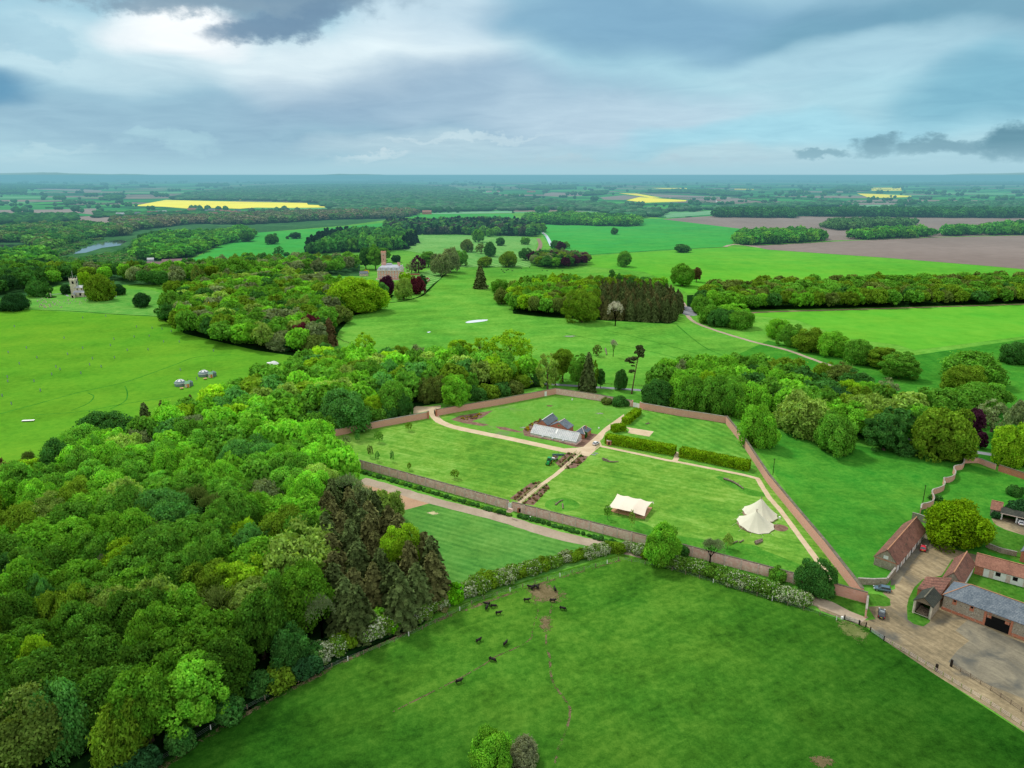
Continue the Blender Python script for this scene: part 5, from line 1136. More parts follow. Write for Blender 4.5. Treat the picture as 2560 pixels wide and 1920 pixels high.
nm = {0: ('may1', 'hawthorn bush dusted with blossom'), 1: ('may0', 'hawthorn bush half white with blossom'), 2: ('bush', 'plain green hedge bush'), 3: ('bush', 'bright glossy green hedge bush'), 4: ('may2', 'hawthorn with few flowers'), 5: ('may0', 'hawthorn bush white with blossom'), 9: ('may0', 'pale flowering hawthorn at the wood corner')}
ordn = ['first', 'second', 'third', 'fourth', 'fifth', 'sixth', 'seventh', 'eighth', 'ninth', 'tenth', 'eleventh', 'twelfth', 'thirteenth', 'fourteenth', 'fifteenth', 'sixteenth', 'seventeenth', 'eighteenth', 'nineteenth', 'twentieth',
        'twenty-first', 'twenty-second', 'twenty-third', 'twenty-fourth', 'twenty-fifth', 'twenty-sixth', 'twenty-seventh', 'twenty-eighth', 'twenty-ninth', 'thirtieth', 'thirty-first', 'thirty-second', 'thirty-third', 'thirty-fourth', 'thirty-fifth']
for i, (x, y, t, r) in enumerate(HH):
    sh, lb = nm[t]; q = P(x, y); rr = max(2.0, r / pxm(q.y) * 1.05)
    add_tree(q.x, q.y + 1.2, rr * 1.55, rr, {0: (0.14, 0.29, 0.03), 1: (0.15, 0.29, 0.04), 2: (0.17, 0.32, 0.02), 3: (0.15, 0.48, 0.015), 4: (0.14, 0.30, 0.03), 5: (0.18, 0.27, 0.08), 9: (0.18, 0.29, 0.08)}[t], sh,
             kind='hawthorn_bush' if t != 3 and t != 2 else 'bush', label=lb + ', %s along the meadow hedge from the left' % ordn[i], group='bushes of the hawthorn hedge', cat='bush')
for i, (x, y, t) in enumerate([(1670, 1398, 2), (1697, 1405, 0), (1722, 1412, 4), (1750, 1420, 0), (1778, 1428, 2), (1805, 1437, 4), (1832, 1446, 0), (1858, 1455, 1), (1885, 1462, 0), (1912, 1470, 4), (1938, 1478, 0), (1962, 1486, 1), (1985, 1492, 5), (2005, 1497, 5)]):
    sh, lb = nm[t]; q = P(x, y + 15)
    add_tree(q.x, q.y + 1.0, 3.9, 2.7, (0.12, 0.27, 0.03), sh, kind='hawthorn_bush' if t != 2 else 'bush', label=lb + ', %s right of the bright wall tree' % ordn[i], group='bushes of the right hand hedge', cat='bush')
# low shrubs at the foot of the outer garden wall
for i in range(40):
    t = i / 39; x = 838 + (1272 - 838) * t; y = 1155 + (1282 - 1155) * t + 4
    q = P(x, y); add_tree(q.x, q.y - 0.9, rt.uniform(0.8, 1.5), rt.uniform(0.8, 1.3), C['dark'] if i % 3 else C['mid'], 'bush', kind='wall_shrub', label='low dark shrub at the foot of the outer garden wall, left stretch', group='shrubs along the outer garden wall, left stretch', cat='shrub')
for i in range(22):
    t = i / 21; x = 1300 + (1600 - 1300) * t; y = 1288 + (1372 - 1288) * t
    q = P(x, y); add_tree(q.x, q.y - 1.2, rt.uniform(0.6, 1.4), rt.uniform(0.7, 1.3), C['dark'], 'bush', kind='wall_shrub', label='low dark shrub at the foot of the outer garden wall, right stretch', group='shrubs along the outer garden wall, right stretch', cat='shrub')

# ------------------------------------------------------------------ build them
for t in TREES:
    if isinstance(t['tint'], str): t['tint'] = C[t['tint']]
    if t['kind'] is None:
        t['kind'] = {'spruce': 'conifer_tree', 'darkcon': 'conifer_tree', 'bare': 'bare_tree', 'bush': 'bush'}.get(t['shape'], 'broadleaf_tree')
    t['px'] = t['r'] * pxm(t['y'], t['h'])
    pxx = 1280 + F * t['x'] / (t['y'] * CP + (CH - t['h'] * 0.6) * SP)
    tt_ = (t['y'] * CP + (CH - t['h'] * 0.6) * SP); dn = (CH - t['h'] * 0.6) * CP - t['y'] * SP
    t['sx'], t['sy'] = pxx, 960 + F * dn / tt_
    t['vis'] = -t['px'] * 1.3 < pxx < 2560 + t['px'] * 1.3 and t['sy'] - t['px'] * 1.6 < 1920
def crown_tf(t, s):
    """scale and offset of the unit crown for a tree"""
    if s in ('spruce', 'darkcon'):
        w = 0.25
        return (t['r'] / w / 1.02, t['r'] / w / 1.02, t['h']), 0.0
    zc0 = {'round': (0.85, 0.47), 'tall': (1.35, 1.08), 'feather': (0.9, 0.5), 'open': (1.0, 0.7), 'bush': (0.8, 0.6)}.get(s if not s.startswith('may') else 'bush')
    low = t['cl'] * t['h']
    sz = (t['h'] - low) / (zc0[0] * 1.05 + zc0[1] * 1.05 + 0.12)
    if t['h'] > 9 and t['cl'] == 0 and s in ('round', 'feather') and t.get('place'): sz *= 0.78
    return (t['r'], t['r'], sz), t['h'] - sz * (zc0[0] * 1.05 + 0.05)
seen = [t for t in TREES if t['vis'] and not (t.get('place') == 'back')]
bl = sorted([t for t in seen if t['kind'] == 'broadleaf_tree'], key=lambda t: -t['px'] - (1000 if t['label'] else 0))
rest = bl[298:]
restid = set(id(t) for t in rest)
made = [t for t in seen if id(t) not in restid]
rest = rest + [t for t in TREES if t.get('place') == 'back' or (not t['vis'] and -500 < t['sx'] < 3100)]
print('trees', len(TREES), 'things', len(made), 'rest', len(rest))
cnt = {}
for i, t in enumerate(made):
    s = t['shape']; rz = rt.uniform(0, 6.28)
    if t['label'] is None:
        t['label'] = '%s %s %s, %d%% across, %d%% down' % (t['word'], {'conifer_tree': 'conifer', 'bare_tree': 'leafless tree', 'bush': 'bush'}.get(t['kind'], 'tree'), t['place'], round(t['sx'] / 25.6), round(t['sy'] / 19.2))
    cat = t['cat'] if t['kind'] not in ('bush', 'hawthorn_bush') else 'bush'
    o = thing(t['kind'], (t['x'], t['y'], 0), t['label'], cat, t['group'], rz)
    if s == 'bare':
        limbs, tw = BARE[rt.randrange(4)]
        k = t['h']; kr = t['r']
        for nm_, me in (('trunk', limbs), ('twigs', tw)):
            c = bpy.data.objects.new(nm_, me); COL.objects.link(c); c.parent = o; c.scale = (kr, kr, k); c.color = (*[q * (0.7 if nm_ == 'trunk' else 1) for q in t['tint']], 1)
            if nm_ == 'trunk' and not me.materials: me.materials.append(M['twig'])
        continue
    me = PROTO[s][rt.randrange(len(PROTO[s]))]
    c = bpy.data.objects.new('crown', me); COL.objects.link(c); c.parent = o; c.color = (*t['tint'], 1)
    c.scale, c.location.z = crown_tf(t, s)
    if s not in ('spruce', 'darkcon'): q_ = rt.uniform(0.88, 1.14); c.scale = (c.scale[0] * q_, c.scale[1] / q_, c.scale[2]); c.rotation_euler = (rt.uniform(-.12, .12), rt.uniform(-.12, .12), 0)
    if s in ('bush',) or s.startswith('may'):
        c.name = 'foliage'; c.location.z = max(c.location.z * 0.8, t['h'] * 0.35)
    if t['kind'] in ('wall_shrub', 'bush', 'hawthorn_bush'): continue
    tr = bpy.data.objects.new('trunk', TRUNK_C if s in ('spruce', 'darkcon') else TRUNK[i % 3]); COL.objects.link(tr); tr.parent = o
    w = min(t['h'], t['r'] * 2.2) * (0.75 if t['kind'] != 'young_tree' else 0.35)
    tr.scale = (w, w, t['h']) if s not in ('spruce', 'darkcon') else (t['h'], t['h'], t['h'])
# the scarcely distinguishable rest of the trees, one object
def merged(name, items, LOD, mat, label, cat='trees'):
    VV = []; QQ = []; TT = []; CC = []; n = 0; rng = np.random.default_rng(5)
    for it in items:
        x, y, z, sx_, sz_, tint, kind = it
        V, Q, tn = LOD[kind][rng.integers(len(LOD[kind]))]
        a = rng.uniform(0, 6.28); co, si = math.cos(a), math.sin(a)
        v = V * np.array([sx_, sx_, sz_]); w = np.stack([v[:, 0] * co - v[:, 1] * si + x, v[:, 0] * si + v[:, 1] * co + y, v[:, 2] + z], 1)
        VV.append(w); QQ.append(Q + n); n += len(V); TT.append(tn); CC.append(np.tile(np.array(tint), (len(Q), 1)))
    me = np_mesh(name, np.concatenate(VV), np.concatenate(QQ), np.concatenate(TT), M[mat], tint=np.concatenate(CC))
    o = bpy.data.objects.new(name, me); COL.objects.link(o)
    return tag(o, label, cat, kind='stuff')
LOD1 = {'b': [crown_arrays(200 + s, nl=30, nleaf=34, lobe=(0.25, 0.38), leaf=0.15, zs=0.9, hullr=0.72) for s in range(4)], 'c': [conifer_arrays(210 + s, levels=10, br=8, per=6, leaf=0.09) for s in range(2)]}
LOD2 = {'b': [crown_arrays(220 + s, nl=14, nleaf=9, lobe=(0.32, 0.5), leaf=0.36, zs=0.9, hullr=0.8) for s in range(4)], 'c': [conifer_arrays(230 + s, levels=5, br=5, per=3, leaf=0.2) for s in range(2)]}
LOD3 = {'b': [(lambda h: (h[0], h[1], np.random.default_rng(s).uniform(0.7, 1.3, len(h[1]))))(hull(6, 4, 1.0, 0.9, rng=np.random.default_rng(s))) for s in range(5)]}
LOD3['c'] = LOD3['b']
items = []
for t in rest:
    if t['shape'] in ('spruce', 'darkcon'): items.append((t['x'], t['y'], 0, t['r'] / 0.25, t['h'], t['tint'], 'c'))
    elif t['shape'] == 'bare': continue
    else: items.append((t['x'], t['y'], t['h'] * 0.58, t['r'], t['h'] * 0.48, t['tint'], 'b'))
if items: merged('woodland_trees', items, LOD1, 'leaf_t', 'smaller trees deep in the park woods and the back of the tree belt')
# far woods
FAR = [
 ('wood by the lake, left of the church', [(-80, 690), (0, 682), (150, 668), (240, 640), (340, 655), (470, 645), (545, 615), (640, 590), (600, 580), (560, 590), (430, 592), (325, 612), (310, 598), (200, 640), (160, 642), (60, 640), (-80, 660)], 15, 14, 'mid', None),
 ('river wood beyond the lake', [(-200, 606), (50, 606), (130, 628), (200, 606), (300, 592), (330, 578), (200, 565), (60, 572), (-200, 590)], 16, 13, 'mix', None),
 ('grey green belt at the foot of the park slope', [(310, 596), (330, 578), (480, 560), (640, 562), (760, 553), (850, 549), (1000, 546), (1042, 537), (1035, 531), (900, 532), (700, 538), (500, 549), (280, 553), (300, 575)], 17, 14, 'grey', None),
 ('small wood by the left ploughed field', [(-200, 560), (40, 562), (110, 562), (195, 553), (190, 543), (60, 543), (-200, 546)], 20, 14, 'dark', None),
 ('tree belt round the village', [(235, 546), (240, 532), (330, 533), (440, 531), (520, 533), (640, 532), (828, 528), (832, 534), (640, 538), (500, 538), (300, 541)], 20, 8, 'dark', None),
 ('wide dark forest in the middle distance', [(430, 500), (470, 486), (640, 468), (800, 462), (980, 462), (1130, 470), (1150, 480), (1280, 498), (1500, 513), (1560, 519), (1660, 530), (1650, 543), (1570, 546), (1500, 532), (1420, 524), (1280, 527), (1130, 530), (1040, 532), (920, 534), (830, 524), (790, 508), (640, 502)], 34, 15, 'teal', None),
 ('conifer edged copse on the emerald slope', [(762, 637), (860, 632), (960, 629), (1020, 622), (1042, 607), (1030, 597), (960, 590), (860, 592), (800, 602)], 12, 17, 'cop', None),
 ('dark wood behind the hall lawn', [(960, 573), (1040, 587), (1150, 586), (1240, 590), (1340, 592), (1355, 580), (1300, 562), (1200, 558), (1060, 560), (980, 562)], 13, 15, 'darkcop', None),
 ('long copse on the far side of the wheat', [(1303, 556), (1340, 561), (1450, 564), (1590, 567), (1599, 562), (1590, 553), (1500, 547), (1400, 542), (1320, 546)], 15, 15, 'mid', None),
 ('dark belt left of the far ploughed field', [(1780, 544), (1990, 545.5), (1990, 536), (1900, 532), (1800, 534)], 18, 18, 'dark', None),
 ('long dark belt above the ploughed fields', [(2003, 541), (2280, 544), (2560, 546), (2900, 548), (2900, 536), (2560, 533), (2300, 532), (2100, 532), (2010, 533)], 18, 18, 'dark', None),
 ('far wood at the right edge', [(2265, 523), (2330, 514), (2560, 507), (2900, 503), (2900, 530), (2560, 529), (2300, 528)], 26, 15, 'teal', None),
 ('long oval copse in the ploughed field', [(2058, 570), (2090, 576), (2140, 576), (2165, 571), (2278, 567), (2284, 560), (2200, 556), (2080, 558)], 14, 13, 'grey2', None),
 ('middle copse on the ploughed field edge', [(2120, 598), (2160, 600), (2325, 592.5), (2332, 586), (2300, 582), (2170, 585), (2130, 589)], 14, 14, 'bright', None),
 ('round copse on the ploughed field edge', [(2352, 591), (2440, 588), (2446, 581), (2400, 578), (2360, 582)], 14, 15, 'mid', None),
 ('copse at the right edge of the ploughed field', [(2455, 588), (2560, 587), (2750, 586), (2750, 572), (2520, 571), (2460, 578)], 14, 16, 'mid', None),
 ('copse at the corner of the wheat field', [(1836, 609), (1870, 613.5), (1920, 612), (2050, 604.5), (2062, 598), (2040, 590), (1920, 588), (1860, 591)], 12, 15, 'bright', None),
 ('thin wood along the far valley', [(1000, 472), (1100, 468), (1130, 476), (1060, 480)], 34, 14, 'teal', None),
 ('flat wood with gaps near the horizon', [(1290, 469), (1360, 465), (1440, 465), (1430, 473), (1340, 475)], 34, 16, 'dark', None),
 ('wood beside the pink field', [(1455, 491), (1510, 487), (1520, 480), (1470, 484)], 26, 15, 'dark', None),
 ('dark wood below the thin yellow strip', [(1610, 483), (1720, 484), (1830, 492), (1870, 488), (1800, 478), (1690, 476)], 30, 15, 'dark', None),
 ('trees between the yellow and the brown fields', [(1660, 530), (1700, 522), (1780, 522), (1880, 515), (1960, 512), (2090, 508), (2100, 516), (1960, 524), (1820, 532), (1770, 526)], 30, 13, 'teal', None),
 ('flat wood at the left edge of the plain', [(-300, 476), (0, 474), (120, 472), (240, 474), (230, 467), (60, 462), (-300, 462)], 34, 16, 'dark', None),
 ('small dark wood at the left edge', [(-100, 488), (62, 484), (64, 476), (-100, 476)], 26, 16, 'dark', None),
 ('copse in the fields on the left', [(258, 502), (300, 500), (312, 494), (270, 492)], 20, 14, 'dark', None),
 ('distant wood above the yellow strip', [(495, 466), (570, 466), (570, 461), (500, 460)], 34, 15, 'dark', None),
 ('far belt left of the far yellow square', [(2080, 477), (2170, 478), (2175, 468), (2100, 466)], 30, 14, 'dark', None),
 ('distant wooded ridge on the right', [(2200, 463), (2560, 462), (2900, 462), (2900, 455), (2400, 455)], 45, 16, 'teal', None),
 ('distant tree line on the right plain', [(1540, 452), (1900, 454), (2200, 456), (2200, 452), (1700, 449)], 55, 16, 'teal', None),
 ('distant woods left of the centre', [(600, 458), (800, 457), (1000, 458), (1000, 452), (700, 452)], 55, 16, 'teal', None),
]
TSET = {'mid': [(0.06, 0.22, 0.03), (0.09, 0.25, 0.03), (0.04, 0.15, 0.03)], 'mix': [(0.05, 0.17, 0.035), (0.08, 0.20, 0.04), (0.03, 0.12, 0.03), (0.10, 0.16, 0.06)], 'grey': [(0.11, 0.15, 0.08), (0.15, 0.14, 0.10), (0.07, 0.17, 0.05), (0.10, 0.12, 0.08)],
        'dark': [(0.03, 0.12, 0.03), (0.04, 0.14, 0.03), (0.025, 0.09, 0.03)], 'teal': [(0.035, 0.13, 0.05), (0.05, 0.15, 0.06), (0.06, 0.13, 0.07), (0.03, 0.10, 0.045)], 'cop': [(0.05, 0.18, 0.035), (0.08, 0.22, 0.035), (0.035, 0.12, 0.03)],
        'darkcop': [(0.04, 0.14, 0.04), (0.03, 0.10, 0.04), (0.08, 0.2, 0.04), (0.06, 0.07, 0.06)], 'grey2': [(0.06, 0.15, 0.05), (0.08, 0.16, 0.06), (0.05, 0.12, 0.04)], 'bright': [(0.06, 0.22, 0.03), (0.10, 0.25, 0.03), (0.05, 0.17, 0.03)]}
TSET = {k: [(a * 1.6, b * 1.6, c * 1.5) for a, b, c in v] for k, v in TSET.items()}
rf = random.Random(77); LAKE = [P(*p) for p in [(135, 668), (135, 628), (240, 594), (335, 588), (350, 640), (330, 664)]]
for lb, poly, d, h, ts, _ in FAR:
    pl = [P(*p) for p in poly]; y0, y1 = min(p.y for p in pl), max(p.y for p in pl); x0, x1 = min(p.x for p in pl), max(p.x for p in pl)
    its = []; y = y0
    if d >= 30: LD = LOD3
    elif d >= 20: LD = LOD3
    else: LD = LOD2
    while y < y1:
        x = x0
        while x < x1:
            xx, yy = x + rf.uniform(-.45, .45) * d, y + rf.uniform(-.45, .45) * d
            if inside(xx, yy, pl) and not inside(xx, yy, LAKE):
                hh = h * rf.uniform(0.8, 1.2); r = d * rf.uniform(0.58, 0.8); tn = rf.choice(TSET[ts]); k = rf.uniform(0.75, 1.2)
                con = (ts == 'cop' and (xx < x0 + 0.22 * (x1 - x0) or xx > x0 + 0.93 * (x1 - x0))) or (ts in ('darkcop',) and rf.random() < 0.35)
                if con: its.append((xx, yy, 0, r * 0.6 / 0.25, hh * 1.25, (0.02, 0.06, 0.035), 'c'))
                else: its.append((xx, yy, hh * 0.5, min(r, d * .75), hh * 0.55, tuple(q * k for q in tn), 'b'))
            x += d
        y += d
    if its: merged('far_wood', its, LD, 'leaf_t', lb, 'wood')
its = []
for _ in range(900):
    px, py = rf.uniform(130, 350), rf.uniform(598, 668); q = P(px, py)
    if inside(px, py, [(140, 648), (200, 619), (250, 600), (300, 593), (336, 596), (330, 620), (290, 634), (240, 643), (200, 650)]): continue
    its.append((q.x, q.y, 1.2, 5, 3.2, rf.choice(TSET['mix']), 'b'))
merged('lakeside_scrub', its, LOD2, 'leaf_t', 'low scrub on the banks of the lake', 'scrub')
# single trees and hedges of the far plain
its = []
for _ in range(900):
    px = rf.uniform(-100, 2700); py = 448 + 90 * rf.random() ** 1.6
    q = P(px, py)
    if 1040 < px < 1900 and py > 532: continue
    if px > 1850 and py > 535: continue
    if (330 < px < 830 and 498 < py < 524) or (1540 < px < 1720 and 480 < py < 510) : continue
    r = rf.uniform(5, 10) * (1 + q.y / 9000); tn = rf.choice(TSET['dark'] + TSET['teal'])
    for j in range(rf.choice([1, 1, 2, 4])):
        its.append((q.x + j * r * rf.uniform(1, 2), q.y, r * 0.8, r, r * 0.9, tn, 'b'))
merged('hedgerow_trees', its, LOD3, 'leaf_t', 'scattered trees and clumps on the far plain')
its = []
for _ in range(150):
    px = rf.uniform(-50, 2600); py = 452 + 74 * rf.random() ** 1.3; q = P(px, py)
    if 150 < px < 1560 and 466 < py: continue
    L = rf.uniform(150, 700) * (1 + q.y / 9000); a = rf.choice([0.06, 0.06, 0.06, 1.6]) + rf.uniform(-.15, .15); st_ = 8 + q.y / 800
    n = int(L / st_)
    for j in range(n):
        if rf.random() < 0.12: continue
        k = 1.9 if rf.random() < 0.1 else 1
        its.append((q.x + math.cos(a) * j * st_, q.y + math.sin(a) * j * st_, 1.3 * k, st_ * 0.62 * (1 if k == 1 else 0.8), 1.9 * k + q.y / 5000, rf.choice(TSET['dark']), 'b'))
merged('hedgerows', its, LOD3, 'leaf_t', 'dark hedgerows dividing the far fields', 'hedges')
# ------------------------------------------------------------------ materials of built things
M['brick'] = mat_brick('old_brick', (0.62, 0.28, 0.21), (0.72, 0.40, 0.32), (0.78, 0.62, 0.54), mort=(0.5, 0.4, 0.33))
M['brick_pale'] = mat_brick('limewashed_brick', (0.70, 0.39, 0.32), (0.76, 0.50, 0.43), (0.84, 0.72, 0.65), mort=(0.55, 0.46, 0.4), lime_amt=0.42)
M['brick_red'] = mat_brick('red_brick', (0.42, 0.13, 0.07), (0.50, 0.20, 0.11), (0.5, 0.35, 0.28), lime_amt=0.8)
M['hall_brick'] = mat_brick('hall_brick', (0.66, 0.32, 0.26), (0.72, 0.42, 0.35), (0.78, 0.6, 0.53), lime_amt=0.6, scl=1)
M['flint'] = mat_flint('flint_wall')
M['coping'] = mat_ground('mossy_coping', (0.07, 0.06, 0.045), (0.13, 0.12, 0.08), (0.24, 0.22, 0.17), 0.4, 2.0)
M['cap_pale'] = mat_ground('lichen_coping', (0.16, 0.14, 0.11), (0.30, 0.28, 0.24), (0.48, 0.46, 0.42), 0.5, 2.0)
M['white'] = mat_plain('white_paint', (0.80, 0.80, 0.78), 0.5, 0.3, 0.05)
M['render'] = mat_plain('grey_pier', (0.62, 0.50, 0.44), 0.9, 0.1, 0.2)
M['redtile'] = mat_tiles('red_pantiles', (0.10, 0.048, 0.036), (0.21, 0.095, 0.068), (0.33, 0.165, 0.115), (0.06, 0.05, 0.035), 4.0, 0.52)
M['redtile2'] = mat_tiles('orange_pantiles', (0.15, 0.07, 0.05), (0.29, 0.135, 0.09), (0.40, 0.20, 0.135), (0.13, 0.08, 0.04), 4.0, 0.6)
M['slate'] = mat_tiles('blue_slate', (0.065, 0.09, 0.115), (0.125, 0.155, 0.185), (0.22, 0.25, 0.27), (0.12, 0.11, 0.08), 3.5, 0.62)
M['darkroof'] = mat_tiles('mossy_dark_roof', (0.02, 0.024, 0.02), (0.04, 0.045, 0.035), (0.07, 0.075, 0.055), (0.09, 0.10, 0.04), 3.0, 0.6)
M['rustroof'] = mat_plain('rusty_tin_roof', (0.17, 0.10, 0.105), 0.8, 0.2, 0.3, 0.15)
M['lead'] = mat_plain('lead_roof', (0.34, 0.37, 0.41), 0.5, 0.4, 0.2, 0.4)
M['stone'] = mat_plain('pale_stone', (0.55, 0.50, 0.40), 0.9, 0.1, 0.25, 0.7)
M['stone_w'] = mat_plain('stone_dressing', (0.68, 0.62, 0.50), 0.85, 0.1, 0.1, 0.7)
M['ridge'] = mat_plain('ridge_tiles', (0.40, 0.21, 0.12), 0.9, 0.1, 0.3)
M['wood'] = mat_plain('weathered_wood', (0.22, 0.17, 0.12), 0.9, 0.1, 0.3, 3)
M['wood_dark'] = mat_plain('dark_timber', (0.025, 0.02, 0.016), 0.9, 0.1, 0.3, 3)
M['rail'] = mat_plain('green_rail', (0.34, 0.37, 0.14), 0.9, 0.1, 0.2, 3)
M['log'] = mat_plain('dead_log', (0.20, 0.16, 0.12), 0.9, 0.1, 0.5, 2.5)
M['pale_post'] = mat_plain('pale_post', (0.50, 0.46, 0.38), 0.9, 0.1, 0.2, 3)
M['greyg'] = mat_plain('sapling_guard', (0.25, 0.36, 0.26), 0.9, 0.1)
M['black'] = mat_plain('black_rubber', (0.015, 0.015, 0.016), 0.8, 0.3, 0.2)
M['dark'] = mat_plain('dark_interior', (0.012, 0.012, 0.012), 0.9, 0.0, 0.2)
M['canvas'] = mat_plain('cream_canvas', (0.78, 0.68, 0.55), 0.8, 0.15, 0.03, 0.25)
M['canvas2'] = mat_plain('tipi_canvas', (0.66, 0.64, 0.50), 0.85, 0.1, 0.04, 0.3)
M['canvas_in'] = mat_plain('tipi_lining', (0.52, 0.32, 0.26), 0.9, 0.1, 0.1)
M['deck'] = mat_plain('timber_deck', (0.50, 0.28, 0.16), 0.8, 0.15, 0.2, 1.5)
M['galv'] = mat_plain('galvanised_steel', (0.40, 0.44, 0.44), 0.4, 0.5, 0.1, 2, 0.6)
M['green_paint'] = mat_plain('green_paint', (0.012, 0.30, 0.07), 0.35, 0.5, 0.1)
M['yellow_paint'] = mat_plain('yellow_paint', (0.7, 0.5, 0.02), 0.4, 0.5, 0.1)
M['redcar'] = mat_plain('red_car_paint', (0.55, 0.015, 0.035), 0.25, 0.6, 0.05)
M['bluecar'] = mat_plain('grey_blue_car_paint', (0.12, 0.20, 0.26), 0.25, 0.6, 0.1, 1, 0.4)
M['blackcar'] = mat_plain('dark_blue_car_paint', (0.018, 0.03, 0.05), 0.25, 0.6, 0.1)
M['whitecar'] = mat_plain('white_car_paint', (0.75, 0.78, 0.80), 0.3, 0.5, 0.04)
M['carglass'] = mat_glass('car_glass', (0.05, 0.065, 0.075), 0.08)
M['pane'] = mat_glass('window_glass', (0.10, 0.11, 0.12), 0.1)
M['lamp_r'] = mat_plain('red_lamp', (0.45, 0.01, 0.01), 0.3, 0.5, 0.1)
M['lamp_w'] = mat_plain('clear_lamp', (0.7, 0.72, 0.7), 0.2, 0.6, 0.1)
M['plate'] = mat_plain('yellow_plate', (0.75, 0.6, 0.08), 0.5, 0.3, 0.05)
M['cow'] = M['cow']; M['hide'] = mat_plain('black_hide', (0.016, 0.011, 0.010), 0.7, 0.25, 0.4, 2)
M['yurt'] = mat_plain('grey_yurt_canvas', (0.17, 0.24, 0.24), 0.85, 0.1, 0.1, 0.5)
M['yurt_w'] = mat_plain('white_yurt_canvas', (0.72, 0.74, 0.74), 0.8, 0.1, 0.06, 0.5)
M['orange'] = mat_plain('orange_door', (0.62, 0.24, 0.06), 0.7, 0.2, 0.1)
M['tin_green'] = mat_plain('green_tin', (0.04, 0.22, 0.08), 0.6, 0.3, 0.1)
M['compost'] = mat_plain('brown_load', (0.10, 0.055, 0.035), 0.95, 0.1, 0.4, 4)
# glasshouse glass: whitewashed panes with a little see-through
m, nt, out = newmat('whitewashed_glass'); M['gh'] = m
p = geo(nt)
w = nt.new('ShaderNodeTexWave', wave_type='BANDS', bands_direction='X'); nt.put(w.inputs['Vector'], nt.scalev(p, (1, 1, 1), -0.18)); w.inputs['Scale'].default_value = 0.5; w.inputs['Distortion'].default_value = 0.3
n_ = nt.noise(p, 0.45, 5, 0.7, 0.6)
c_ = nt.ramp(nt.m('ADD', nt.m('MULTIPLY', n_, 0.8), nt.m('MULTIPLY', w.outputs['Fac'], 0.12)), [(0.3, (0.42, 0.47, 0.49)), (0.5, (0.66, 0.69, 0.70)), (0.7, (0.84, 0.84, 0.82))])
b_ = nt.new('ShaderNodeBsdfPrincipled'); nt.put(b_.inputs['Base Color'], c_); b_.inputs['Roughness'].default_value = 0.25
t_ = nt.new('ShaderNodeBsdfTransparent'); x_ = nt.new('ShaderNodeMixShader'); x_.inputs[0].default_value = 0.22
nt.l.new(b_.outputs[0], x_.inputs[1]); nt.l.new(t_.outputs[0], x_.inputs[2]); nt.l.new(x_.outputs[0], out.inputs[0])

def wall_mb(pts, h, th, z0=0.0, hv=None, side=0):
    """solid wall along a polyline; side shifts the wall off the line"""
    sv = sidev(pts); m = MB(); vs = []
    for i, (p, n) in enumerate(zip(pts, sv)):
        hh = h if hv is None else hv[i]
        a, b = n * (th / 2 + side), n * (-th / 2 + side)
        vs += [(p[0] + a.x, p[1] + a.y, z0), (p[0] + b.x, p[1] + b.y, z0), (p[0] + b.x, p[1] + b.y, hh), (p[0] + a.x, p[1] + a.y, hh)]
    fs = []
    for i in range(len(pts) - 1):
        a = 4 * i; b = a + 4
        fs += [(a + j, a + (j + 1) % 4, b + (j + 1) % 4, b + j) for j in range(4)]
    fs += [(3, 2, 1, 0), tuple(4 * (len(pts) - 1) + j for j in range(4))]
    return m.add(vs, fs)
def garden_wall(pts, h, th, label, mat='brick', cap='coping', piers=None, group='walls of the walled garden', wob=0.0, parts=()):
    pts = [Vector((p[0], p[1], 0)) for p in pts]
    r = thing('garden_wall', pts[0], label, 'wall', group)
    wall_mb(pts, h, th).build('brickwork', M[mat], r)
    wall_mb(pts, h + 0.16, th + 0.14, z0=h + 0.002).build('coping', M[cap], r)
    if piers:
        sp, off, w = piers; d = 0; k = 0
        for a, b in zip(pts[:-1], pts[1:]):
            L = (b - a).length; e = (b - a) / L; n = Vector((-e.y, e.x, 0)) * off
            while d < L:
                if k < 95:
                    c = a + e * d + n
                    MB().box((c.x, c.y, (h + 0.05) / 2), (w, 0.34, h + 0.05), math.atan2(e.y, e.x)).build('pier', M['render'], r)
                k += 1; d += sp
            d -= L
    return r
HW_ = 3.3
sw = [P(700, 1112), P(827, 1149), P(1130, 1233), P(1272, 1273)]
g1 = garden_wall(sw, HW_, 0.4, 'long brick garden wall with pale piers beside the gravel track, left of its door', 'brick_pale', piers=(4.6, -0.3, 0.34))
sw2 = [P(1281, 1276), P(1440, 1317), P(1610, 1361), P(1731, 1391), P(1920, 1441), P(2066, 1480)]
g2 = garden_wall(sw2, HW_, 0.4, 'brick garden wall with pale piers running behind the right hand hedge', 'brick_pale', piers=(5.0, -0.3, 0.34))
g3 = garden_wall([P(2066, 1480), P(2166, 1508)], 3.4, 0.45, 'pink brick corner wall of the garden above the farm lane', 'brick', piers=None)
garden_wall([P(2167, 1508), P(2163, 1545)], 2.6, 0.4, 'short buttress wall running from the garden corner to the lane', 'brick', 'cap_pale')
garden_wall([P(1389, 985), P(1250, 1012), P(1160, 1027), P(1090, 1040)], HW_, 0.45, 'brick garden wall rising from the west gate to the northern corner', 'brick')
garden_wall([P(1072, 1045), P(950, 1068), P(824, 1093), P(700, 1117)], HW_ * 0.95, 0.45, 'brick garden wall left of the west gate against the wood', 'brick', 'cap_pale')
garden_wall([P(1389, 985), P(1440, 992.5), P(1500, 1002), P(1581, 1016.5)], HW_, 0.45, 'pale washed garden wall left of the white double gate', 'brick_pale', 'coping')
garden_wall([P(1600, 1022), P(1700, 1040), P(1760, 1049), P(1815, 1058)], HW_, 0.45, 'garden wall from the white double gate to the bend under the trees', 'brick', 'cap_pale')
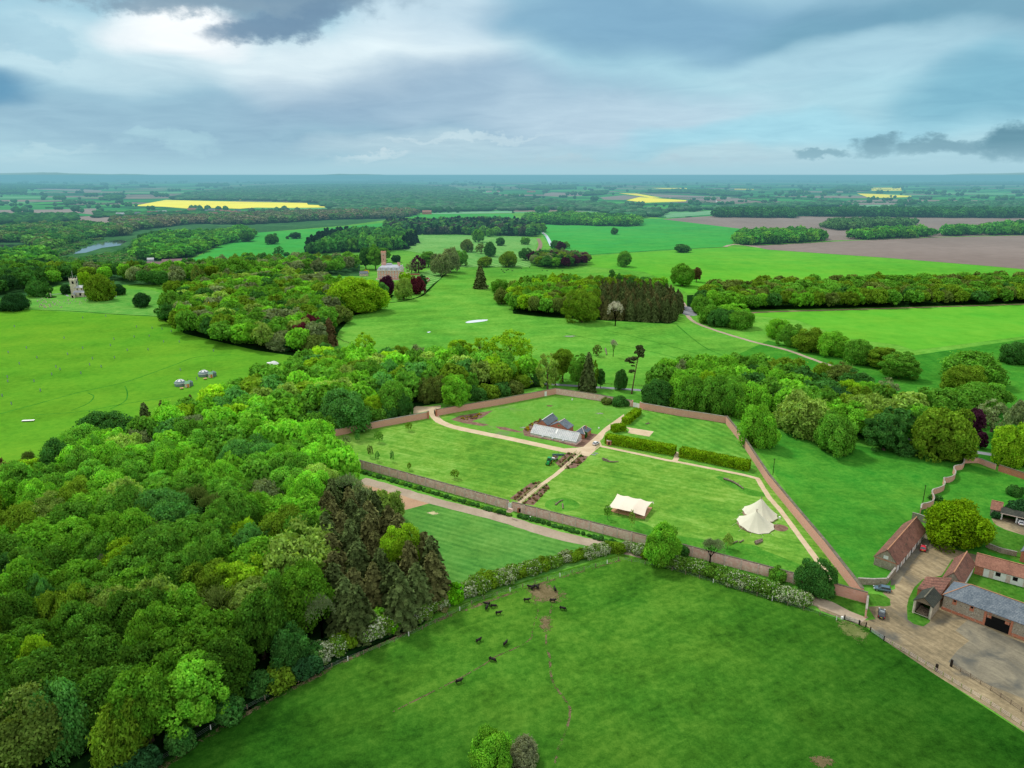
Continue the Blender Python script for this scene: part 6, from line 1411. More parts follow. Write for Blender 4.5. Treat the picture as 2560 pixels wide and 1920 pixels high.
ge = garden_wall([P(1815, 1058), P(1859, 1113.6), P(1920, 1207), P(1980, 1281), P(2060, 1378), P(2134, 1475), P(2152, 1500)], 3.7, 0.8, 'long straight garden wall running towards the farm, thick with mossy top', 'brick', 'coping')
# doors and gates
def door(name, a, b, h, mat, label, arch=True, parent=None, z=0.0):
    a, b = Vector((a[0], a[1], 0)), Vector((b[0], b[1], 0)); e = (b - a); w = e.length; e.normalize(); n = Vector((-e.y, e.x, 0))
    m = MB(); pr = []
    k = 8
    prof = [(0, z), (w, z)] + ([(w, h - w * .35)] + [(w / 2 + w / 2 * math.cos(PI * i / k), h - w * .35 + w * .35 * math.sin(PI * i / k)) for i in range(1, k)] + [(0, h - w * .35)] if arch else [(w, h), (0, h)])
    vs = []
    for s in (-0.04, 0.04): vs += [a + e * x + n * s + Vector((0, 0, zz)) for x, zz in prof]
    q = len(prof)
    m.add(vs, [tuple(range(q)), tuple(range(2 * q - 1, q - 1, -1))] + [(i, (i + 1) % q, q + (i + 1) % q, q + i) for i in range(q)])
    return m.build(name, M[mat], parent)
def shift(p, q, d, along=0.0):     # point moved sideways off the line p-q
    e = (q - p).normalized(); n = Vector((-e.y, e.x, 0)); return n * d + e * along
o_ = shift(P(1272, 1273), P(1281, 1276), -0.30)
door('door', P(1271.5, 1272.8) + o_, P(1281.5, 1275.8) + o_, 2.9, 'white', '', parent=g1)['label'] = 'white arched door in the south wall'
MB().bar(P(1271, 1272.7, 2.95), P(1282, 1276, 2.95), 0.5, 0.9).build('lintel', M['brick_pale'], g1)
o_ = shift(P(1389, 985), P(1330, 997), 0.30)
door('door', P(1360.5, 990.5) + o_, P(1366, 989.4) + o_, 2.7, 'white', '', parent=bpy.data.objects['garden_wall.004'], arch=False)['label'] = 'small white door near the north corner'
gt = thing('double_gate', P(1582, 1017), 'white double gate in the north garden wall', 'gate')
pa, pb = P(1582, 1017), P(1599, 1021); pm = (pa + pb) / 2; e = (pb - pa).normalized()
for a, b in ((pa, pm - e * .03), (pm + e * .03, pb)): door('gate_leaf', a, b, 2.5, 'white', '', False, gt, 0.1)
for p in (pa - e * .35, pb + e * .35): MB().box((p.x, p.y, 1.8), (0.6, 0.6, 3.6), math.atan2(e.y, e.x)).build('gate_pier', M['brick'], gt)
for px, py, lb in ((1071, 1046, 'brick gate pier left of the west opening'), (1091, 1040.5, 'brick gate pier right of the west opening')):
    q = P(px, py); r = thing('gate_pier', q, lb, 'gate pier'); MB().box((q.x, q.y, 1.9), (0.75, 0.75, 3.8), 0.3).build('shaft', M['brick_red'], r); MB().box((q.x, q.y, 3.88), (0.95, 0.95, 0.16), 0.3).build('cap', M['cap_pale'], r)
r = thing('gate', P(1089, 1041), 'dark red wooden gate standing open at the west entrance', 'gate')
door('leaf', P(1089, 1041), P(1085.5, 1034), 2.4, 'wood_dark', '', False, r)
# flint wall by the stable and wavy wall
garden_wall([P(2238, 1431), P(2216, 1460)], 1.9, 0.4, 'flint wall running down from the long stable gable', 'flint', 'cap_pale', None, None)
garden_wall([P(2215, 1461), P(2180, 1462), P(2143, 1460)], 1.9, 0.4, 'flint wall above the parked grey blue car', 'flint', 'cap_pale', None, None)
wv = catmull([W('r', *p) for p in [(0, 1570), (25, 1480), (140, 1455), (250, 1410), (283, 1340), (262, 1280), (238, 1215), (262, 1165), (340, 1140), (440, 1105), (505, 1050), (500, 970), (490, 915), (560, 910), (660, 885), (725, 830), (735, 765), (700, 710), (720, 660), (800, 640), (880, 625), (928, 560), (925, 505), (1000, 490), (1120, 488), (1245, 495), (1400, 555), (1600, 632)]], 4)
garden_wall(wv, 2.2, 0.32, 'wavy crinkle crankle brick wall climbing from the long stable', 'brick', 'cap_pale', None, None)
garden_wall([W('r', 1660, 655), W('r', 1900, 735), W('r', 2212, 835), W('r', 2700, 1000)], 2.6, 0.4, 'straight brick wall running off to the right from the wavy wall', 'brick_red', 'coping', None, None)
garden_wall([W('C', 1880, 925), W('C', 2010, 975), W('C', 2145, 1005)], 1.5, 0.4, 'low flint wall under the large dome shaped tree', 'flint', 'cap_pale', None, None)
garden_wall([W('C', 1240, 680), W('C', 1300, 695), W('C', 1375, 725), W('C', 1400, 775)], 2.3, 0.35, 'curved flint wall behind the far end of the long stable', 'flint', 'cap_pale', None, None)

# ------------------------------------------------------------------ buildings
def house(name, A, B, Cn, eave, ridge, wallmat, roofmat, label, over=0.3, cat='building', hip=(False, False), group=None, ridgecap=True, gablemat=None, walls=True, ridge_off=0.5, thick=0.16):
    """rectangular building from three base corners (A-B is a long side, C beside A); ridge runs along A-B"""
    A, B, Cn = [Vector((p[0], p[1], 0)) for p in (A, B, Cn)]
    u = (B - A); L = u.length; u.normalize(); n = Vector((-u.y, u.x, 0))
    if n.dot(Cn - A) < 0: n = -n
    w = (Cn - A).dot(n)
    r = thing(name, A, label, cat, group)
    D = lambda a, b, z: A + u * a + n * b + Vector((0, 0, z))
    rb = w * ridge_off
    if walls:
        m = MB(); vs = [D(0, 0, 0), D(L, 0, 0), D(L, w, 0), D(0, w, 0), D(0, 0, eave), D(L, 0, eave), D(L, w, eave), D(0, w, eave), D(0, rb, ridge - thick), D(L, rb, ridge - thick)]
        fs = [(0, 1, 5, 4), (2, 3, 7, 6)]
        fs.append((3, 0, 4, 7) if hip[0] else (3, 0, 4, 8, 7)); fs.append((1, 2, 6, 5) if hip[1] else (1, 2, 6, 9, 5))
        m.add(vs, fs); m.build('wall', M[wallmat], r)
    h0 = w * 0.5 if hip[0] else -over; h1 = L - w * 0.5 if hip[1] else L + over
    sl = (ridge - eave) / rb; sr = (ridge - eave) / max(w - rb, 0.01)
    e0, e1 = eave - over * sl + 0.04, eave - over * sr + 0.04
    m = MB()
    def slab(q):
        q = [Vector(x) for x in q]; t = Vector((0, 0, thick)); k = len(q)
        m.add(q + [x + t for x in q], [tuple(range(k - 1, -1, -1)), tuple(range(k, 2 * k))] + [(i, (i + 1) % k, k + (i + 1) % k, k + i) for i in range(k)])
    zt = ridge + 0.04
    slab([D(-over, -over, e0), D(L + over, -over, e0), D(h1, rb, zt), D(h0, rb, zt)])
    slab([D(L + over, w + over, e1), D(-over, w + over, e1), D(h0, rb, zt), D(h1, rb, zt)])
    if hip[0]: slab([D(-over, w + over, e1), D(-over, -over, e0), D(h0, rb, zt)])
    if hip[1]: slab([D(L + over, -over, e0), D(L + over, w + over, e1), D(h1, rb, zt)])
    m.build('roof', M[roofmat], r)
    if ridgecap:
        m = MB(); m.bar(D(h0, rb, zt + thick + .03), D(h1, rb, zt + thick + .03), 0.28, 0.14)
        if hip[0]:
            for s in (-over, w + over): m.bar(D(-over, s, (e0 if s < 0 else e1) + thick + .02), D(h0, rb, zt + thick + .02), 0.22, 0.12)
        if hip[1]:
            for s in (-over, w + over): m.bar(D(L + over, s, (e0 if s < 0 else e1) + thick + .02), D(h1, rb, zt + thick + .02), 0.22, 0.12)
        m.build('ridge', M[ridgecap if isinstance(ridgecap, str) else 'ridge'], r)
    return r, D, L, w
def panel(r, D, a0, a1, b, z0, z1, mat, name, out_=-0.05, axis='a', pane=None, frame=0.07):
    """a thin panel on a wall: axis a runs along the front, axis b along the gable"""
    m = MB()
    f = (lambda s, z, o: D(s, b + o, z)) if axis == 'a' else (lambda s, z, o: D(b + o, s, z))
    def slab(s0, s1, zz0, zz1, o0, o1):
        q = [f(s0, zz0, o0), f(s1, zz0, o0), f(s1, zz1, o0), f(s0, zz1, o0)] + [f(s0, zz0, o1), f(s1, zz0, o1), f(s1, zz1, o1), f(s0, zz1, o1)]
        m.add(q, [(0, 1, 2, 3), (7, 6, 5, 4), (0, 4, 5, 1), (1, 5, 6, 2), (2, 6, 7, 3), (3, 7, 4, 0)])
    if pane:
        slab(a0, a1, z0, z0 + frame, 0, out_); slab(a0, a1, z1 - frame, z1, 0, out_); slab(a0, a0 + frame, z0 + frame, z1 - frame, 0, out_); slab(a1 - frame, a1, z0 + frame, z1 - frame, 0, out_)
        mid = (a0 + a1) / 2; slab(mid - frame * .35, mid + frame * .35, z0 + frame, z1 - frame, 0, out_ * .9)
        o = m.build(name, M[mat], r)
        m = MB(); slab(a0 + frame, a1 - frame, z0 + frame, z1 - frame, 0, out_ * 0.5); m.build('pane', M[pane], o)
        return o
    slab(a0, a1, z0, z1, 0, out_)
    return m.build(name, M[mat], r)
# long red roofed stable
A, B, Cc = P(2240, 1431), P(2310, 1345), P(2184, 1411)
r, D, L, w = house('stable', A, B, Cc, 2.9, 6.3, 'flint', 'redtile', 'long red roofed stable with a flint gable and white front', 0.35)
panel(r, D, 0.02, L, 0, 0, 2.75, 'white', 'white_front', -0.05)
for i in range(9):
    a = L * (0.08 + i * 0.1)
    panel(r, D, a, a + 1.3, -0.05, 0.1, 2.2, 'render' if i % 2 else 'pane', 'door' if i % 2 else 'window', -0.04)
panel(r, D, w * 0.42, w * 0.62, 0, 3.3, 4.3, 'white', 'window', -0.08, 'b', pane='lamp_w')
panel(r, D, 0.0, w, 0, 2.65, 2.9, 'brick_red', 'brick_band', -0.10, 'b')
panel(r, D, 0.0, 0.35, 0, 0.0, 2.64, 'brick_red', 'brick_quoin', -0.07, 'b')
# courtyard wings
A, B, Cc = P(2404.7, 1462, 3), P(2436, 1409, 3), P(2358.4, 1443, 3)
r, D, L, w = house('stable', A, B, Cc, 3.0, 5.9, 'flint', 'redtile', 'red roofed wing on the left side of the grass courtyard', 0.3)
panel(r, D, 0.02, L, 0, 0, 2.8, 'white', 'white_front', -0.05)
A, B = P(2439, 1412, 3), P(2640, 1466, 3)
e = (B - A).normalized(); n = Vector((-e.y, e.x, 0))
r, D, L, w = house('stable', A, B, A + n * 5.4, 3.0, 5.5, 'brick_red', 'redtile2', 'orange tiled wing with white doors at the back of the courtyard', 0.3)
panel(r, D, L * 0.115, L, 0, 0.0, 2.85, 'white', 'white_front', -0.05)
for i in range(6):
    a = L * 0.115 + 3.0 + i * 4.2
    panel(r, D, a, a + 1.2, -0.05, 1.3, 2.5, 'dark', 'window' , -0.04)
    panel(r, D, a - 1.6, a - 0.5, -0.05, 0.1, 2.4, 'render', 'door', -0.03)
A, B = P(2354, 1522), P(2459.6, 1562.5); B = A + (B - A).normalized() * 52; e = (B - A).normalized(); n = Vector((-e.y, e.x, 0))
r, D, L, w = house('barn', A, B, A + n * 9.2, 4.5, 7.6, 'flint', 'slate', 'long flint barn with a hipped blue slate roof and a cart opening', 0.35, hip=(True, False))
panel(r, D, -0.05, (P(2459, 1562) - A).length, 0, 0, 0.7, 'brick_red', 'brick_plinth', -0.22)
x0 = (P(2461, 1563) - A).dot(e); x1 = x0 + 5.4
panel(r, D, x0, x1, 0, 0.0, 3.5, 'dark', 'cart_opening', -0.03)
for a in (x0 - 0.55, x1): panel(r, D, a, a + 0.55, 0, 0, 4.3, 'brick_red', 'brick_jamb', -0.14)
panel(r, D, x0, x1, 0, 3.52, 3.8, 'wood', 'lintel', -0.16)
panel(r, D, x1 + 0.6, L, 0, 0, 0.8, 'brick_red', 'brick_plinth', -0.22)
panel(r, D, 0, L, 0, 4.1, 4.42, 'brick_red', 'brick_band', -0.09)
for i, a in enumerate([2.2, 6.3, 10.4, 14.5, x1 + 3.4, x1 + 7.6, x1 + 11.8]):
    panel(r, D, a, a + 1.0, 0, 2.6, 4.08, 'brick_red', 'bricked_window', -0.07)
    if i < 2: panel(r, D, a + 0.2, a + 0.8, -0.07, 3.5, 4.0, 'dark', 'opening', -0.02)
c = D(x1 + 4.6, -0.4, 0); MB().tube((c.x, c.y, 0), (c.x, c.y, 3.9), 0.07, n=6).build('downpipe', M['wood_dark'], r)
# low red tiled link and the open cart shed
q = [P(2315, 1442.5, 4.8), P(2380, 1445.8, 4.8), P(2353, 1487, 3.4), P(2292, 1473, 3.4)]
r = thing('lean_to', P(2340, 1475), 'low lean-to with plum red tiles between the open shed and the slate barn', 'building')
m = MB(); t = Vector((0, 0, .14)); m.add(q + [x + t for x in q], [(3, 2, 1, 0), (4, 5, 6, 7), (0, 1, 5, 4), (1, 2, 6, 5), (2, 3, 7, 6), (3, 0, 4, 7)]); m.build('roof', M['redtile'], r)
m = MB(); c = sum(q, Vector()) / 4; q2 = [c + (x - c) * 0.94 for x in q]; m.add([(x.x, x.y, 0) for x in q2] + [(x.x, x.y, x.z - .02) for x in q2], [(0, 1, 5, 4), (1, 2, 6, 5), (2, 3, 7, 6), (3, 0, 4, 7)]); m.build('wall', M['brick_red'], r)
A, B, Cc = P(2325, 1549), P(2346.8, 1523), P(2279, 1533)
r, D, L, w = house('cart_shed', A, B, Cc, 3.9, 5.7, 'flint', 'darkroof', 'small open fronted shed with a mossy dark roof', 0.3, ridgecap='coping', walls=False)
m = MB()
for b0, b1 in ((0, 0.35), (w - 0.35, w)):
    m.add([D(0, b0, 0), D(L, b0, 0), D(L, b1, 0), D(0, b1, 0), D(0, b0, 3.88), D(L, b0, 3.88), D(L, b1, 3.88), D(0, b1, 3.88)], [(0, 1, 5, 4), (1, 2, 6, 5), (2, 3, 7, 6), (3, 0, 4, 7)])
m.add([D(L - .3, 0.36, 0), D(L, 0.36, 0), D(L, w - .36, 0), D(L - .3, w - .36, 0), D(L - .3, 0.36, 3.8), D(L, 0.36, 3.8), D(L, w - .36, 3.8), D(L - .3, w - .36, 3.8)], [(0, 1, 5, 4), (1, 2, 6, 5), (2, 3, 7, 6), (3, 0, 4, 7), (4, 5, 6, 7)])
m.build('wall', M['flint'], r)
m = MB(); m.add([D(0, 0, 3.9), D(0, w, 3.9), D(0, w / 2, 5.6), D(0.15, 0, 3.9), D(0.15, w, 3.9), D(0.15, w / 2, 5.6)], [(0, 1, 2), (5, 4, 3), (0, 3, 4, 1), (1, 4, 5, 2), (2, 5, 3, 0)]); m.build('gable_boarding', M['wood'], r)
m = MB(); m.bar(D(0, 0.2, 0), D(0, 0.2, 3.9), 0.42); m.bar(D(0, w - .2, 0), D(0, w - .2, 3.9), 0.42); m.bar(D(0, 0.4, 0.3), D(0, w - .4, 0.3), 0.12); m.build('post', M['stone'], r)
m = MB()
for k in range(5): m.bar(D(0.6 + k * .8, 0.6, 0.3 + .12 * (k % 2)), D(0.8 + k * .7, w - .7, 0.5 + .1 * k), 0.5, 0.25)
m.build('stored_timber', M['wood'], r)
# red tiled shed, carport and house corner at the right edge
A = W('r', 1480, 1600); B = W('r', 1700, 1650)
e = (B - A).normalized(); n = Vector((-e.y, e.x, 0))
r, D, L, w = house('shed', A, B, A + n * 5.2, 2.5, 4.6, 'flint', 'redtile2', 'small shed with a salmon tiled roof beside the carport', 0.25)
panel(r, D, L * .3, L * .42, 0, 1.5, 2.1, 'dark', 'window', -0.04)
A = W('r', 1700, 1690); B = W('r', 2800, 1950); e = (B - A).normalized(); n = Vector((-e.y, e.x, 0))
r, D, L, w = house('carport', A, B, A + n * 6, 2.5, 3.4, 'dark', 'darkroof', 'dark roofed carport with white posts at the right edge', 0.3, walls=False, ridgecap=False)
m = MB(); m.add([D(0, w, 0), D(L, w, 0), D(L, w, 2.4), D(0, w, 2.4)], [(0, 1, 2, 3)]); m.add([D(0, 0.3, 0), D(0, w, 0), D(0, w, 2.4), D(0, 0.3, 2.4)], [(0, 1, 2, 3)]); m.build('wall', M['wood_dark'], r)
for a in (0.3, 4.6, 9.2, 13.8, 18): m = MB(); m.box(tuple(D(a, 0.1, 1.2)), (0.45, 0.3, 2.4), math.atan2(e.y, e.x)); m.build('post', M['white'], r)
m = MB(); m.bar(D(-.2, -.34, 2.5), D(L, -.34, 2.5), 0.12, 0.22); m.build('fascia', M['render'], r)
A = W('C', 2170, 1050); B = W('C', 2280, 880); Cc = W('C', 2500, 1130)
house('cottage', A, B, Cc, 3.5, 6.0, 'brick_red', 'slate', 'corner of a brick cottage with slate roof at the right edge', 0.25)

# glasshouse range
A, B = P(1326.4, 1089.3), P(1440, 1112.5); Cc = P(1458, 1096)
e = (B - A).normalized(); n = Vector((-e.y, e.x, 0)); L = (B - A).length; w = 5.6
r = thing('glasshouse', A, 'long whitewashed glasshouse with a low brick base', 'glasshouse')
D = lambda a, b, z: A + e * a + n * b + Vector((0, 0, z))
rz_ = 4.5; ez = 1.5; rb = w * 0.62
m = MB(); bw = 0.75
for q in (((0, 0), (L, 0)), ((L, 0), (L, w)), ((L, w), (0, w)), ((0, w), (0, 0))): m.bar(D(*q[0], bw / 2), D(*q[1], bw / 2), 0.25, bw)
m.build('brick_base', M['brick_pale'], r)
m = MB(); m.add([D(-.1, -.15, ez), D(L + .1, -.15, ez), D(L + .1, rb, rz_), D(-.1, rb, rz_)], [(0, 1, 2, 3)]); m.add([D(-.1, rb, rz_), D(L + .1, rb, rz_), D(L + .1, w + .1, 2.6), D(-.1, w + .1, 2.6)], [(0, 1, 2, 3)])
m.build('glass_roof', M['gh'], r)
m = MB()
for a in (0, L): m.add([D(a, 0, bw), D(a, w, bw), D(a, w, 2.6), D(a, rb, rz_ - .02), D(a, 0, ez)], [(0, 1, 2, 3, 4)])
m.add([D(0, 0, bw), D(L, 0, bw), D(L, 0, ez), D(0, 0, ez)], [(0, 1, 2, 3)])
m.build('glass_wall', M['gh'], r)
m = MB(); N_ = 26
for i in range(N_ + 1):
    a = L * i / N_; m.bar(D(a, -.16, ez + .03), D(a, rb, rz_ + .03), 0.07, 0.06); m.bar(D(a, 0, bw), D(a, -.02, ez), 0.07)
m.bar(D(-.1, -.16, ez + .02), D(L + .1, -.16, ez + .02), 0.14); m.bar(D(-.1, rb, rz_ + .08), D(L + .1, rb, rz_ + .08), 0.22, 0.16)
m.bar(D(0, rb * .5, (ez + rz_) / 2 + .06), D(L, rb * .5, (ez + rz_) / 2 + .06), 0.06)
for a in (0, L):
    m.bar(D(a, -.1, ez), D(a, rb, rz_), 0.14); m.bar(D(a, w, 2.6), D(a, rb, rz_), 0.12); m.bar(D(a, rb, bw), D(a, rb, rz_), 0.1)
m.build('glazing_bars', M['white'], r)
for f in (0.28, 0.5, 0.73):
    m = MB(); a = L * f; m.bar(D(a, -.05, bw + .1), D(a, -0.7, 0.15), 0.12); m.add([D(a - .5, -.2, ez + .05), D(a + .5, -.2, ez + .05), D(a + .5, -.75, ez - .5), D(a - .5, -.75, ez - .5)], [(0, 1, 2, 3)]); m.build('vent', M['galv'], r)
m = MB(); a = L * .53; m.add([D(a - .4, rb * .42, ez + (rz_ - ez) * .42 + .12), D(a + .4, rb * .42, ez + (rz_ - ez) * .42 + .12), D(a + .4, rb * .97, rz_), D(a - .4, rb * .97, rz_)], [(0, 1, 2, 3)]); m.build('roof_hatch', M['white'], r)
m = MB()
for i in range(14): m.box(tuple(D(0.8 + i * (L - 1.6) / 13, w * 0.6, 0.55)), (0.9, 1.2, 0.9 + .4 * (i % 3)), math.atan2(e.y, e.x))
m.build('planting', M['paddock'], r)
A2, B2, C2 = P(1419.3, 1073, 3), P(1431.6, 1065, 3), P(1375, 1064, 3)
r, D2, L2, w2 = house('potting_shed', A2, B2 + (B2 - A2) * 0.15, C2, 3.0, 5.4, 'brick_red', 'slate', 'brick potting shed with a slate gable facing the glasshouse', 0.25, ridgecap='render')
panel(r, D2, w2 * .46, w2 * .54, 0, 3.6, 4.2, 'green_paint', 'vent', -0.05, 'b')
A2, B2 = P(1369, 1063.5, 2.8), P(1394, 1046.5, 2.8); e2 = (B2 - A2).normalized(); n2 = Vector((-e2.y, e2.x, 0))
house('potting_shed', A2, B2, A2 + n2 * 5.5, 2.8, 4.9, 'brick_red', 'slate', 'brick shed with a steep slate roof behind the glasshouse, on the left', 0.25, ridgecap='white')
A2, B2 = P(1461, 1097), P(1477.5, 1084.5); e2 = (B2 - A2).normalized(); n2 = Vector((-e2.y, e2.x, 0))
house('boiler_house', A2, B2, A2 + n2 * 4.6, 2.3, 4.2, 'brick_red', 'slate', 'small hipped slate outhouse at the right end of the glasshouse', 0.25, hip=(True, True), ridgecap='render')
q = P(1464.5, 1089); add = MB(); o_ = MB().tube((q.x, q.y, 3.2), (q.x, q.y, 4.9), 0.25, n=8).build('chimney_pot', M['brick_red'], bpy.data.objects['boiler_house'])
tag(bpy.data.objects.new('climber', PROTO['bush'][0]), 'green climber on the right gable of the glasshouse', 'plant'); o_ = bpy.data.objects['climber']; COL.objects.link(o_); q = P(1465, 1094); o_.location = (q.x - .3, q.y - .6, 1.4); o_.scale = (0.8, 0.8, 1.9); o_.color = (*C['dark'], 1)
# brick boxes (chimney like garden stoves)
for (k, x, y), h, lb in (((('B', 838, 598)), 2.1, 'red brick kiosk with an arched niche by the clipped hedge'), ((('B', 68, 1180)), 2.0, 'red brick kiosk against the outside of the south wall')):
    q = W(k, x, y); r = thing('brick_kiosk', q, lb, 'kiosk')
    m = MB(); m.box((q.x, q.y + .6, 0.95), (1.9, 1.5, 1.9)).build('shell', M['brick_red'], r); MB().box((q.x, q.y + .6, 2.0), (2.1, 1.7, 0.2)).build('cap', M['brick'], r)
    MB().box((q.x - .05, q.y - .17, 0.95), (0.8, 0.05, 1.3)).build('niche', M['dark'], r)

# stretch tent
r = thing('stretch_tent', W('s', 760, 900), 'cream stretch tent on a timber deck inside the walled garden', 'tent')
q = [W('s', 295, 880), W('s', 1228, 1092), W('s', 1442, 782)]; q.append(q[0] + q[2] - q[1])
MB().prism([q[0], q[1], q[2], q[3]], 0.02, 0.35).build('deck', M['deck'], r)
tb = [W('s', 480, 378, 2.7), W('s', 770, 443, 2.8), W('s', 1130, 520, 2.8), W('s', 1452, 603, 2.7)]
tf = [W('s', 240, 742, 2.3), W('s', 520, 800, 2.6), W('s', 860, 872, 2.7), W('s', 1232, 1000, 1.7)]
nu, nv_ = 30, 14; vs = []
def lerp(a, b, t): return a + (b - a) * t
def along(pts, u):
    x = u * (len(pts) - 1); i = min(int(x), len(pts) - 2); return lerp(pts[i], pts[i + 1], x - i), abs(math.sin(PI * x))
for j in range(nv_ + 1):
    v = j / nv_
    for i in range(nu + 1):
        u = i / nu; a, sa = along(tb, u); b, sb = along(tf, u)
        p = lerp(a, b, v)
        inw = lerp(b, a, 0.5) - p
        p = p + inw * 0.05 * (sa * (1 - v) ** 2 + sb * v ** 2)
        mid = math.sin(PI * v) ; p.z += 0.85 * mid * (0.35 + 0.65 * math.sin(PI * u)) - 0.22 * (sa * (1 - v) ** 2 + sb * v ** 2)
        if i in (0, nu): p = p + (lerp(tb[1 if i == 0 else 2], tf[1 if i == 0 else 2], v) - p) * 0.10 * math.sin(PI * v)
        vs.append(p)
fs = [(j * (nu + 1) + i, j * (nu + 1) + i + 1, (j + 1) * (nu + 1) + i + 1, (j + 1) * (nu + 1) + i) for j in range(nv_) for i in range(nu)]
MB().add(vs, fs).build('canopy', M['canvas'], r, smooth=True)
for a, b in ((tf[0], W('s', 145, 748, 1.6)), (tb[3], W('s', 1502, 665, 1.9))):
    d_ = (b - a); s_ = Vector((-d_.y, d_.x, 0)).normalized() * 0.9; MB().add([a + s_, a - s_, b], [(0, 1, 2)]).build('corner_flap', M['canvas'], r)
for i, p in enumerate(tb + tf):
    z = p.z; MB().tube((p.x, p.y, 0.05), (p.x, p.y, z + 0.08), 0.05, n=6).build('pole', M['wood_dark'], r)
for s_, g_ in (((480, 378), (330, 440)), ((1502, 665), (1660, 765)), ((1232, 1000), (1245, 1085)), ((520, 800), (395, 870))):
    MB().bar(W('s', *s_, 2.4), W('s', *g_), 0.04).build('guy_rope', M['wood'], r)
for i, (x, y) in enumerate([(760, 860), (800, 880), (1060, 950), (1150, 1010), (1180, 1000)]):
    q = W('s', x, y); o_ = thing('bench', q, ['dark table under the stretch tent', 'second dark table under the stretch tent', 'dark bench under the right half of the tent', 'dark chair at the right end of the deck', 'chair beside the dark chair at the right end'][i], 'bench')
    MB().box((q.x, q.y + .3, 0.95), (1.3, 0.5, 0.08), -.25).build('seat', M['wood_dark'], o_)
    for sx_ in (-.5, .5): MB().box((q.x + sx_, q.y + .3 - sx_ * .25, 0.63), (0.08, 0.4, 0.56), -.25).build('leg', M['wood_dark'], o_)
# giant tipis
def tipi(cx, cy, apex_px, R, label, skirt, seed, rimz):
    fr = W('t', *skirt); c = fr + Vector((-fr.x, -fr.y, 0)).normalized() * -R
    az_ = Hat(S('t', *apex_px)[1], c.x, c.y); ax = S('t', *apex_px)[0]
    ap = P(ax, S('t', *apex_px)[1], az_)
    c = Vector((ap.x, ap.y, 0))
    r = thing('tipi', c, label, 'tent'); n = 11; k = 7; vs = []
    for j in range(k + 1):
        t = j / k
        for i in range(n * 2):
            a = PI * i / n
            sc_ = 0 if i % 2 == 0 else -0.07
            rz = rimz(a); rr = R * (1 + sc_ * t) * t + 0.12
            z = az_ * (1 - t) ** 1.08 + rz * t
            z -= 0.35 * math.sin(PI * t)
            vs.append((c.x + rr * math.cos(a), c.y + rr * math.sin(a), max(z, 0.02)))
    m = 2 * n; fs = [(j * m + i, j * m + (i + 1) % m, (j + 1) * m + (i + 1) % m, (j + 1) * m + i) for j in range(k) for i in range(m)]
    MB().add(vs, fs).build('canvas', M['canvas2'], r)
    m2 = MB()
    for i in range(n * 2):
        a, b = PI * i / n, PI * (i + 1) / n
        ra, rb_ = R * (0.94 if i % 2 else 1) * .97, R * (0.94 if (i + 1) % 2 else 1) * .97
        za, zb = max(rimz(a), .03), max(rimz(b), .03)
        if max(za, zb) > 0.25: m2.add([(c.x + ra * math.cos(a), c.y + ra * math.sin(a), 0), (c.x + rb_ * math.cos(b), c.y + rb_ * math.sin(b), 0), (c.x + rb_ * math.cos(b), c.y + rb_ * math.sin(b), zb - .02), (c.x + ra * math.cos(a), c.y + ra * math.sin(a), za - .02)], [(0, 1, 2, 3)])
    if m2.v: m2.build('wall', M['canvas_in'], r)
    for i in range(12):
        a = 2 * PI * i / 12; MB().bar((c.x + R * .97 * math.cos(a), c.y + R * .97 * math.sin(a), max(rimz(a), .1)), (c.x + (R + 1.8) * math.cos(a), c.y + (R + 1.8) * math.sin(a), 0.02), 0.035).build('guy_rope', M['stone_w'], r)
    for i in range(5):
        a = 2 * PI * i / 5 + .3
        MB().tube((c.x - .5 * math.cos(a), c.y - .5 * math.sin(a), az_ - .5), (c.x + .42 * math.cos(a), c.y + .42 * math.sin(a), az_ + .75), 0.05, n=5).build('pole', M['wood'], r)
    return c
tipi(0, 0, (862, 385), 6.0, 'rear cream tipi, half hidden by the front one', (860, 890), 2, lambda a: 0.9 + 0.6 * math.cos(a - PI) if math.cos(a - PI * 0.95) > -0.2 else 0.5)
tipi(0, 0, (763, 645), 6.2, 'front cream tipi with crossed poles at its tip', (800, 1117), 1, lambda a: max(0.15, 1.5 * max(0, math.cos(a - PI * 0.9)) + 0.5 * max(0, math.cos(a))))

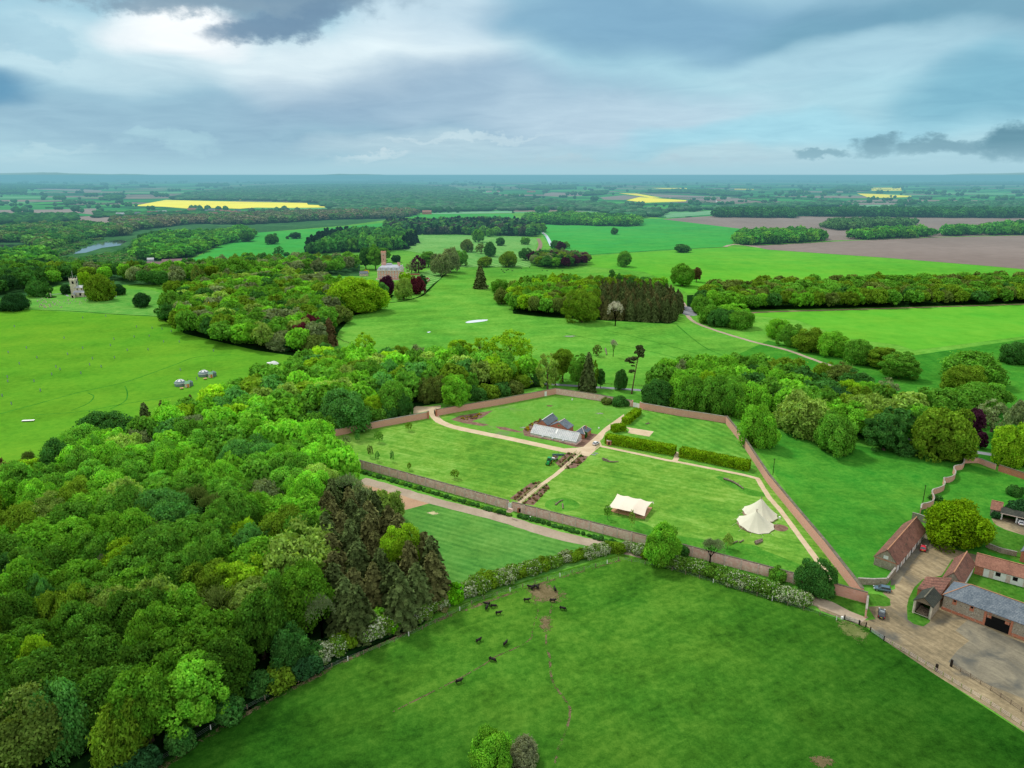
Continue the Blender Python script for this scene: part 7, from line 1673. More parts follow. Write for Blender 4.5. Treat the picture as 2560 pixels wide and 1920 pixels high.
# clipped hornbeam hedges
def hedge(a, b, w, h, label, seed, wavy=0.12, tint=(0.22, 0.42, 0.012)):
    a, b = Vector(a), Vector(b); e = (b - a); L = e.length; e.normalize(); n = Vector((-e.y, e.x, 0)) * (1 if w > 0 else -1); w = abs(w)
    rng = np.random.default_rng(seed); rgy = random.Random(seed)
    r = thing('clipped_hedge', a, label, 'hedge', 'clipped hedges of the walled garden')
    nn = int(L * (w + 2 * h) * 16)
    f = rng.random(nn) * (w + 2 * h); s = rng.random(nn) * L
    P_ = np.zeros((nn, 3)); N_ = np.zeros((nn, 3)); ph = rng.uniform(0, 6, 4)
    bul = wavy * (np.sin(s * 1.6 + ph[0]) + np.sin(s * 0.7 + ph[1] + f * .5)) + rng.normal(size=nn) * 0.13
    ee, nv3 = np.array(e), np.array(n)
    side1 = f < h; side2 = f > h + w; top = ~(side1 | side2)
    off = np.where(side1, -bul * 1.0, np.where(side2, w + bul, f - h)); z = np.where(side1, f, np.where(side2, f - h - w, h + bul * .9))
    z = np.where(side1 | side2, np.minimum(z, h), z)
    cr = np.minimum(1, np.minimum(off + .35, w - off + .35)) ; z = np.where(top, z - 0.35 * (1 - np.clip(cr, 0, 1)), z)
    P_ = ee * s[:, None] + nv3 * off[:, None]; P_[:, 2] = np.maximum(z, 0.1)
    N_ = np.where(side1[:, None], -nv3, np.where(side2[:, None], nv3, np.array([0, 0, 1.0]))) + rng.normal(size=(nn, 3)) * 0.55
    # ends
    ne = int(2 * w * h * 16); u = rng.random(ne) * w; zz = rng.random(ne) * h; en = rng.integers(0, 2, ne)
    Pe = ee * (en * L)[:, None] + nv3 * u[:, None]; Pe[:, 2] = zz; Pe += rng.normal(size=Pe.shape) * .1
    Ne = ee * (en * 2 - 1)[:, None] + rng.normal(size=(ne, 3)) * .5
    Pp = np.concatenate([P_, Pe]); Nn = np.concatenate([N_, Ne])
    V, Q = leafquads(rng, Pp, Nn, 0.42 * rng.uniform(.7, 1.3, len(Pp)))
    cl = np.sin(Pp[:, 0] * 1.3 + 2) * np.sin(Pp[:, 2] * 1.7 + Pp[:, 1]) * .18
    tone = rng.uniform(0.75, 1.25, len(Pp)) * (1 + cl)
    brown = rng.random(len(Pp)) < 0.07
    tone = np.where(brown, tone * .5, tone)
    core = MB(); i_ = 0.22
    core.add([a * 0 + e * i_ + n * i_, e * (L - i_) + n * i_, e * (L - i_) + n * (w - i_), e * i_ + n * (w - i_)], [])
    c4 = [tuple(x) for x in core.v]; hv = [(x, y, 0) for x, y, _ in c4] + [(x, y, h - i_) for x, y, _ in c4]
    hq = [(0, 1, 5, 4), (1, 2, 6, 5), (2, 3, 7, 6), (3, 0, 4, 7), (4, 5, 6, 7)]
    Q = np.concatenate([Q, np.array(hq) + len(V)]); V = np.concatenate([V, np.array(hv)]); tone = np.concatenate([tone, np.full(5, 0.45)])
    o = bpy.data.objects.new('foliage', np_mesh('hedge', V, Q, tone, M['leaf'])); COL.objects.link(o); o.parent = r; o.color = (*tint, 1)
hedge(W('B', 800, 585), W('B', 1395, 692), 4.2, 3.7, 'longest clipped hedge, left of the gap in the row', 1)
hedge(W('B', 1440, 702), W('B', 2035, 826), 4.2, 3.7, 'long clipped hedge right of the gap in the row', 2, tint=(0.21, 0.40, 0.012))
hedge(W('B', 985, 478), W('B', 880, 492), -3.4, 3.2, 'short stub of clipped hedge beside the sand square', 3)
hedge(W('B', 1005, 424), W('B', 1118, 330), 3.4, 3.0, 'clipped hedge beside the path to the white double gate', 4)

# ------------------------------------------------------------------ country house, tower, church
A = P(944, 697.5); B = P(1002, 697.5); L = (B - A).length; n = Vector((0, 1, 0)); w = 26
r = thing('country_house', A, 'red brick country house with grey mansard roof and white windows', 'house')
D = lambda a, b, z: A + Vector((a, b, z))
ev = 9.8; rz_ = 14.2
m = MB(); m.add([D(0, 0, 0), D(L, 0, 0), D(L, w, 0), D(0, w, 0), D(0, 0, ev), D(L, 0, ev), D(L, w, ev), D(0, w, ev)], [(0, 1, 5, 4), (1, 2, 6, 5), (2, 3, 7, 6), (3, 0, 4, 7)]); m.build('wall', M['hall_brick'], r)
m = MB(); i1, i2 = 1.6, 6.5
a4 = [D(-.4, -.4, ev), D(L + .4, -.4, ev), D(L + .4, w + .4, ev), D(-.4, w + .4, ev)]; b4 = [D(i1, i1 + .6, 13.0), D(L - i1, i1 + .6, 13.0), D(L - i1, w - i1, 13.0), D(i1, w - i1, 13.0)]; c4 = [D(i1 + 2.5, i2, rz_), D(L - i1 - 2.5, i2, rz_), D(L - i1 - 2.5, w - i2, rz_), D(i1 + 2.5, w - i2, rz_)]
m.add(a4 + b4 + c4, [(0, 1, 5, 4), (1, 2, 6, 5), (2, 3, 7, 6), (3, 0, 4, 7), (4, 5, 9, 8), (5, 6, 10, 9), (6, 7, 11, 10), (7, 4, 8, 11), (8, 9, 10, 11)]); m.build('roof', M['lead'], r)
m = MB(); m.bar(D(-.45, -.45, ev - .15), D(L + .45, -.45, ev - .15), 0.5, 0.5); m.bar(D(L + .45, -.45, ev - .15), D(L + .45, w, ev - .15), 0.5, 0.5); m.build('cornice', M['stone_w'], r)
for a in (0, L - .9): panel(r, D, a, a + .9, 0, 0, ev - .4, 'stone_w', 'quoin', -0.12)
panel(r, D, 0.9, L - .9, 0, 4.5, 4.9, 'stone_w', 'string_course', -0.08)
for i in range(8):
    a = 1.7 + i * (L - 3.2 - 1.4) / 7
    for z0 in (1.3, 5.8): panel(r, D, a, a + 1.5, 0, z0, z0 + 2.9, 'white', 'window', -0.16, pane='pane', frame=0.34)
for i in range(7):
    b_ = 1.8 + i * 3.4
    for z0 in (1.3, 5.8): panel(r, D, b_, b_ + 1.4, L, z0, z0 + 2.8, 'white', 'window', 0.16, 'b', pane='pane', frame=0.32)
for i in range(4):
    a = L * (0.16 + .22 * i)
    dm = MB().box(tuple(D(a, 0.9, 11.3)), (1.7, 1.6, 2.2)).build('dormer', M['white'], r); MB().box(tuple(D(a, 0.07, 11.3)), (0.9, 0.06, 1.4)).build('pane', M['pane'], dm)
    MB().box(tuple(D(a, 0.9, 12.5)), (2.0, 1.9, 0.2)).build('dormer_roof', M['lead'], dm)
m = MB(); pr = [(0, 0), (6.4, 0), (6.4, 1.6), (5.2, 2.6), (4.2, 4.2), (3.2, 4.9), (2.2, 4.2), (1.2, 2.6), (0, 1.6)]
for b0 in (2.0, 15.5): m.add([D(L + .15, b0 + x, ev + z) for x, z in pr] + [D(L - .3, b0 + x, ev + z) for x, z in pr], [tuple(range(9)), tuple(range(17, 8, -1))] + [(i, (i + 1) % 9, 9 + (i + 1) % 9, 9 + i) for i in range(9)])
m.build('shaped_gable', M['stone_w'], r)
for x, y, hh, sx_ in ((6.0, 14, 17.2, 3.0), (L - 3.0, 12, 17.4, 2.4), (L - 5.5, 19, 17.0, 1.4), (2.5, 20, 16.2, 1.8)):
    c = D(x, y, 0); MB().box((c.x, c.y, (ev + hh) / 2), (sx_, 1.4, hh - ev)).build('chimney', M['hall_brick'], r)
MB().box(tuple(D(11, 18, 14.0)), (9, 9, 3.4), top=.6).build('rear_roof', M['lead'], r)
tx, ty = (976.2 - 1280) / F * 905 * 1.04, 900
th_ = Hat(627, tx, ty); r = thing('water_tower', (tx, ty, 0), 'tall slender red brick tower rising behind the country house', 'tower')
MB().box((tx, ty, th_ / 2 - 1.5), (5.3, 5.3, th_ - 3)).build('shaft', M['hall_brick'], r); MB().box((tx, ty, th_ - 2.4), (5.9, 5.9, 1.8)).build('upper_stage', M['brick'], r)
m = MB()
for i in range(4):
    for j in range(4):
        if i in (0, 3) or j in (0, 3): m.box((tx - 2.4 + i * 1.6, ty - 2.4 + j * 1.6, th_ - 0.95), (0.9, 0.9, 1.1))
m.build('battlements', M['brick'], r)
for i in range(3): MB().box((tx - 1.6 + 1.6 * i, ty - 2.98, th_ - 3.6), (0.7, 0.1, 1.6)).build('window', M['stone_w'], r)
for i, (x, z0) in enumerate([(0, 8), (0, 14), (0, 19)]): MB().box((tx, ty - 2.68, z0), (0.6, 0.06, 1.5)).build('window', M['dark'], r)
# garden walls of the hall and outbuildings
q = W('h', 190, 930); house('lodge', q, q + Vector((9, 3, 0)), q + Vector((-2, 7, 0)), 3.0, 5.4, 'stone', 'slate', 'pale roofed outbuilding left of the country house', 0.3, cat='house')
garden_wall([W('h', 1330, 905), W('h', 1460, 900), W('h', 1560, 905)], 1.8, 0.4, 'low brick terrace wall right of the country house', 'brick_red', 'cap_pale', None, None)
garden_wall([W('h', 1680, 1110), W('h', 1790, 1025), W('h', 1760, 995), W('h', 1650, 1010)], 2.0, 0.4, 'brick garden enclosure on the lawn beside the country house', 'brick_red', 'cap_pale', None, None)
# church
c0 = W('c', 600, 948); ang = math.radians(10); e = Vector((math.cos(ang), math.sin(ang), 0)); n = Vector((-e.y, e.x, 0))
r = thing('church', c0, 'flint village church with a square tower, porch and lead roof', 'church')
D = lambda a, b, z: c0 + e * a + n * b + Vector((0, 0, z))
def bx(a0, a1, b0, b1, z0, z1, mat, name, par=None):
    m = MB(); v = [D(a0, b0, z0), D(a1, b0, z0), D(a1, b1, z0), D(a0, b1, z0), D(a0, b0, z1), D(a1, b0, z1), D(a1, b1, z1), D(a0, b1, z1)]
    m.add(v, [(3, 2, 1, 0), (4, 5, 6, 7), (0, 1, 5, 4), (1, 2, 6, 5), (2, 3, 7, 6), (3, 0, 4, 7)]); return m.build(name, M[mat], par or r)
bx(0, 22, 0.05, 3.6, 0, 4.4, 'stone', 'aisle_wall'); m = MB(); m.add([D(-.2, -.2, 4.42), D(22.2, -.2, 4.42), D(22.2, 3.6, 5.9), D(-.2, 3.6, 5.9)], [(0, 1, 2, 3)]); m.build('aisle_roof', M['lead'], r)
bx(0, 22, 3.62, 10, 0, 8.6, 'stone', 'nave_wall'); m = MB(); m.add([D(-.1, 3.4, 8.62), D(22.2, 3.4, 8.62), D(22.2, 6.8, 10.6), D(-.1, 6.8, 10.6), D(22.2, 10.2, 8.62), D(-.1, 10.2, 8.62)], [(0, 1, 2, 3), (3, 2, 4, 5), (1, 4, 2)]); m.build('nave_roof', M['lead'], r)
tw = 5.4; bx(-3.6, -3.6 + tw, 4.2, 4.2 + tw, 0, 16.4, 'stone', 'tower')
m = MB()
for i in range(5):
    for j in range(5):
        if (i in (0, 4) or j in (0, 4)) and (i + j) % 2 == 0: p = D(-3.35 + i * (tw - .5) / 4, 4.45 + j * (tw - .5) / 4, 16.9); m.box(tuple(p), (0.9, 0.9, 1.0), ang)
m.build('battlements', M['stone_w'], r)
for a, b in ((-3.5, 4.3), (-3.6 + tw - .1, 4.3), (-3.5, 4.1 + tw), (-3.7 + tw, 4.1 + tw)): MB().tube(D(a, b, 16.4), D(a, b, 19.4), 0.32, 0.05, n=4).build('pinnacle', M['stone_w'], r)
MB().tube(D(-.9, 6.9, 16.4), D(-.9, 6.9, 25), 0.13, 0.08, n=6).build('flagpole', M['white'], r)
bx(-1.6, 0.2, 4.08, 4.2, 12.5, 15, 'dark', 'belfry_window'); 
m = MB(); m.add([D(-3.68, 6.2, 12.5), D(-3.68, 7.6, 12.5), D(-3.68, 7.6, 15), D(-3.68, 6.2, 15)], [(0, 1, 2, 3)]); m.build('belfry_window', M['dark'], r)
bx(1.86, 1.9, 6.0, 7.6, 12.6, 15, 'dark', 'belfry_window')
for i in range(5): bx(2.2 + i * 4, 3.2 + i * 4, 3.5, 3.62, 6.6, 7.9, 'dark', 'clerestory_window')
for i in range(4): bx(5.2 + i * 4.6, 7.0 + i * 4.6, -0.03, 0.05, 1.3, 3.7, 'dark', 'aisle_window'); bx(3.9 + i * 4.6, 4.5 + i * 4.6, -0.9, 0.05, 0, 3.4, 'stone_w', 'buttress')
bx(-1.6, 2.2, -4.0, 0.0, 0, 2.7, 'stone', 'porch'); m = MB(); m.add([D(-1.8, -4.2, 2.6), D(2.4, -4.2, 2.6), D(.3, -4.2, 4.6), D(-1.8, 0, 2.6), D(2.4, 0, 2.6), D(.3, 0, 4.6)], [(0, 2, 5, 3), (1, 4, 5, 2)]); m.build('porch_roof', M['lead'], r)
m = MB(); m.add([D(-1.6, -4.0, 2.65), D(2.2, -4.0, 2.65), D(.3, -4.0, 4.4)], [(0, 1, 2)]); m.build('porch_gable', M['stone'], r)
bx(-.5, 1.1, -4.06, -4.0, 0, 2.2, 'dark', 'porch_arch')
ribbon('church_path', [W('c', -260, 960), W('c', 0, 905), W('c', 330, 870), W('c', 480, 930)], 1.8, 0.06, M['tarmac'], 'pale path to the church porch')
rg_ = random.Random(8); gs = MB()
hs0 = MB().box((0, 0, .55), (0.75, 0.16, 1.1)).build('headstone', M['stone']); hs0.data.name = 'headstone'; first = True
GP = [(rg_.uniform(-250, 560), rg_.uniform(985, 1200)) for _ in range(46)] + [(rg_.uniform(600, 960), rg_.uniform(960, 1150)) for _ in range(10)]
for i, (x, y) in enumerate(GP):
    o_ = hs0 if i == 0 else hs0.copy()
    if i: COL.objects.link(o_)
    q = W('c', x, y); o_.location = (q.x, q.y, -0.03); o_.rotation_euler = (rg_.uniform(-.08, .08), 0, rg_.uniform(-.25, .25)); k = rg_.uniform(.8, 1.35); o_.scale = (k, 1, k)
    tag(o_, 'weathered headstone in the churchyard in front of the porch', 'headstone', 'headstones of the churchyard')
o_ = thing('chest_tomb', W('c', 1550, 945), 'white chest tomb right of the big churchyard tree', 'tomb'); q = W('c', 1550, 945); MB().box((q.x, q.y, .5), (2, 1, 1)).build('chest', M['white'], o_); MB().box((q.x, q.y, 1.06), (2.3, 1.3, .12)).build('slab', M['stone_w'], o_)
q = W('c', 70, 955); o_ = thing('stone_cross', q, 'stone cross on a round stepped base in the churchyard', 'cross'); MB().lathe((q.x, q.y, 0), [(5, 0), (5, .3), (3.5, .3), (3.5, .55), (0, .55)], 20).build('base', M['wood_floor'], o_); MB().box((q.x, q.y, 2.4), (.4, .4, 4)).box((q.x, q.y, 3.6), (1.6, .35, .35)).build('shaft', M['stone_w'], o_)

# farm with rusty roofs behind the church and other far buildings
def far_house(k, x, y, Lm, wm, ev, rz, rot, wall, roof, label, name='cottage', group=None):
    q = W(k, x, y) if k else P(x, y); e = Vector((math.cos(rot), math.sin(rot), 0)); n = Vector((-e.y, e.x, 0))
    return house(name, q, q + e * Lm, q + n * wm, ev, rz, wall, roof, label, 0.3, cat='house', ridgecap=False, group=group)
far_house('E', 1250, 388, 42, 18, 4, 8, 0.10, 'brick_red', 'rustroof', 'farm barn with a rusty roof behind the church trees, left one', 'barn')
far_house('E', 1400, 366, 36, 20, 4, 8, 0.35, 'brick_red', 'rustroof', 'farm barn with a rusty roof behind the church trees, right one', 'barn')
far_house('E', 1275, 340, 8, 6, 5, 7, 0.35, 'lead', 'lead', 'small grey silo like roof among the rusty barns', 'barn')
far_house('K1', 1436, 470, 28, 16, 7, 12, 0.05, 'brick_red', 'redtile2', 'tiny red barn at the left end of the pale strip')
for i, (x, y, L_, rot, wl, rf_) in enumerate([(1000, 486, 14, .1, 'white', 'lead'), (1165, 480, 10, .3, 'white', 'slate'), (1270, 472, 18, .1, 'brick_red', 'redtile'), (1345, 466, 12, 0, 'white', 'slate'), (1382, 466, 12, 0, 'white', 'lead'), (1520, 468, 10, .2, 'brick_red', 'redtile'),
        (1620, 442, 20, .1, 'brick_red', 'redtile2'), (1650, 440, 14, .3, 'brick_red', 'redtile'), (1770, 458, 16, .1, 'brick_red', 'slate'), (1800, 448, 12, .2, 'white', 'slate'), (1860, 456, 14, .4, 'brick_red', 'redtile'), (1900, 462, 20, .1, 'brick_red', 'redtile2'),
        (1945, 470, 22, .3, 'brick_red', 'redtile2'), (1990, 476, 18, .2, 'stone', 'redtile'), (2045, 458, 14, 1.2, 'stone', 'slate'), (2110, 470, 12, .3, 'white', 'slate'), (1800, 480, 16, .1, 'brick_red', 'redtile')]):
    far_house('K0', x, y, L_ * 1.6, 11, 5, 10, rot, wl, rf_, 'village house below the yellow field, %s from the left' % ordn[i], 'village_house', 'houses of the distant village')
for k, x, y, L_, lb in [('K3', 420, 398, 26, 'distant farmhouse roof on the right plain'), ('K3', 480, 398, 22, 'second distant farm roof on the right plain'), ('K3', 520, 400, 16, 'small white gabled house on the right plain'), ('K2', 1745, 418, 60, 'distant glasshouses shining on the right'), ('K2', 1770, 365, 18, 'tiny white farm by the brown fields'), ('K1', 2080, 280, 22, 'tiny white farmhouse in the middle distance'), ('K1', 1990, 280, 40, 'distant red roofed farm left of the white farmhouse'), ('K2', 130, 280, 60, 'distant row of pinkish farm roofs')]:
    far_house(k, x, y, L_, 14, 6, 11, 0.1, 'white' if 'white' in lb or 'shin' in lb else 'brick_red', 'lead' if 'shin' in lb else 'redtile2', lb, 'farmhouse')

# yurts
def yurt(k, x, y, R, wh, rh, mat, label, band=True, flap=True):
    q = W(k, x, y); c = q + Vector((q.x, q.y, 0)).normalized() * R
    r = thing('yurt', c, label, 'yurt')
    MB().lathe((c.x, c.y, 0), [(R, 0), (R, wh)], 22).build('wall', M[mat], r)
    MB().lathe((c.x, c.y, 0), [(R + .12, wh), (R * .8, wh + rh * .45), (R * .4, wh + rh * .85), (0.02, wh + rh)], 22).build('roof', M[mat], r, smooth=True)
    if band: MB().lathe((c.x, c.y, 0), [(R + .14, wh - .35), (R + .16, wh + .02)], 22).build('band', M['yurt_w'], r)
    if flap:
        m = MB()
        for a0 in (-2.9, -1.75, -0.6, 0.55): m.lathe((c.x, c.y, 0.05), [(R * .78, wh + rh * .47), (R * .4, wh + rh * .86), (0.02, wh + rh + .03)], 3, a0, a0 + .75)
        m.build('star_flap', M['yurt_w'], r)
    MB().tube((c.x - R * .35, c.y - R * .3, wh), (c.x - R * .35, c.y - R * .3, wh + rh + 1.0), 0.09, n=6).build('stove_pipe', M['black'], r)
    return c
def yurt_set(x, y, which):
    yurt('y', x, y, 3.1, 1.9, 1.7, 'yurt', 'large grey yurt with white star roof, %s pair' % which)
    yurt('y', x + 172, y - 6, 1.75, 2.0, 1.2, 'yurt', 'small round grey yurt, %s pair' % which, False, False)
    q = W('y', x + 78, y + 18); r = thing('yurt_porch', q, 'boxy porch with orange door joining the %s yurts' % which, 'porch')
    a = 0.25; e = Vector((math.cos(a), math.sin(a), 0)); n = Vector((-e.y, e.x, 0))
    m = MB(); v = [q, q + e * 2.4, q + e * 2.4 + n * 3, q + n * 3]; m.prism([(p.x, p.y) for p in v], 0, 2.2); m.build('wall', M['render'], r)
    m = MB(); m.add([v[0] - e * .2 - n * .2 + Vector((0, 0, 2.22)), v[1] + e * .2 - n * .2 + Vector((0, 0, 2.22)), v[2] + e * .2 + Vector((0, 0, 3)), v[3] - e * .2 + Vector((0, 0, 3))], [(0, 1, 2, 3)]); m.build('roof', M['tin_green'], r)
    m = MB(); d0 = q + e * 1.25 - n * .06; m.add([d0, d0 + e * 1.0, d0 + e * 1.0 + Vector((0, 0, 2)), d0 + Vector((0, 0, 2))], [(0, 1, 2, 3)]); m.build('door', M['orange'], r)
    q = W('y', x + 20, y + 45); o_ = thing('picnic_table', q, 'round wooden table before the %s yurts' % which, 'table'); MB().lathe((q.x, q.y, 0), [(0.3, 0), (.3, .7), (1.1, .7), (1.1, .8), (0, .8)], 12).build('top', M['deck'], o_)
yurt_set(235, 640, 'lower'); yurt_set(668, 462, 'upper')
yurt('y', 1950, 292, 3.1, 1.9, 1.7, 'yurt_w', 'white yurt half hidden by the wood edge')
q = W('y', 1868, 262); r = thing('yurt_porch', q, 'orange porch of the white yurt', 'porch'); MB().box((q.x, q.y, 1.1), (2.2, 2, 2.2), .3).build('wall', M['orange'], r); MB().box((q.x, q.y, 2.3), (2.5, 2.3, .2), .3).build('roof', M['yurt_w'], r)
q = W('L', 245, 322); r = thing('tarpaulin_frame', q, 'white low frame with a tarpaulin on the west meadow', 'frame'); MB().box((q.x, q.y, .5), (5.5, 1.6, .15), .15).build('sheet', M['white'], r)
for a in (-2.4, 0, 2.4): MB().box((q.x + a, q.y + a * .15, .22), (.12, 1.5, .44), .15).build('leg', M['wood'], r)
# tree guards in the west meadow
rg_ = random.Random(3); g0 = MB().lathe((0, 0, 0), [(.32, 0), (.32, 1.5)], 8).build('tree_guard', M['greyg'])
GP = [(352, 70 + 960 - 560), (100, 1560), (20, 1490), (350, 1445), (295, 1365), (68, 1365), (65, 1328), (448, 1305), (520, 1262), (485, 1240), (168, 1212), (320, 1160), (72, 1115), (775, 1220), (700, 1295), (875, 1238), (990, 1160), (800, 1168), (585, 1130), (1100, 1095), (1280, 1090), (715, 1078), (955, 1055), (985, 998), (1160, 980),
      (1290, 972), (1415, 1022), (1550, 1022), (1480, 930), (1400, 910), (1315, 905), (1180, 893), (915, 800), (715, 815), (125, 890), (1845, 1100), (1560, 1268), (1700, 1345), (555, 990), (230, 1075)]
for i, (x, y) in enumerate(GP):
    o_ = g0 if i == 0 else g0.copy()
    if i: COL.objects.link(o_)
    q = W('E', x, y + (0 if i else 0)); o_.location = (q.x, q.y, 0); tag(o_, 'grey sapling guard dotted over the west meadow', 'tree guard', 'sapling guards on the west meadow')

# ------------------------------------------------------------------ vehicles
def car(label, loc, heading, paint, L=4.4, W_=1.8, H=1.5, suv=False, name='parked_car'):
    r = thing(name, (0, 0, 0), label, 'car')
    bz = 0.32; hz = H * 0.60
    # hull by stations along x (front = +x)
    st_ = [(-L / 2, .78, bz + .15, hz * .88), (-L / 2 + .12, .9, bz, hz * (1.0 if suv else .98)), (-L * .3, .97, bz, hz * 1.04), (0, 1, bz, hz * 1.02), (L * .22, .98, bz, hz * .98), (L * .38, .93, bz, hz * .86), (L / 2 - .1, .85, bz + .02, hz * .72), (L / 2, .7, bz + .15, hz * .6)]
    m = MB(); vs = []
    for x, k, z0, z1 in st_:
        y = W_ / 2 * k; vs += [(x, -y * .92, z0), (x, -y, z0 + .25), (x, -y, (z0 + z1) / 2 + .12), (x, -y * .93, z1), (x, y * .93, z1), (x, y, (z0 + z1) / 2 + .12), (x, y, z0 + .25), (x, y * .92, z0)]
    fs = [(8 * i + j, 8 * i + (j + 1) % 8, 8 * i + 8 + (j + 1) % 8, 8 * i + 8 + j) for i in range(len(st_) - 1) for j in range(8)] + [tuple(range(7, -1, -1)), tuple(8 * (len(st_) - 1) + j for j in range(8))]
    m.add(vs, fs); b = m.build('body', M[paint], r, smooth=False, bevel=0.05)
    x0, x1, x2, x3 = (-L * .46, -L * .40, L * .06, L * .24) if suv else (-L * .44, -L * .30, L * .04, L * .26)
    def gh(z, k, a, b_): return [(a, -W_ / 2 * k, z), (b_, -W_ / 2 * k, z), (b_, W_ / 2 * k, z), (a, W_ / 2 * k, z)]
    m = MB(); m.add(gh(hz * .98, .9, x0, x3) + gh(H - .06, .74, x1, x2), [(0, 1, 5, 4), (1, 2, 6, 5), (2, 3, 7, 6), (3, 0, 4, 7)]); m.build('window_glass', M['carglass'], r)
    m = MB(); m.add(gh(H - .07, .77, x1 - .03, x2 + .03) + gh(H, .68, x1 + .12, x2 - .12), [(3, 2, 1, 0), (4, 5, 6, 7), (0, 1, 5, 4), (1, 2, 6, 5), (2, 3, 7, 6), (3, 0, 4, 7)])
    for s in (-1, 1):
        for xa, xb in ((x0, x1), ((x0 + x3) / 2 - .1, (x1 + x2) / 2 - .05), (x3, x2)): m.bar((xa, s * W_ / 2 * .905, hz), (xb, s * W_ / 2 * .75, H - .05), 0.09)
    m.build('roof', M[paint], r, bevel=0.03)
    for sx_ in (-1, 1):
        for sy_ in (-1, 1):
            wm = MB().tube((sx_ * L * .31, sy_ * (W_ / 2 - .22), .34), (sx_ * L * .31, sy_ * (W_ / 2 + .01), .34), .34, n=16).build('wheel', M['black'], r)
            MB().tube((sx_ * L * .31, sy_ * (W_ / 2 + .0), .34), (sx_ * L * .31, sy_ * (W_ / 2 + .03), .34), .2, n=12).build('rim', M['galv'], wm)
    for s in (-1, 1):
        MB().box((L / 2 - .1, s * W_ * .36, hz * .72), (.25, .35, .14)).build('headlight', M['lamp_w'], r); MB().box((-L / 2 + .05, s * W_ * .4, hz * .82), (.12, .25, .3)).build('tail_light', M['lamp_r'], r)
    MB().box((-L / 2 + .0, 0, hz * .62), (.06, .52, .13)).build('number_plate', M['plate'], r)
    if suv == 'rack':
        m = MB()
        for s in (-.6, .6): m.bar((x1 + .1, s, H + .08), (x2 - .1, s, H + .08), .07)
        for i in range(4): m.bar((lerp(x1 + .2, x2 - .2, i / 3), -.6, H + .08), (lerp(x1 + .2, x2 - .2, i / 3), .6, H + .08), .09)
        m.box(((x1 + x2) / 2, 0, H + .04), (.9, .9, .04)); m.build('roof_rack', M['galv'], r)
    r.location = loc; r.rotation_euler.z = heading
    return r
def head(p, q): return math.atan2(q.y - p.y, q.x - p.x)
car('red hatchback parked beside the long stable', W('C', 1338, 945), head(W('C', 1340, 960), W('C', 1350, 890)), 'redcar', 4.0, 1.75, 1.45)
car('grey blue estate car parked on the verge under the flint wall', W('C', 985, 1300), head(W('C', 1040, 1305), W('C', 930, 1285)), 'bluecar', 4.6, 1.85, 1.6, True)
car('dark off roader with a roof rack by the garden corner', W('C', 980, 1515), head(W('C', 980, 1540), W('C', 985, 1470)), 'blackcar', 4.6, 1.85, 1.75, 'rack')
car('small rounded white car parked at the garden crossing', W('B', 724, 592), head(W('B', 700, 600), W('B', 745, 575)), 'whitecar', 3.9, 1.7, 1.5)
car('silver car inside the carport', W('r', 2130, 1780) , 1.1, 'whitecar', 4.2, 1.75, 1.45)
car('orange van at the churchyard corner', W('E', 232, 700), 0.3, 'orange' if False else 'yellow_paint', 4.5, 1.8, 1.8, True)
# tractor, trailer, harrow
p0, p1 = W('g', 590, 1225), W('g', 640, 1150); hd = head(p1, p0)
r = thing('tractor', (0, 0, 0), 'green tractor with a cab on the west garden lawn', 'tractor')
MB().box((1.1, 0, 1.15), (1.9, .85, .75)).build('bonnet', M['green_paint'], r, bevel=.06); MB().box((0.2, 0, .75), (3.2, .5, .5)).build('chassis', M['black'], r)
MB().box((-.55, 0, 2.65), (1.5, 1.45, .16), top=.92).build('cab_roof', M['green_paint'], r); MB().box((-.55, 0, 1.95), (1.25, 1.25, 1.25)).build('cab_glass', M['carglass'], r)
m = MB()
for sx_ in (-1.2, .1):
    for s in (-.66, .66): m.bar((sx_, s, 1.1), (sx_, s * .95, 2.6), .1)
m.build('cab_frame', M['green_paint'], r)
for s in (-1, 1):
    wm = MB().tube((-.9, s * .6, .8), (-.9, s * 1.05, .8), .8, n=18).build('wheel', M['black'], r); MB().tube((-.9, s * 1.04, .8), (-.9, s * 1.08, .8), .42, n=12).build('rim', M['yellow_paint'], wm)
    wm = MB().tube((1.5, s * .6, .5), (1.5, s * .95, .5), .5, n=16).build('wheel', M['black'], r); MB().tube((1.5, s * .94, .5), (1.5, s * .98, .5), .27, n=12).build('rim', M['yellow_paint'], wm)
    MB().box((-.9, s * .82, 1.68), (1.3, .5, .1)).build('mudguard', M['green_paint'], r)
MB().box((2.15, 0, .8), (.4, 1.2, .5)).build('front_weight', M['green_paint'], r); MB().tube((.9, .2, 1.5), (.9, .2, 2.4), .06, n=6).build('exhaust', M['black'], r)
r.location = (p0 + p1) / 2; r.rotation_euler.z = hd
r = thing('trailer', (0, 0, 0), 'grey tipping trailer loaded with brown mulch behind the tractor', 'trailer')
MB().box((0, 0, .9), (3.4, 1.9, .12)).build('bed', M['galv'], r)
m = MB()
for s in (-.95, .95): m.box((0, s, 1.2), (3.4, .06, .5))
for s in (-1.7, 1.7): m.box((s, 0, 1.2), (.06, 1.84, .5))
m.build('side', M['galv'], r); MB().box((-.2, 0, 1.25), (2.9, 1.7, .55), top=.8).build('load', M['compost'], r); MB().bar((1.7, 0, .8), (3.0, 0, .6), .12).build('drawbar', M['black'], r)
MB().box((1.35, 0.1, 1.5), (.7, 1.3, .25)).build('sack', M['white'], r)
for s in (-1, 1): MB().tube((-.3, s * .98, .42), (-.3, s * 1.25, .42), .42, n=14).build('wheel', M['black'], r)
a_, b_ = W('g', 655, 1130), W('g', 750, 1060); r.location = (a_ + b_) / 2 + Vector((0.6, -.8, 0)); r.rotation_euler.z = head(b_, a_)
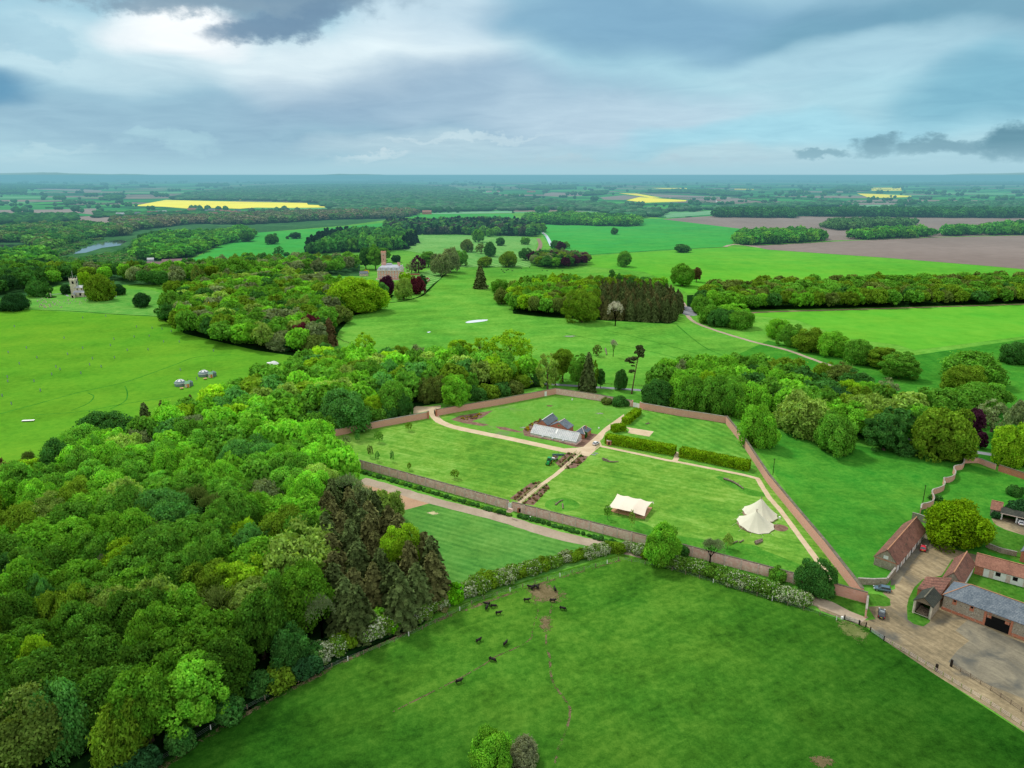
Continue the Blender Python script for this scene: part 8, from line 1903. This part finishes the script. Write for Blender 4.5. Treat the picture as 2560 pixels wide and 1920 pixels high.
r = thing('disc_harrow', W('g', 810, 1015), 'folded blue grey roller harrow beside the rose bed', 'harrow')
q = W('g', 810, 1020)
for i in range(9):
    x = q.x - 2.2 + i * .55; MB().tube((x, q.y + .1 * (i % 3), .45), (x + .12, q.y + .4, .5), .42, n=10).build('disc', M['bluecar'], r)
MB().bar((q.x - 2.4, q.y + .3, .8), (q.x + 2.4, q.y + .3, .8), .12).bar((q.x, q.y + .3, .8), (q.x + .3, q.y + 1.4, 1.3), .12).build('frame', M['black'], r)

# ------------------------------------------------------------------ cattle
def cow_mesh(graze, name):
    V = [(-.92, 0, .98), (-.42, 0, .93), (.15, 0, .90), (.68, 0, .98), (.98, 0, 1.06 if not graze else .85), (1.24, 0, 1.22 if not graze else .50), (1.48, 0, 1.14 if not graze else .2), (1.66, 0, 1.02 if not graze else .1)]
    R = [(.30, .30), (.42, .42), (.46, .45), (.40, .41), (.27, .30), (.19, .21), (.15, .16), (.10, .10)]
    E = [(i, i + 1) for i in range(7)]
    def add(p, r, par): V.append(p); R.append((r, r)); E.append((par, len(V) - 1)); return len(V) - 1
    for s in (-1, 1):
        a = add((.70, s * .24, .66), .17, 3); b = add((.72, s * .24, .40), .10, a); c = add((.74, s * .24, .10), .06, b); add((.80, s * .24, .03), .075, c)
        a = add((-.78, s * .25, .72), .24, 0); b = add((-.70, s * .25, .50), .13, a); c = add((-.90, s * .25, .34), .09, b); d = add((-.88, s * .25, .10), .055, c); add((-.82, s * .25, .03), .075, d)
        k = 6 if graze else 6
        e_ = V[5]; add((e_[0] + .02, s * .26, e_[2] + .06), .05, 5)
    a = add((-1.16, 0, 1.02), .06, 0); b = add((-1.24, 0, .7), .035, a); add((-1.22, 0, .45), .05, b)
    me = bpy.data.meshes.new(name); me.from_pydata(V, E, []); o = bpy.data.objects.new(name, me); COL.objects.link(o)
    sk_ = o.modifiers.new('skin', 'SKIN'); su = o.modifiers.new('sub', 'SUBSURF'); su.levels = 1; su.render_levels = 1
    for i, v in enumerate(me.skin_vertices[0].data): v.radius = R[i]; v.use_root = (i == 1)
    dg = bpy.context.evaluated_depsgraph_get(); m2 = bpy.data.meshes.new_from_object(o.evaluated_get(dg)); m2.name = name
    bpy.data.objects.remove(o); m2.materials.clear(); m2.materials.append(M['hide']); m2.polygons.foreach_set('use_smooth', [True] * len(m2.polygons)); return m2
CW = [cow_mesh(False, 'standing_cow'), cow_mesh(True, 'grazing_cow')]
def cow(k, x, y, hd_, g, label, name='cow', group='black cattle in the foreground meadow', s=1.0):
    q = W(k, x, y) if k else P(x, y); o = bpy.data.objects.new(name, CW[g]); COL.objects.link(o); o.location = (q.x, q.y, 0); o.rotation_euler.z = math.radians(hd_); o.scale = (s * .76, s * .76, s * .76)
    return tag(o, label, 'cow', group)
for a in [(615, 392, 170, 0, 'black cow facing left by the hedge, rear of the trio'), (612, 425, 75, 0, 'black cow with its rump to us, front of the hedge trio'), (668, 410, 10, 1, 'black cow on the right of the hedge trio'), (712, 470, 18, 0, 'black cow with raised head just below the hedge trio'),
          (955, 358, 5, 0, 'black cow left of the trampled mud'), (1180, 362, 5, 0, 'black cow standing on the lower edge of the mud'), (1200, 265, 100, 0, 'black cow walking away at the right of the mud'), (1265, 430, -8, 1, 'black cow grazing right of the mud'),
          (990, 245, 160, 0, 'black cow at the left of the huddle by the hedge'), (1010, 250, 60, 0, 'black cow in the middle of the huddle by the hedge'), (1035, 240, 20, 0, 'black cow at the back of the huddle by the hedge'), (1048, 245, 100, 1, 'black cow at the right of the huddle by the hedge'),
          (540, 708, 45, 0, 'black cow in mid meadow, the left of two alone'), (772, 735, 62, 0, 'black cow in mid meadow, the right of two alone'), (658, 872, -20, 1, 'black cow grazing on the faint curved path'), (370, 1062, 28, 0, 'black cow lowest and farthest left in the meadow')]:
    cow('O', *a[:4], a[4])
rg_ = random.Random(2)
for i, (x, y) in enumerate([(60, 412), (72, 422), (90, 405), (140, 408), (220, 388), (258, 408), (290, 378), (400, 404), (442, 408), (575, 410), (105, 398), (48, 398)]): cow('I', x, y, rg_.uniform(0, 360), i % 2, 'tiny dark cow in the field behind the round copse', 'distant_cow', 'distant cattle behind the round copse', 1.15)
for i, (x, y) in enumerate([(1680, 262), (1700, 264), (1715, 266), (1722, 258), (1738, 262), (1755, 248), (1760, 260)]): cow('E', x, y, rg_.uniform(0, 360), i % 2, 'tiny dark cow on the slope above the rusty barns', 'distant_cow', 'distant cattle above the rusty barns', 1.2)

# ------------------------------------------------------------------ fences, gates, poles
def fence(pts, sp, h, label, rails=(0.5, 1.0), postmat='wood', w=0.12, railmat=None, rw=0.04, name='fence', pale_every=0):
    pts = [Vector((p[0], p[1], 0)) for p in pts]; r = thing(name, pts[0], label, 'fence')
    tot = sum((b - a).length for a, b in zip(pts[:-1], pts[1:])); sp = max(sp, tot / 95)
    d = 0; k = 0
    for a, b in zip(pts[:-1], pts[1:]):
        L = (b - a).length; e = (b - a) / L
        while d < L:
            p = a + e * d
            MB().box((p.x, p.y, h / 2), (w, w, h), math.atan2(e.y, e.x)).build('post', M['white' if pale_every and k % pale_every == 0 else postmat], r); d += sp; k += 1
        d -= L
    m = MB()
    for z in rails:
        for a, b in zip(pts[:-1], pts[1:]): m.bar((a.x, a.y, z), (b.x, b.y, z), rw, rw * 2.2)
    m.build('rail', M[railmat or postmat], r)
    return r
fence(PL([(330, 1950), (555, 1806), (741, 1708), (862, 1655), (1035, 1585), (1110, 1547), (1192, 1505), (1331, 1461), (1440, 1431), (1551, 1400), (1650, 1418), (1736, 1443), (1890, 1490), (2010, 1526), (2110, 1556)]), 4.2, 1.25, 'wire stock fence with pale posts along the meadow hedge', (0.4, 0.75, 1.15), 'wood', 0.16, 'galv', 0.012, pale_every=4)
fence(WL('D', [(1000, 560), (1180, 660), (1450, 830), (1700, 985), (1900, 1105), (2212, 1310), (2700, 1640)]), 2.2, 1.15, 'post and rail fence between the lane and the meadow', (0.35, 0.7, 1.05), 'rail', 0.14, 'render', 0.04)
fence(WL('D', [(1580, 775), (1640, 815), (1900, 975), (2212, 1190), (2700, 1500)]), 2.4, 1.2, 'post and rail fence along the concrete yard', (0.35, 0.7, 1.05), 'wood', 0.12, 'wood', 0.045)
fence(WL('I', [(560, 1345), (700, 1370), (950, 1390), (1350, 1410), (1700, 1450)]), 3.4, 1.2, 'park fence along the far side of the estate road', (0.4, 0.75, 1.1), 'wood_dark', 0.12, 'wood_dark', 0.04)
fence(WL('g', [(840, 1262), (1005, 1115), (1205, 935)]), 2.4, 1.0, 'green wooden rail on the left of the crossing path', (0.5, 0.95), 'rail', 0.1, 'rail', 0.06, name='rail_fence')
fence(WL('g', [(950, 1280), (1130, 1110), (1300, 955)]), 2.4, 1.0, 'green wooden rail on the right of the crossing path', (0.5, 0.95), 'rail', 0.1, 'rail', 0.06, name='rail_fence')
fence(WL('A', [(1690, 1235), (1800, 1150), (1900, 1075)]), 2.4, 1.0, 'green wooden rail left of the south door path', (0.5, 0.95), 'rail', 0.1, 'rail', 0.06, name='rail_fence')
fence(WL('A', [(1745, 1240), (1850, 1160), (1955, 1082)]), 2.4, 1.0, 'green wooden rail right of the south door path', (0.5, 0.95), 'rail', 0.1, 'rail', 0.06, name='rail_fence')
fence(WL('g', [(1610, 885), (1700, 815)]), 1.3, 1.0, 'short green rail by the small white car', (0.5, 0.95), 'rail', 0.1, 'rail', 0.06, name='rail_fence')
fence(WL('G', [(700, 985), (760, 1020), (850, 1045), (930, 1060)]), 2.6, 1.2, 'dark park fence at the tip of the hall wood', (0.5, 1.0), 'wood_dark', 0.14, 'wood_dark', 0.06)
def gate(a, b, label, mat='galv'):
    a, b = Vector((a[0], a[1], 0)), Vector((b[0], b[1], 0)); r = thing('field_gate', a, label, 'gate'); m = MB()
    for z in (.25, .45, .65, .85, 1.05, 1.22): m.bar(a + Vector((0, 0, z)), b + Vector((0, 0, z)), .05)
    for t in (0, .33, .66, 1): p = lerp(a, b, t); m.bar(p + Vector((0, 0, .2)), p + Vector((0, 0, 1.24)), .06)
    m.bar(a + Vector((0, 0, .25)), b + Vector((0, 0, 1.2)), .05); m.build('gate_leaf', M[mat], r)
    for p in (a, b): MB().box((p.x, p.y, .7), (.22, .22, 1.4)).build('gate_post', M['wood_dark'], r)
gate(W('D', 660, 375), W('D', 785, 420), 'galvanised field gate at the end of the track'); gate(W('D', 883, 480), W('D', 1000, 560), 'galvanised field gate before the yard fence')
gate(W('D', 790, 425), W('D', 845, 440), 'short wooden gate between the galvanised gates', 'wood')
for (k, x, y), h, w_, lb in ((('D', 1452, 820), 1.9, .45, 'black gatepost at the bend of the lane fence'), (('D', 1580, 782), 1.9, .42, 'black gatepost at the corner of the concrete yard')):
    q = W(k, x, y); r = thing('gatepost', q, lb, 'post'); MB().box((q.x, q.y, h / 2), (w_, w_, h)).build('post', M['wood_dark'], r)
for (k, x, y), h, lb in ((('C', 1335, 552), 7.5, 'wooden telegraph pole beside the wavy wall'), (('C', 42, 300), 7, 'thin pole behind the east garden wall'), (('N', 1545, 1130), 0, ''), ):
    if not h: continue
    q = W(k, x, y); r = thing('telegraph_pole', q, lb, 'pole'); MB().tube((q.x, q.y, 0), (q.x, q.y, h), .14, .1, n=8).build('mast', M['wood_dark'], r); MB().bar((q.x - .5, q.y, h - .4), (q.x + .5, q.y, h - .4), .1).build('cross_arm', M['wood_dark'], r)
# broken white trunk in the wood edge
q = W('N', 495, 1610); r = thing('broken_trunk', q, 'pale broken tree trunk at the wood edge', 'dead tree'); MB().tube((q.x, q.y, 0), (q.x + .5, q.y, 5.2), .42, .3, n=8).build('trunk', M['pale_post'], r); MB().tube((q.x + .3, q.y, 3), (q.x - 1.0, q.y, 4.0), .14, .06, n=6).build('branch', M['pale_post'], r); MB().tube((q.x + 1.2, q.y, 0), (q.x + 2.4, q.y, 2.4), .14, .1, n=6).build('fallen_limb', M['log'], r)
# leaning Scots pine
q = W('I', 1172, 1468); top = W('I', 1250, 1060); hh = Hat(S('I', 0, 1060)[1], q.x, q.y); tp = P(*S('I', 1252, 1060), hh)
r = thing('scots_pine', q, 'tall leaning scots pine with a bare trunk in front of the park meadow', 'tree')
def L_(t, s=0): return lerp(q, tp, t) + Vector((math.sin(t * 3) * -.35, 0, 0))
m = MB(); ps = [L_(i / 8) for i in range(9)]
for i in range(8): m.tube(ps[i], ps[i + 1], .42 - .035 * i, .42 - .035 * (i + 1), n=7, cap=False)
BR = [(.93, .2, 0, 2.1, 1.6), (.85, .9, 0.3, 1.9, 1.5), (.99, -.6, 0, 1.7, 1.3), (.76, -2.2, 0, 1.9, 1.0), (.74, -4.2, -.2, 2.2, 1.0), (.70, -5.4, .3, 1.5, .8), (.80, 1.4, .2, 1.5, 1.1), (.66, -2.8, .5, 1.3, .6), (.60, -1.9, 0, 1.0, .5), (.49, -1.9, 0, 1.5, .9), (.46, -2.6, .3, 1.0, .6), (.88, -1.2, -.4, 1.5, 1.1)]
for t, dx, dy, rr, rz_ in BR: c = L_(t); m.tube(c - Vector((0, 0, .8)), c + Vector((dx, dy, 0)), .13, .05, n=5)
m.build('trunk', M['bark_red'], r)
VV, QQ, TT, n_ = [], [], [], 0
for i, (t, dx, dy, rr, rz_) in enumerate(BR):
    V, Qd, tn = crown_arrays(300 + i, nl=16, nleaf=40, lobe=(.3, .45), leaf=.16, zs=.8, asp=1.6, jit=.8, hullr=.55); c = L_(t) + Vector((dx, dy, 0)) - q
    VV.append(V * np.array([rr, rr, rz_]) + np.array(c)); QQ.append(Qd + n_); n_ += len(V); TT.append(tn)
o_ = bpy.data.objects.new('crown', np_mesh('pine_crown', np.concatenate(VV), np.concatenate(QQ), np.concatenate(TT), M['needle'])); COL.objects.link(o_); o_.parent = r; o_.color = (0.09, 0.12, 0.045, 1)
# logs
def log(k, pts, r0, label, name='fallen_log', br=2, mat='log'):
    ps = [W(k, x, y, r0 * 1.0) for x, y in pts]; r = thing(name, ps[0], label, 'log'); ps = catmull(ps, 3); m = MB(); rgl = random.Random(len(label))
    for i in range(len(ps) - 1): m.tube(ps[i], ps[i + 1], r0 * (1 - .5 * i / len(ps)), r0 * (1 - .5 * (i + 1) / len(ps)), n=8, cap=i in (0, len(ps) - 2))
    m.build('trunk', M[mat], r)
    for j in range(br):
        p = ps[rgl.randrange(1, len(ps) - 1)]; MB().tube(p, p + Vector((rgl.uniform(-1.4, 1.4), rgl.uniform(-.8, .8), rgl.uniform(.2, .9))), r0 * .4, r0 * .15, n=6).build('branch', M[mat], r)
log('B', [(780, 712), (820, 722), (850, 738), (920, 738)], .32, 'grey fallen log on the lawn near the crossing', br=4)
log('B', [(785, 725), (850, 742), (900, 742)], .22, 'thinner log lying below the grey one near the crossing')
log('B', [(1830, 884), (1900, 908), (1950, 935), (2000, 972)], .42, 'long twisted dead trunk in the grass by the east path', br=6)
log('B', [(1880, 1452), (1950, 1425)], .3, 'short log near the south wall, lower one', br=1); log('B', [(1965, 1435), (2002, 1416)], .25, 'short log near the south wall, upper one', br=1)
for i, (x, y, z) in enumerate([(0, 0, 0), (6, 12, 0), (2, 5, .5)]): log('B', [(2100 + x, 1436 + y - z * 20), (2160 + x, 1412 + y - z * 20)], .38, 'log of the stack near the tipis, ' + ['back one', 'front one', 'top one'][i], 'stacked_log', 0)
log('B', [(375, 1112), (410, 1082), (440, 1070)], .28, 'dead branch in the round patch of long grass', br=3); log('B', [(437, 1105), (440, 1145)], .3, 'upright looking stump log in the round patch', br=0)
log('B', [(1155, 412), (1190, 408)], .3, 'small dark log on the striped lawn', br=3)
log('I', [(945, 1075), (957, 1128)], .5, 'dark dead stump in the park meadow', br=2)
r = thing('step_slabs', W('g', 1570, 975), 'pair of grey stone slabs on the grass beside the crossing', 'slabs')
for a, b in (((1520, 985), (1610, 1000)), ((1570, 955), (1660, 970))): MB().bar(W('g', *a, .06), W('g', *b, .06), .8, .1).build('slab', M['tarmac'], r)
for (k, x, y), lb in ((('g', 1675, 440), 'small white figure by the north path'), (('B', 520, 208), 'white marker post on the north lawn'), (('B', 155, 1228), 'white marker by the outer track'), (('D', 640, 370), 'white trough by the field gate'), (('C', 100, 677), 'small white box beside the tipi')):
    q = W(k, x, y); r = thing('marker', q, lb, 'marker'); MB().box((q.x, q.y, .35), (.6, .5, .7), .3).build('block', M['white'], r)
# rose bushes in the beds
rb0 = bpy.data.objects.new('rose_bush', PROTO['bush'][1])
beds = [('A', [(1640, 1195), (1820, 1062), (1915, 1055), (1715, 1222)]), ('A', [(1755, 1240), (1962, 1070), (1985, 1102), (1845, 1255)]), ('g', [(750, 1165), (1020, 935), (1215, 985), (860, 1275)]), ('g', [(940, 1300), (1290, 1005), (1440, 1030), (1390, 1110), (1190, 1270)]),
        ('g', [(60, 470), (300, 290), (420, 240), (560, 260), (330, 340), (200, 500)]), ('A', [(1200, 505), (1440, 450), (1380, 500), (1300, 530), (1420, 560)])]
bn = ['left of the south door path', 'right of the south door path', 'left of the crossing path', 'right of the crossing path', 'at the left end of the glasshouse', 'in the curved bed near the west gate']
for bi, (k, pl) in enumerate(beds):
    pw = [W(k, *p) for p in pl]; x0, x1 = min(p.x for p in pw), max(p.x for p in pw); y0, y1 = min(p.y for p in pw), max(p.y for p in pw); c = 0
    for _ in range(600):
        x, y = rg_.uniform(x0, x1), rg_.uniform(y0, y1)
        if not inside(x, y, pw): continue
        o_ = rb0.copy(); COL.objects.link(o_); s_ = rg_.uniform(.3, .55); o_.location = (x, y, s_ * .55); o_.scale = (s_, s_, s_ * .9)
        o_.color = (*((.30, .20, .10) if rg_.random() < .55 else (.10, .20, .03) if bi < 4 else (.5, .42, .03)), 1)
        tag(o_, 'small shrub in the brown bed ' + bn[bi], 'shrub', 'shrubs in the bed ' + bn[bi]); c += 1
        if c >= 26: break
print('objects', len(bpy.data.objects))
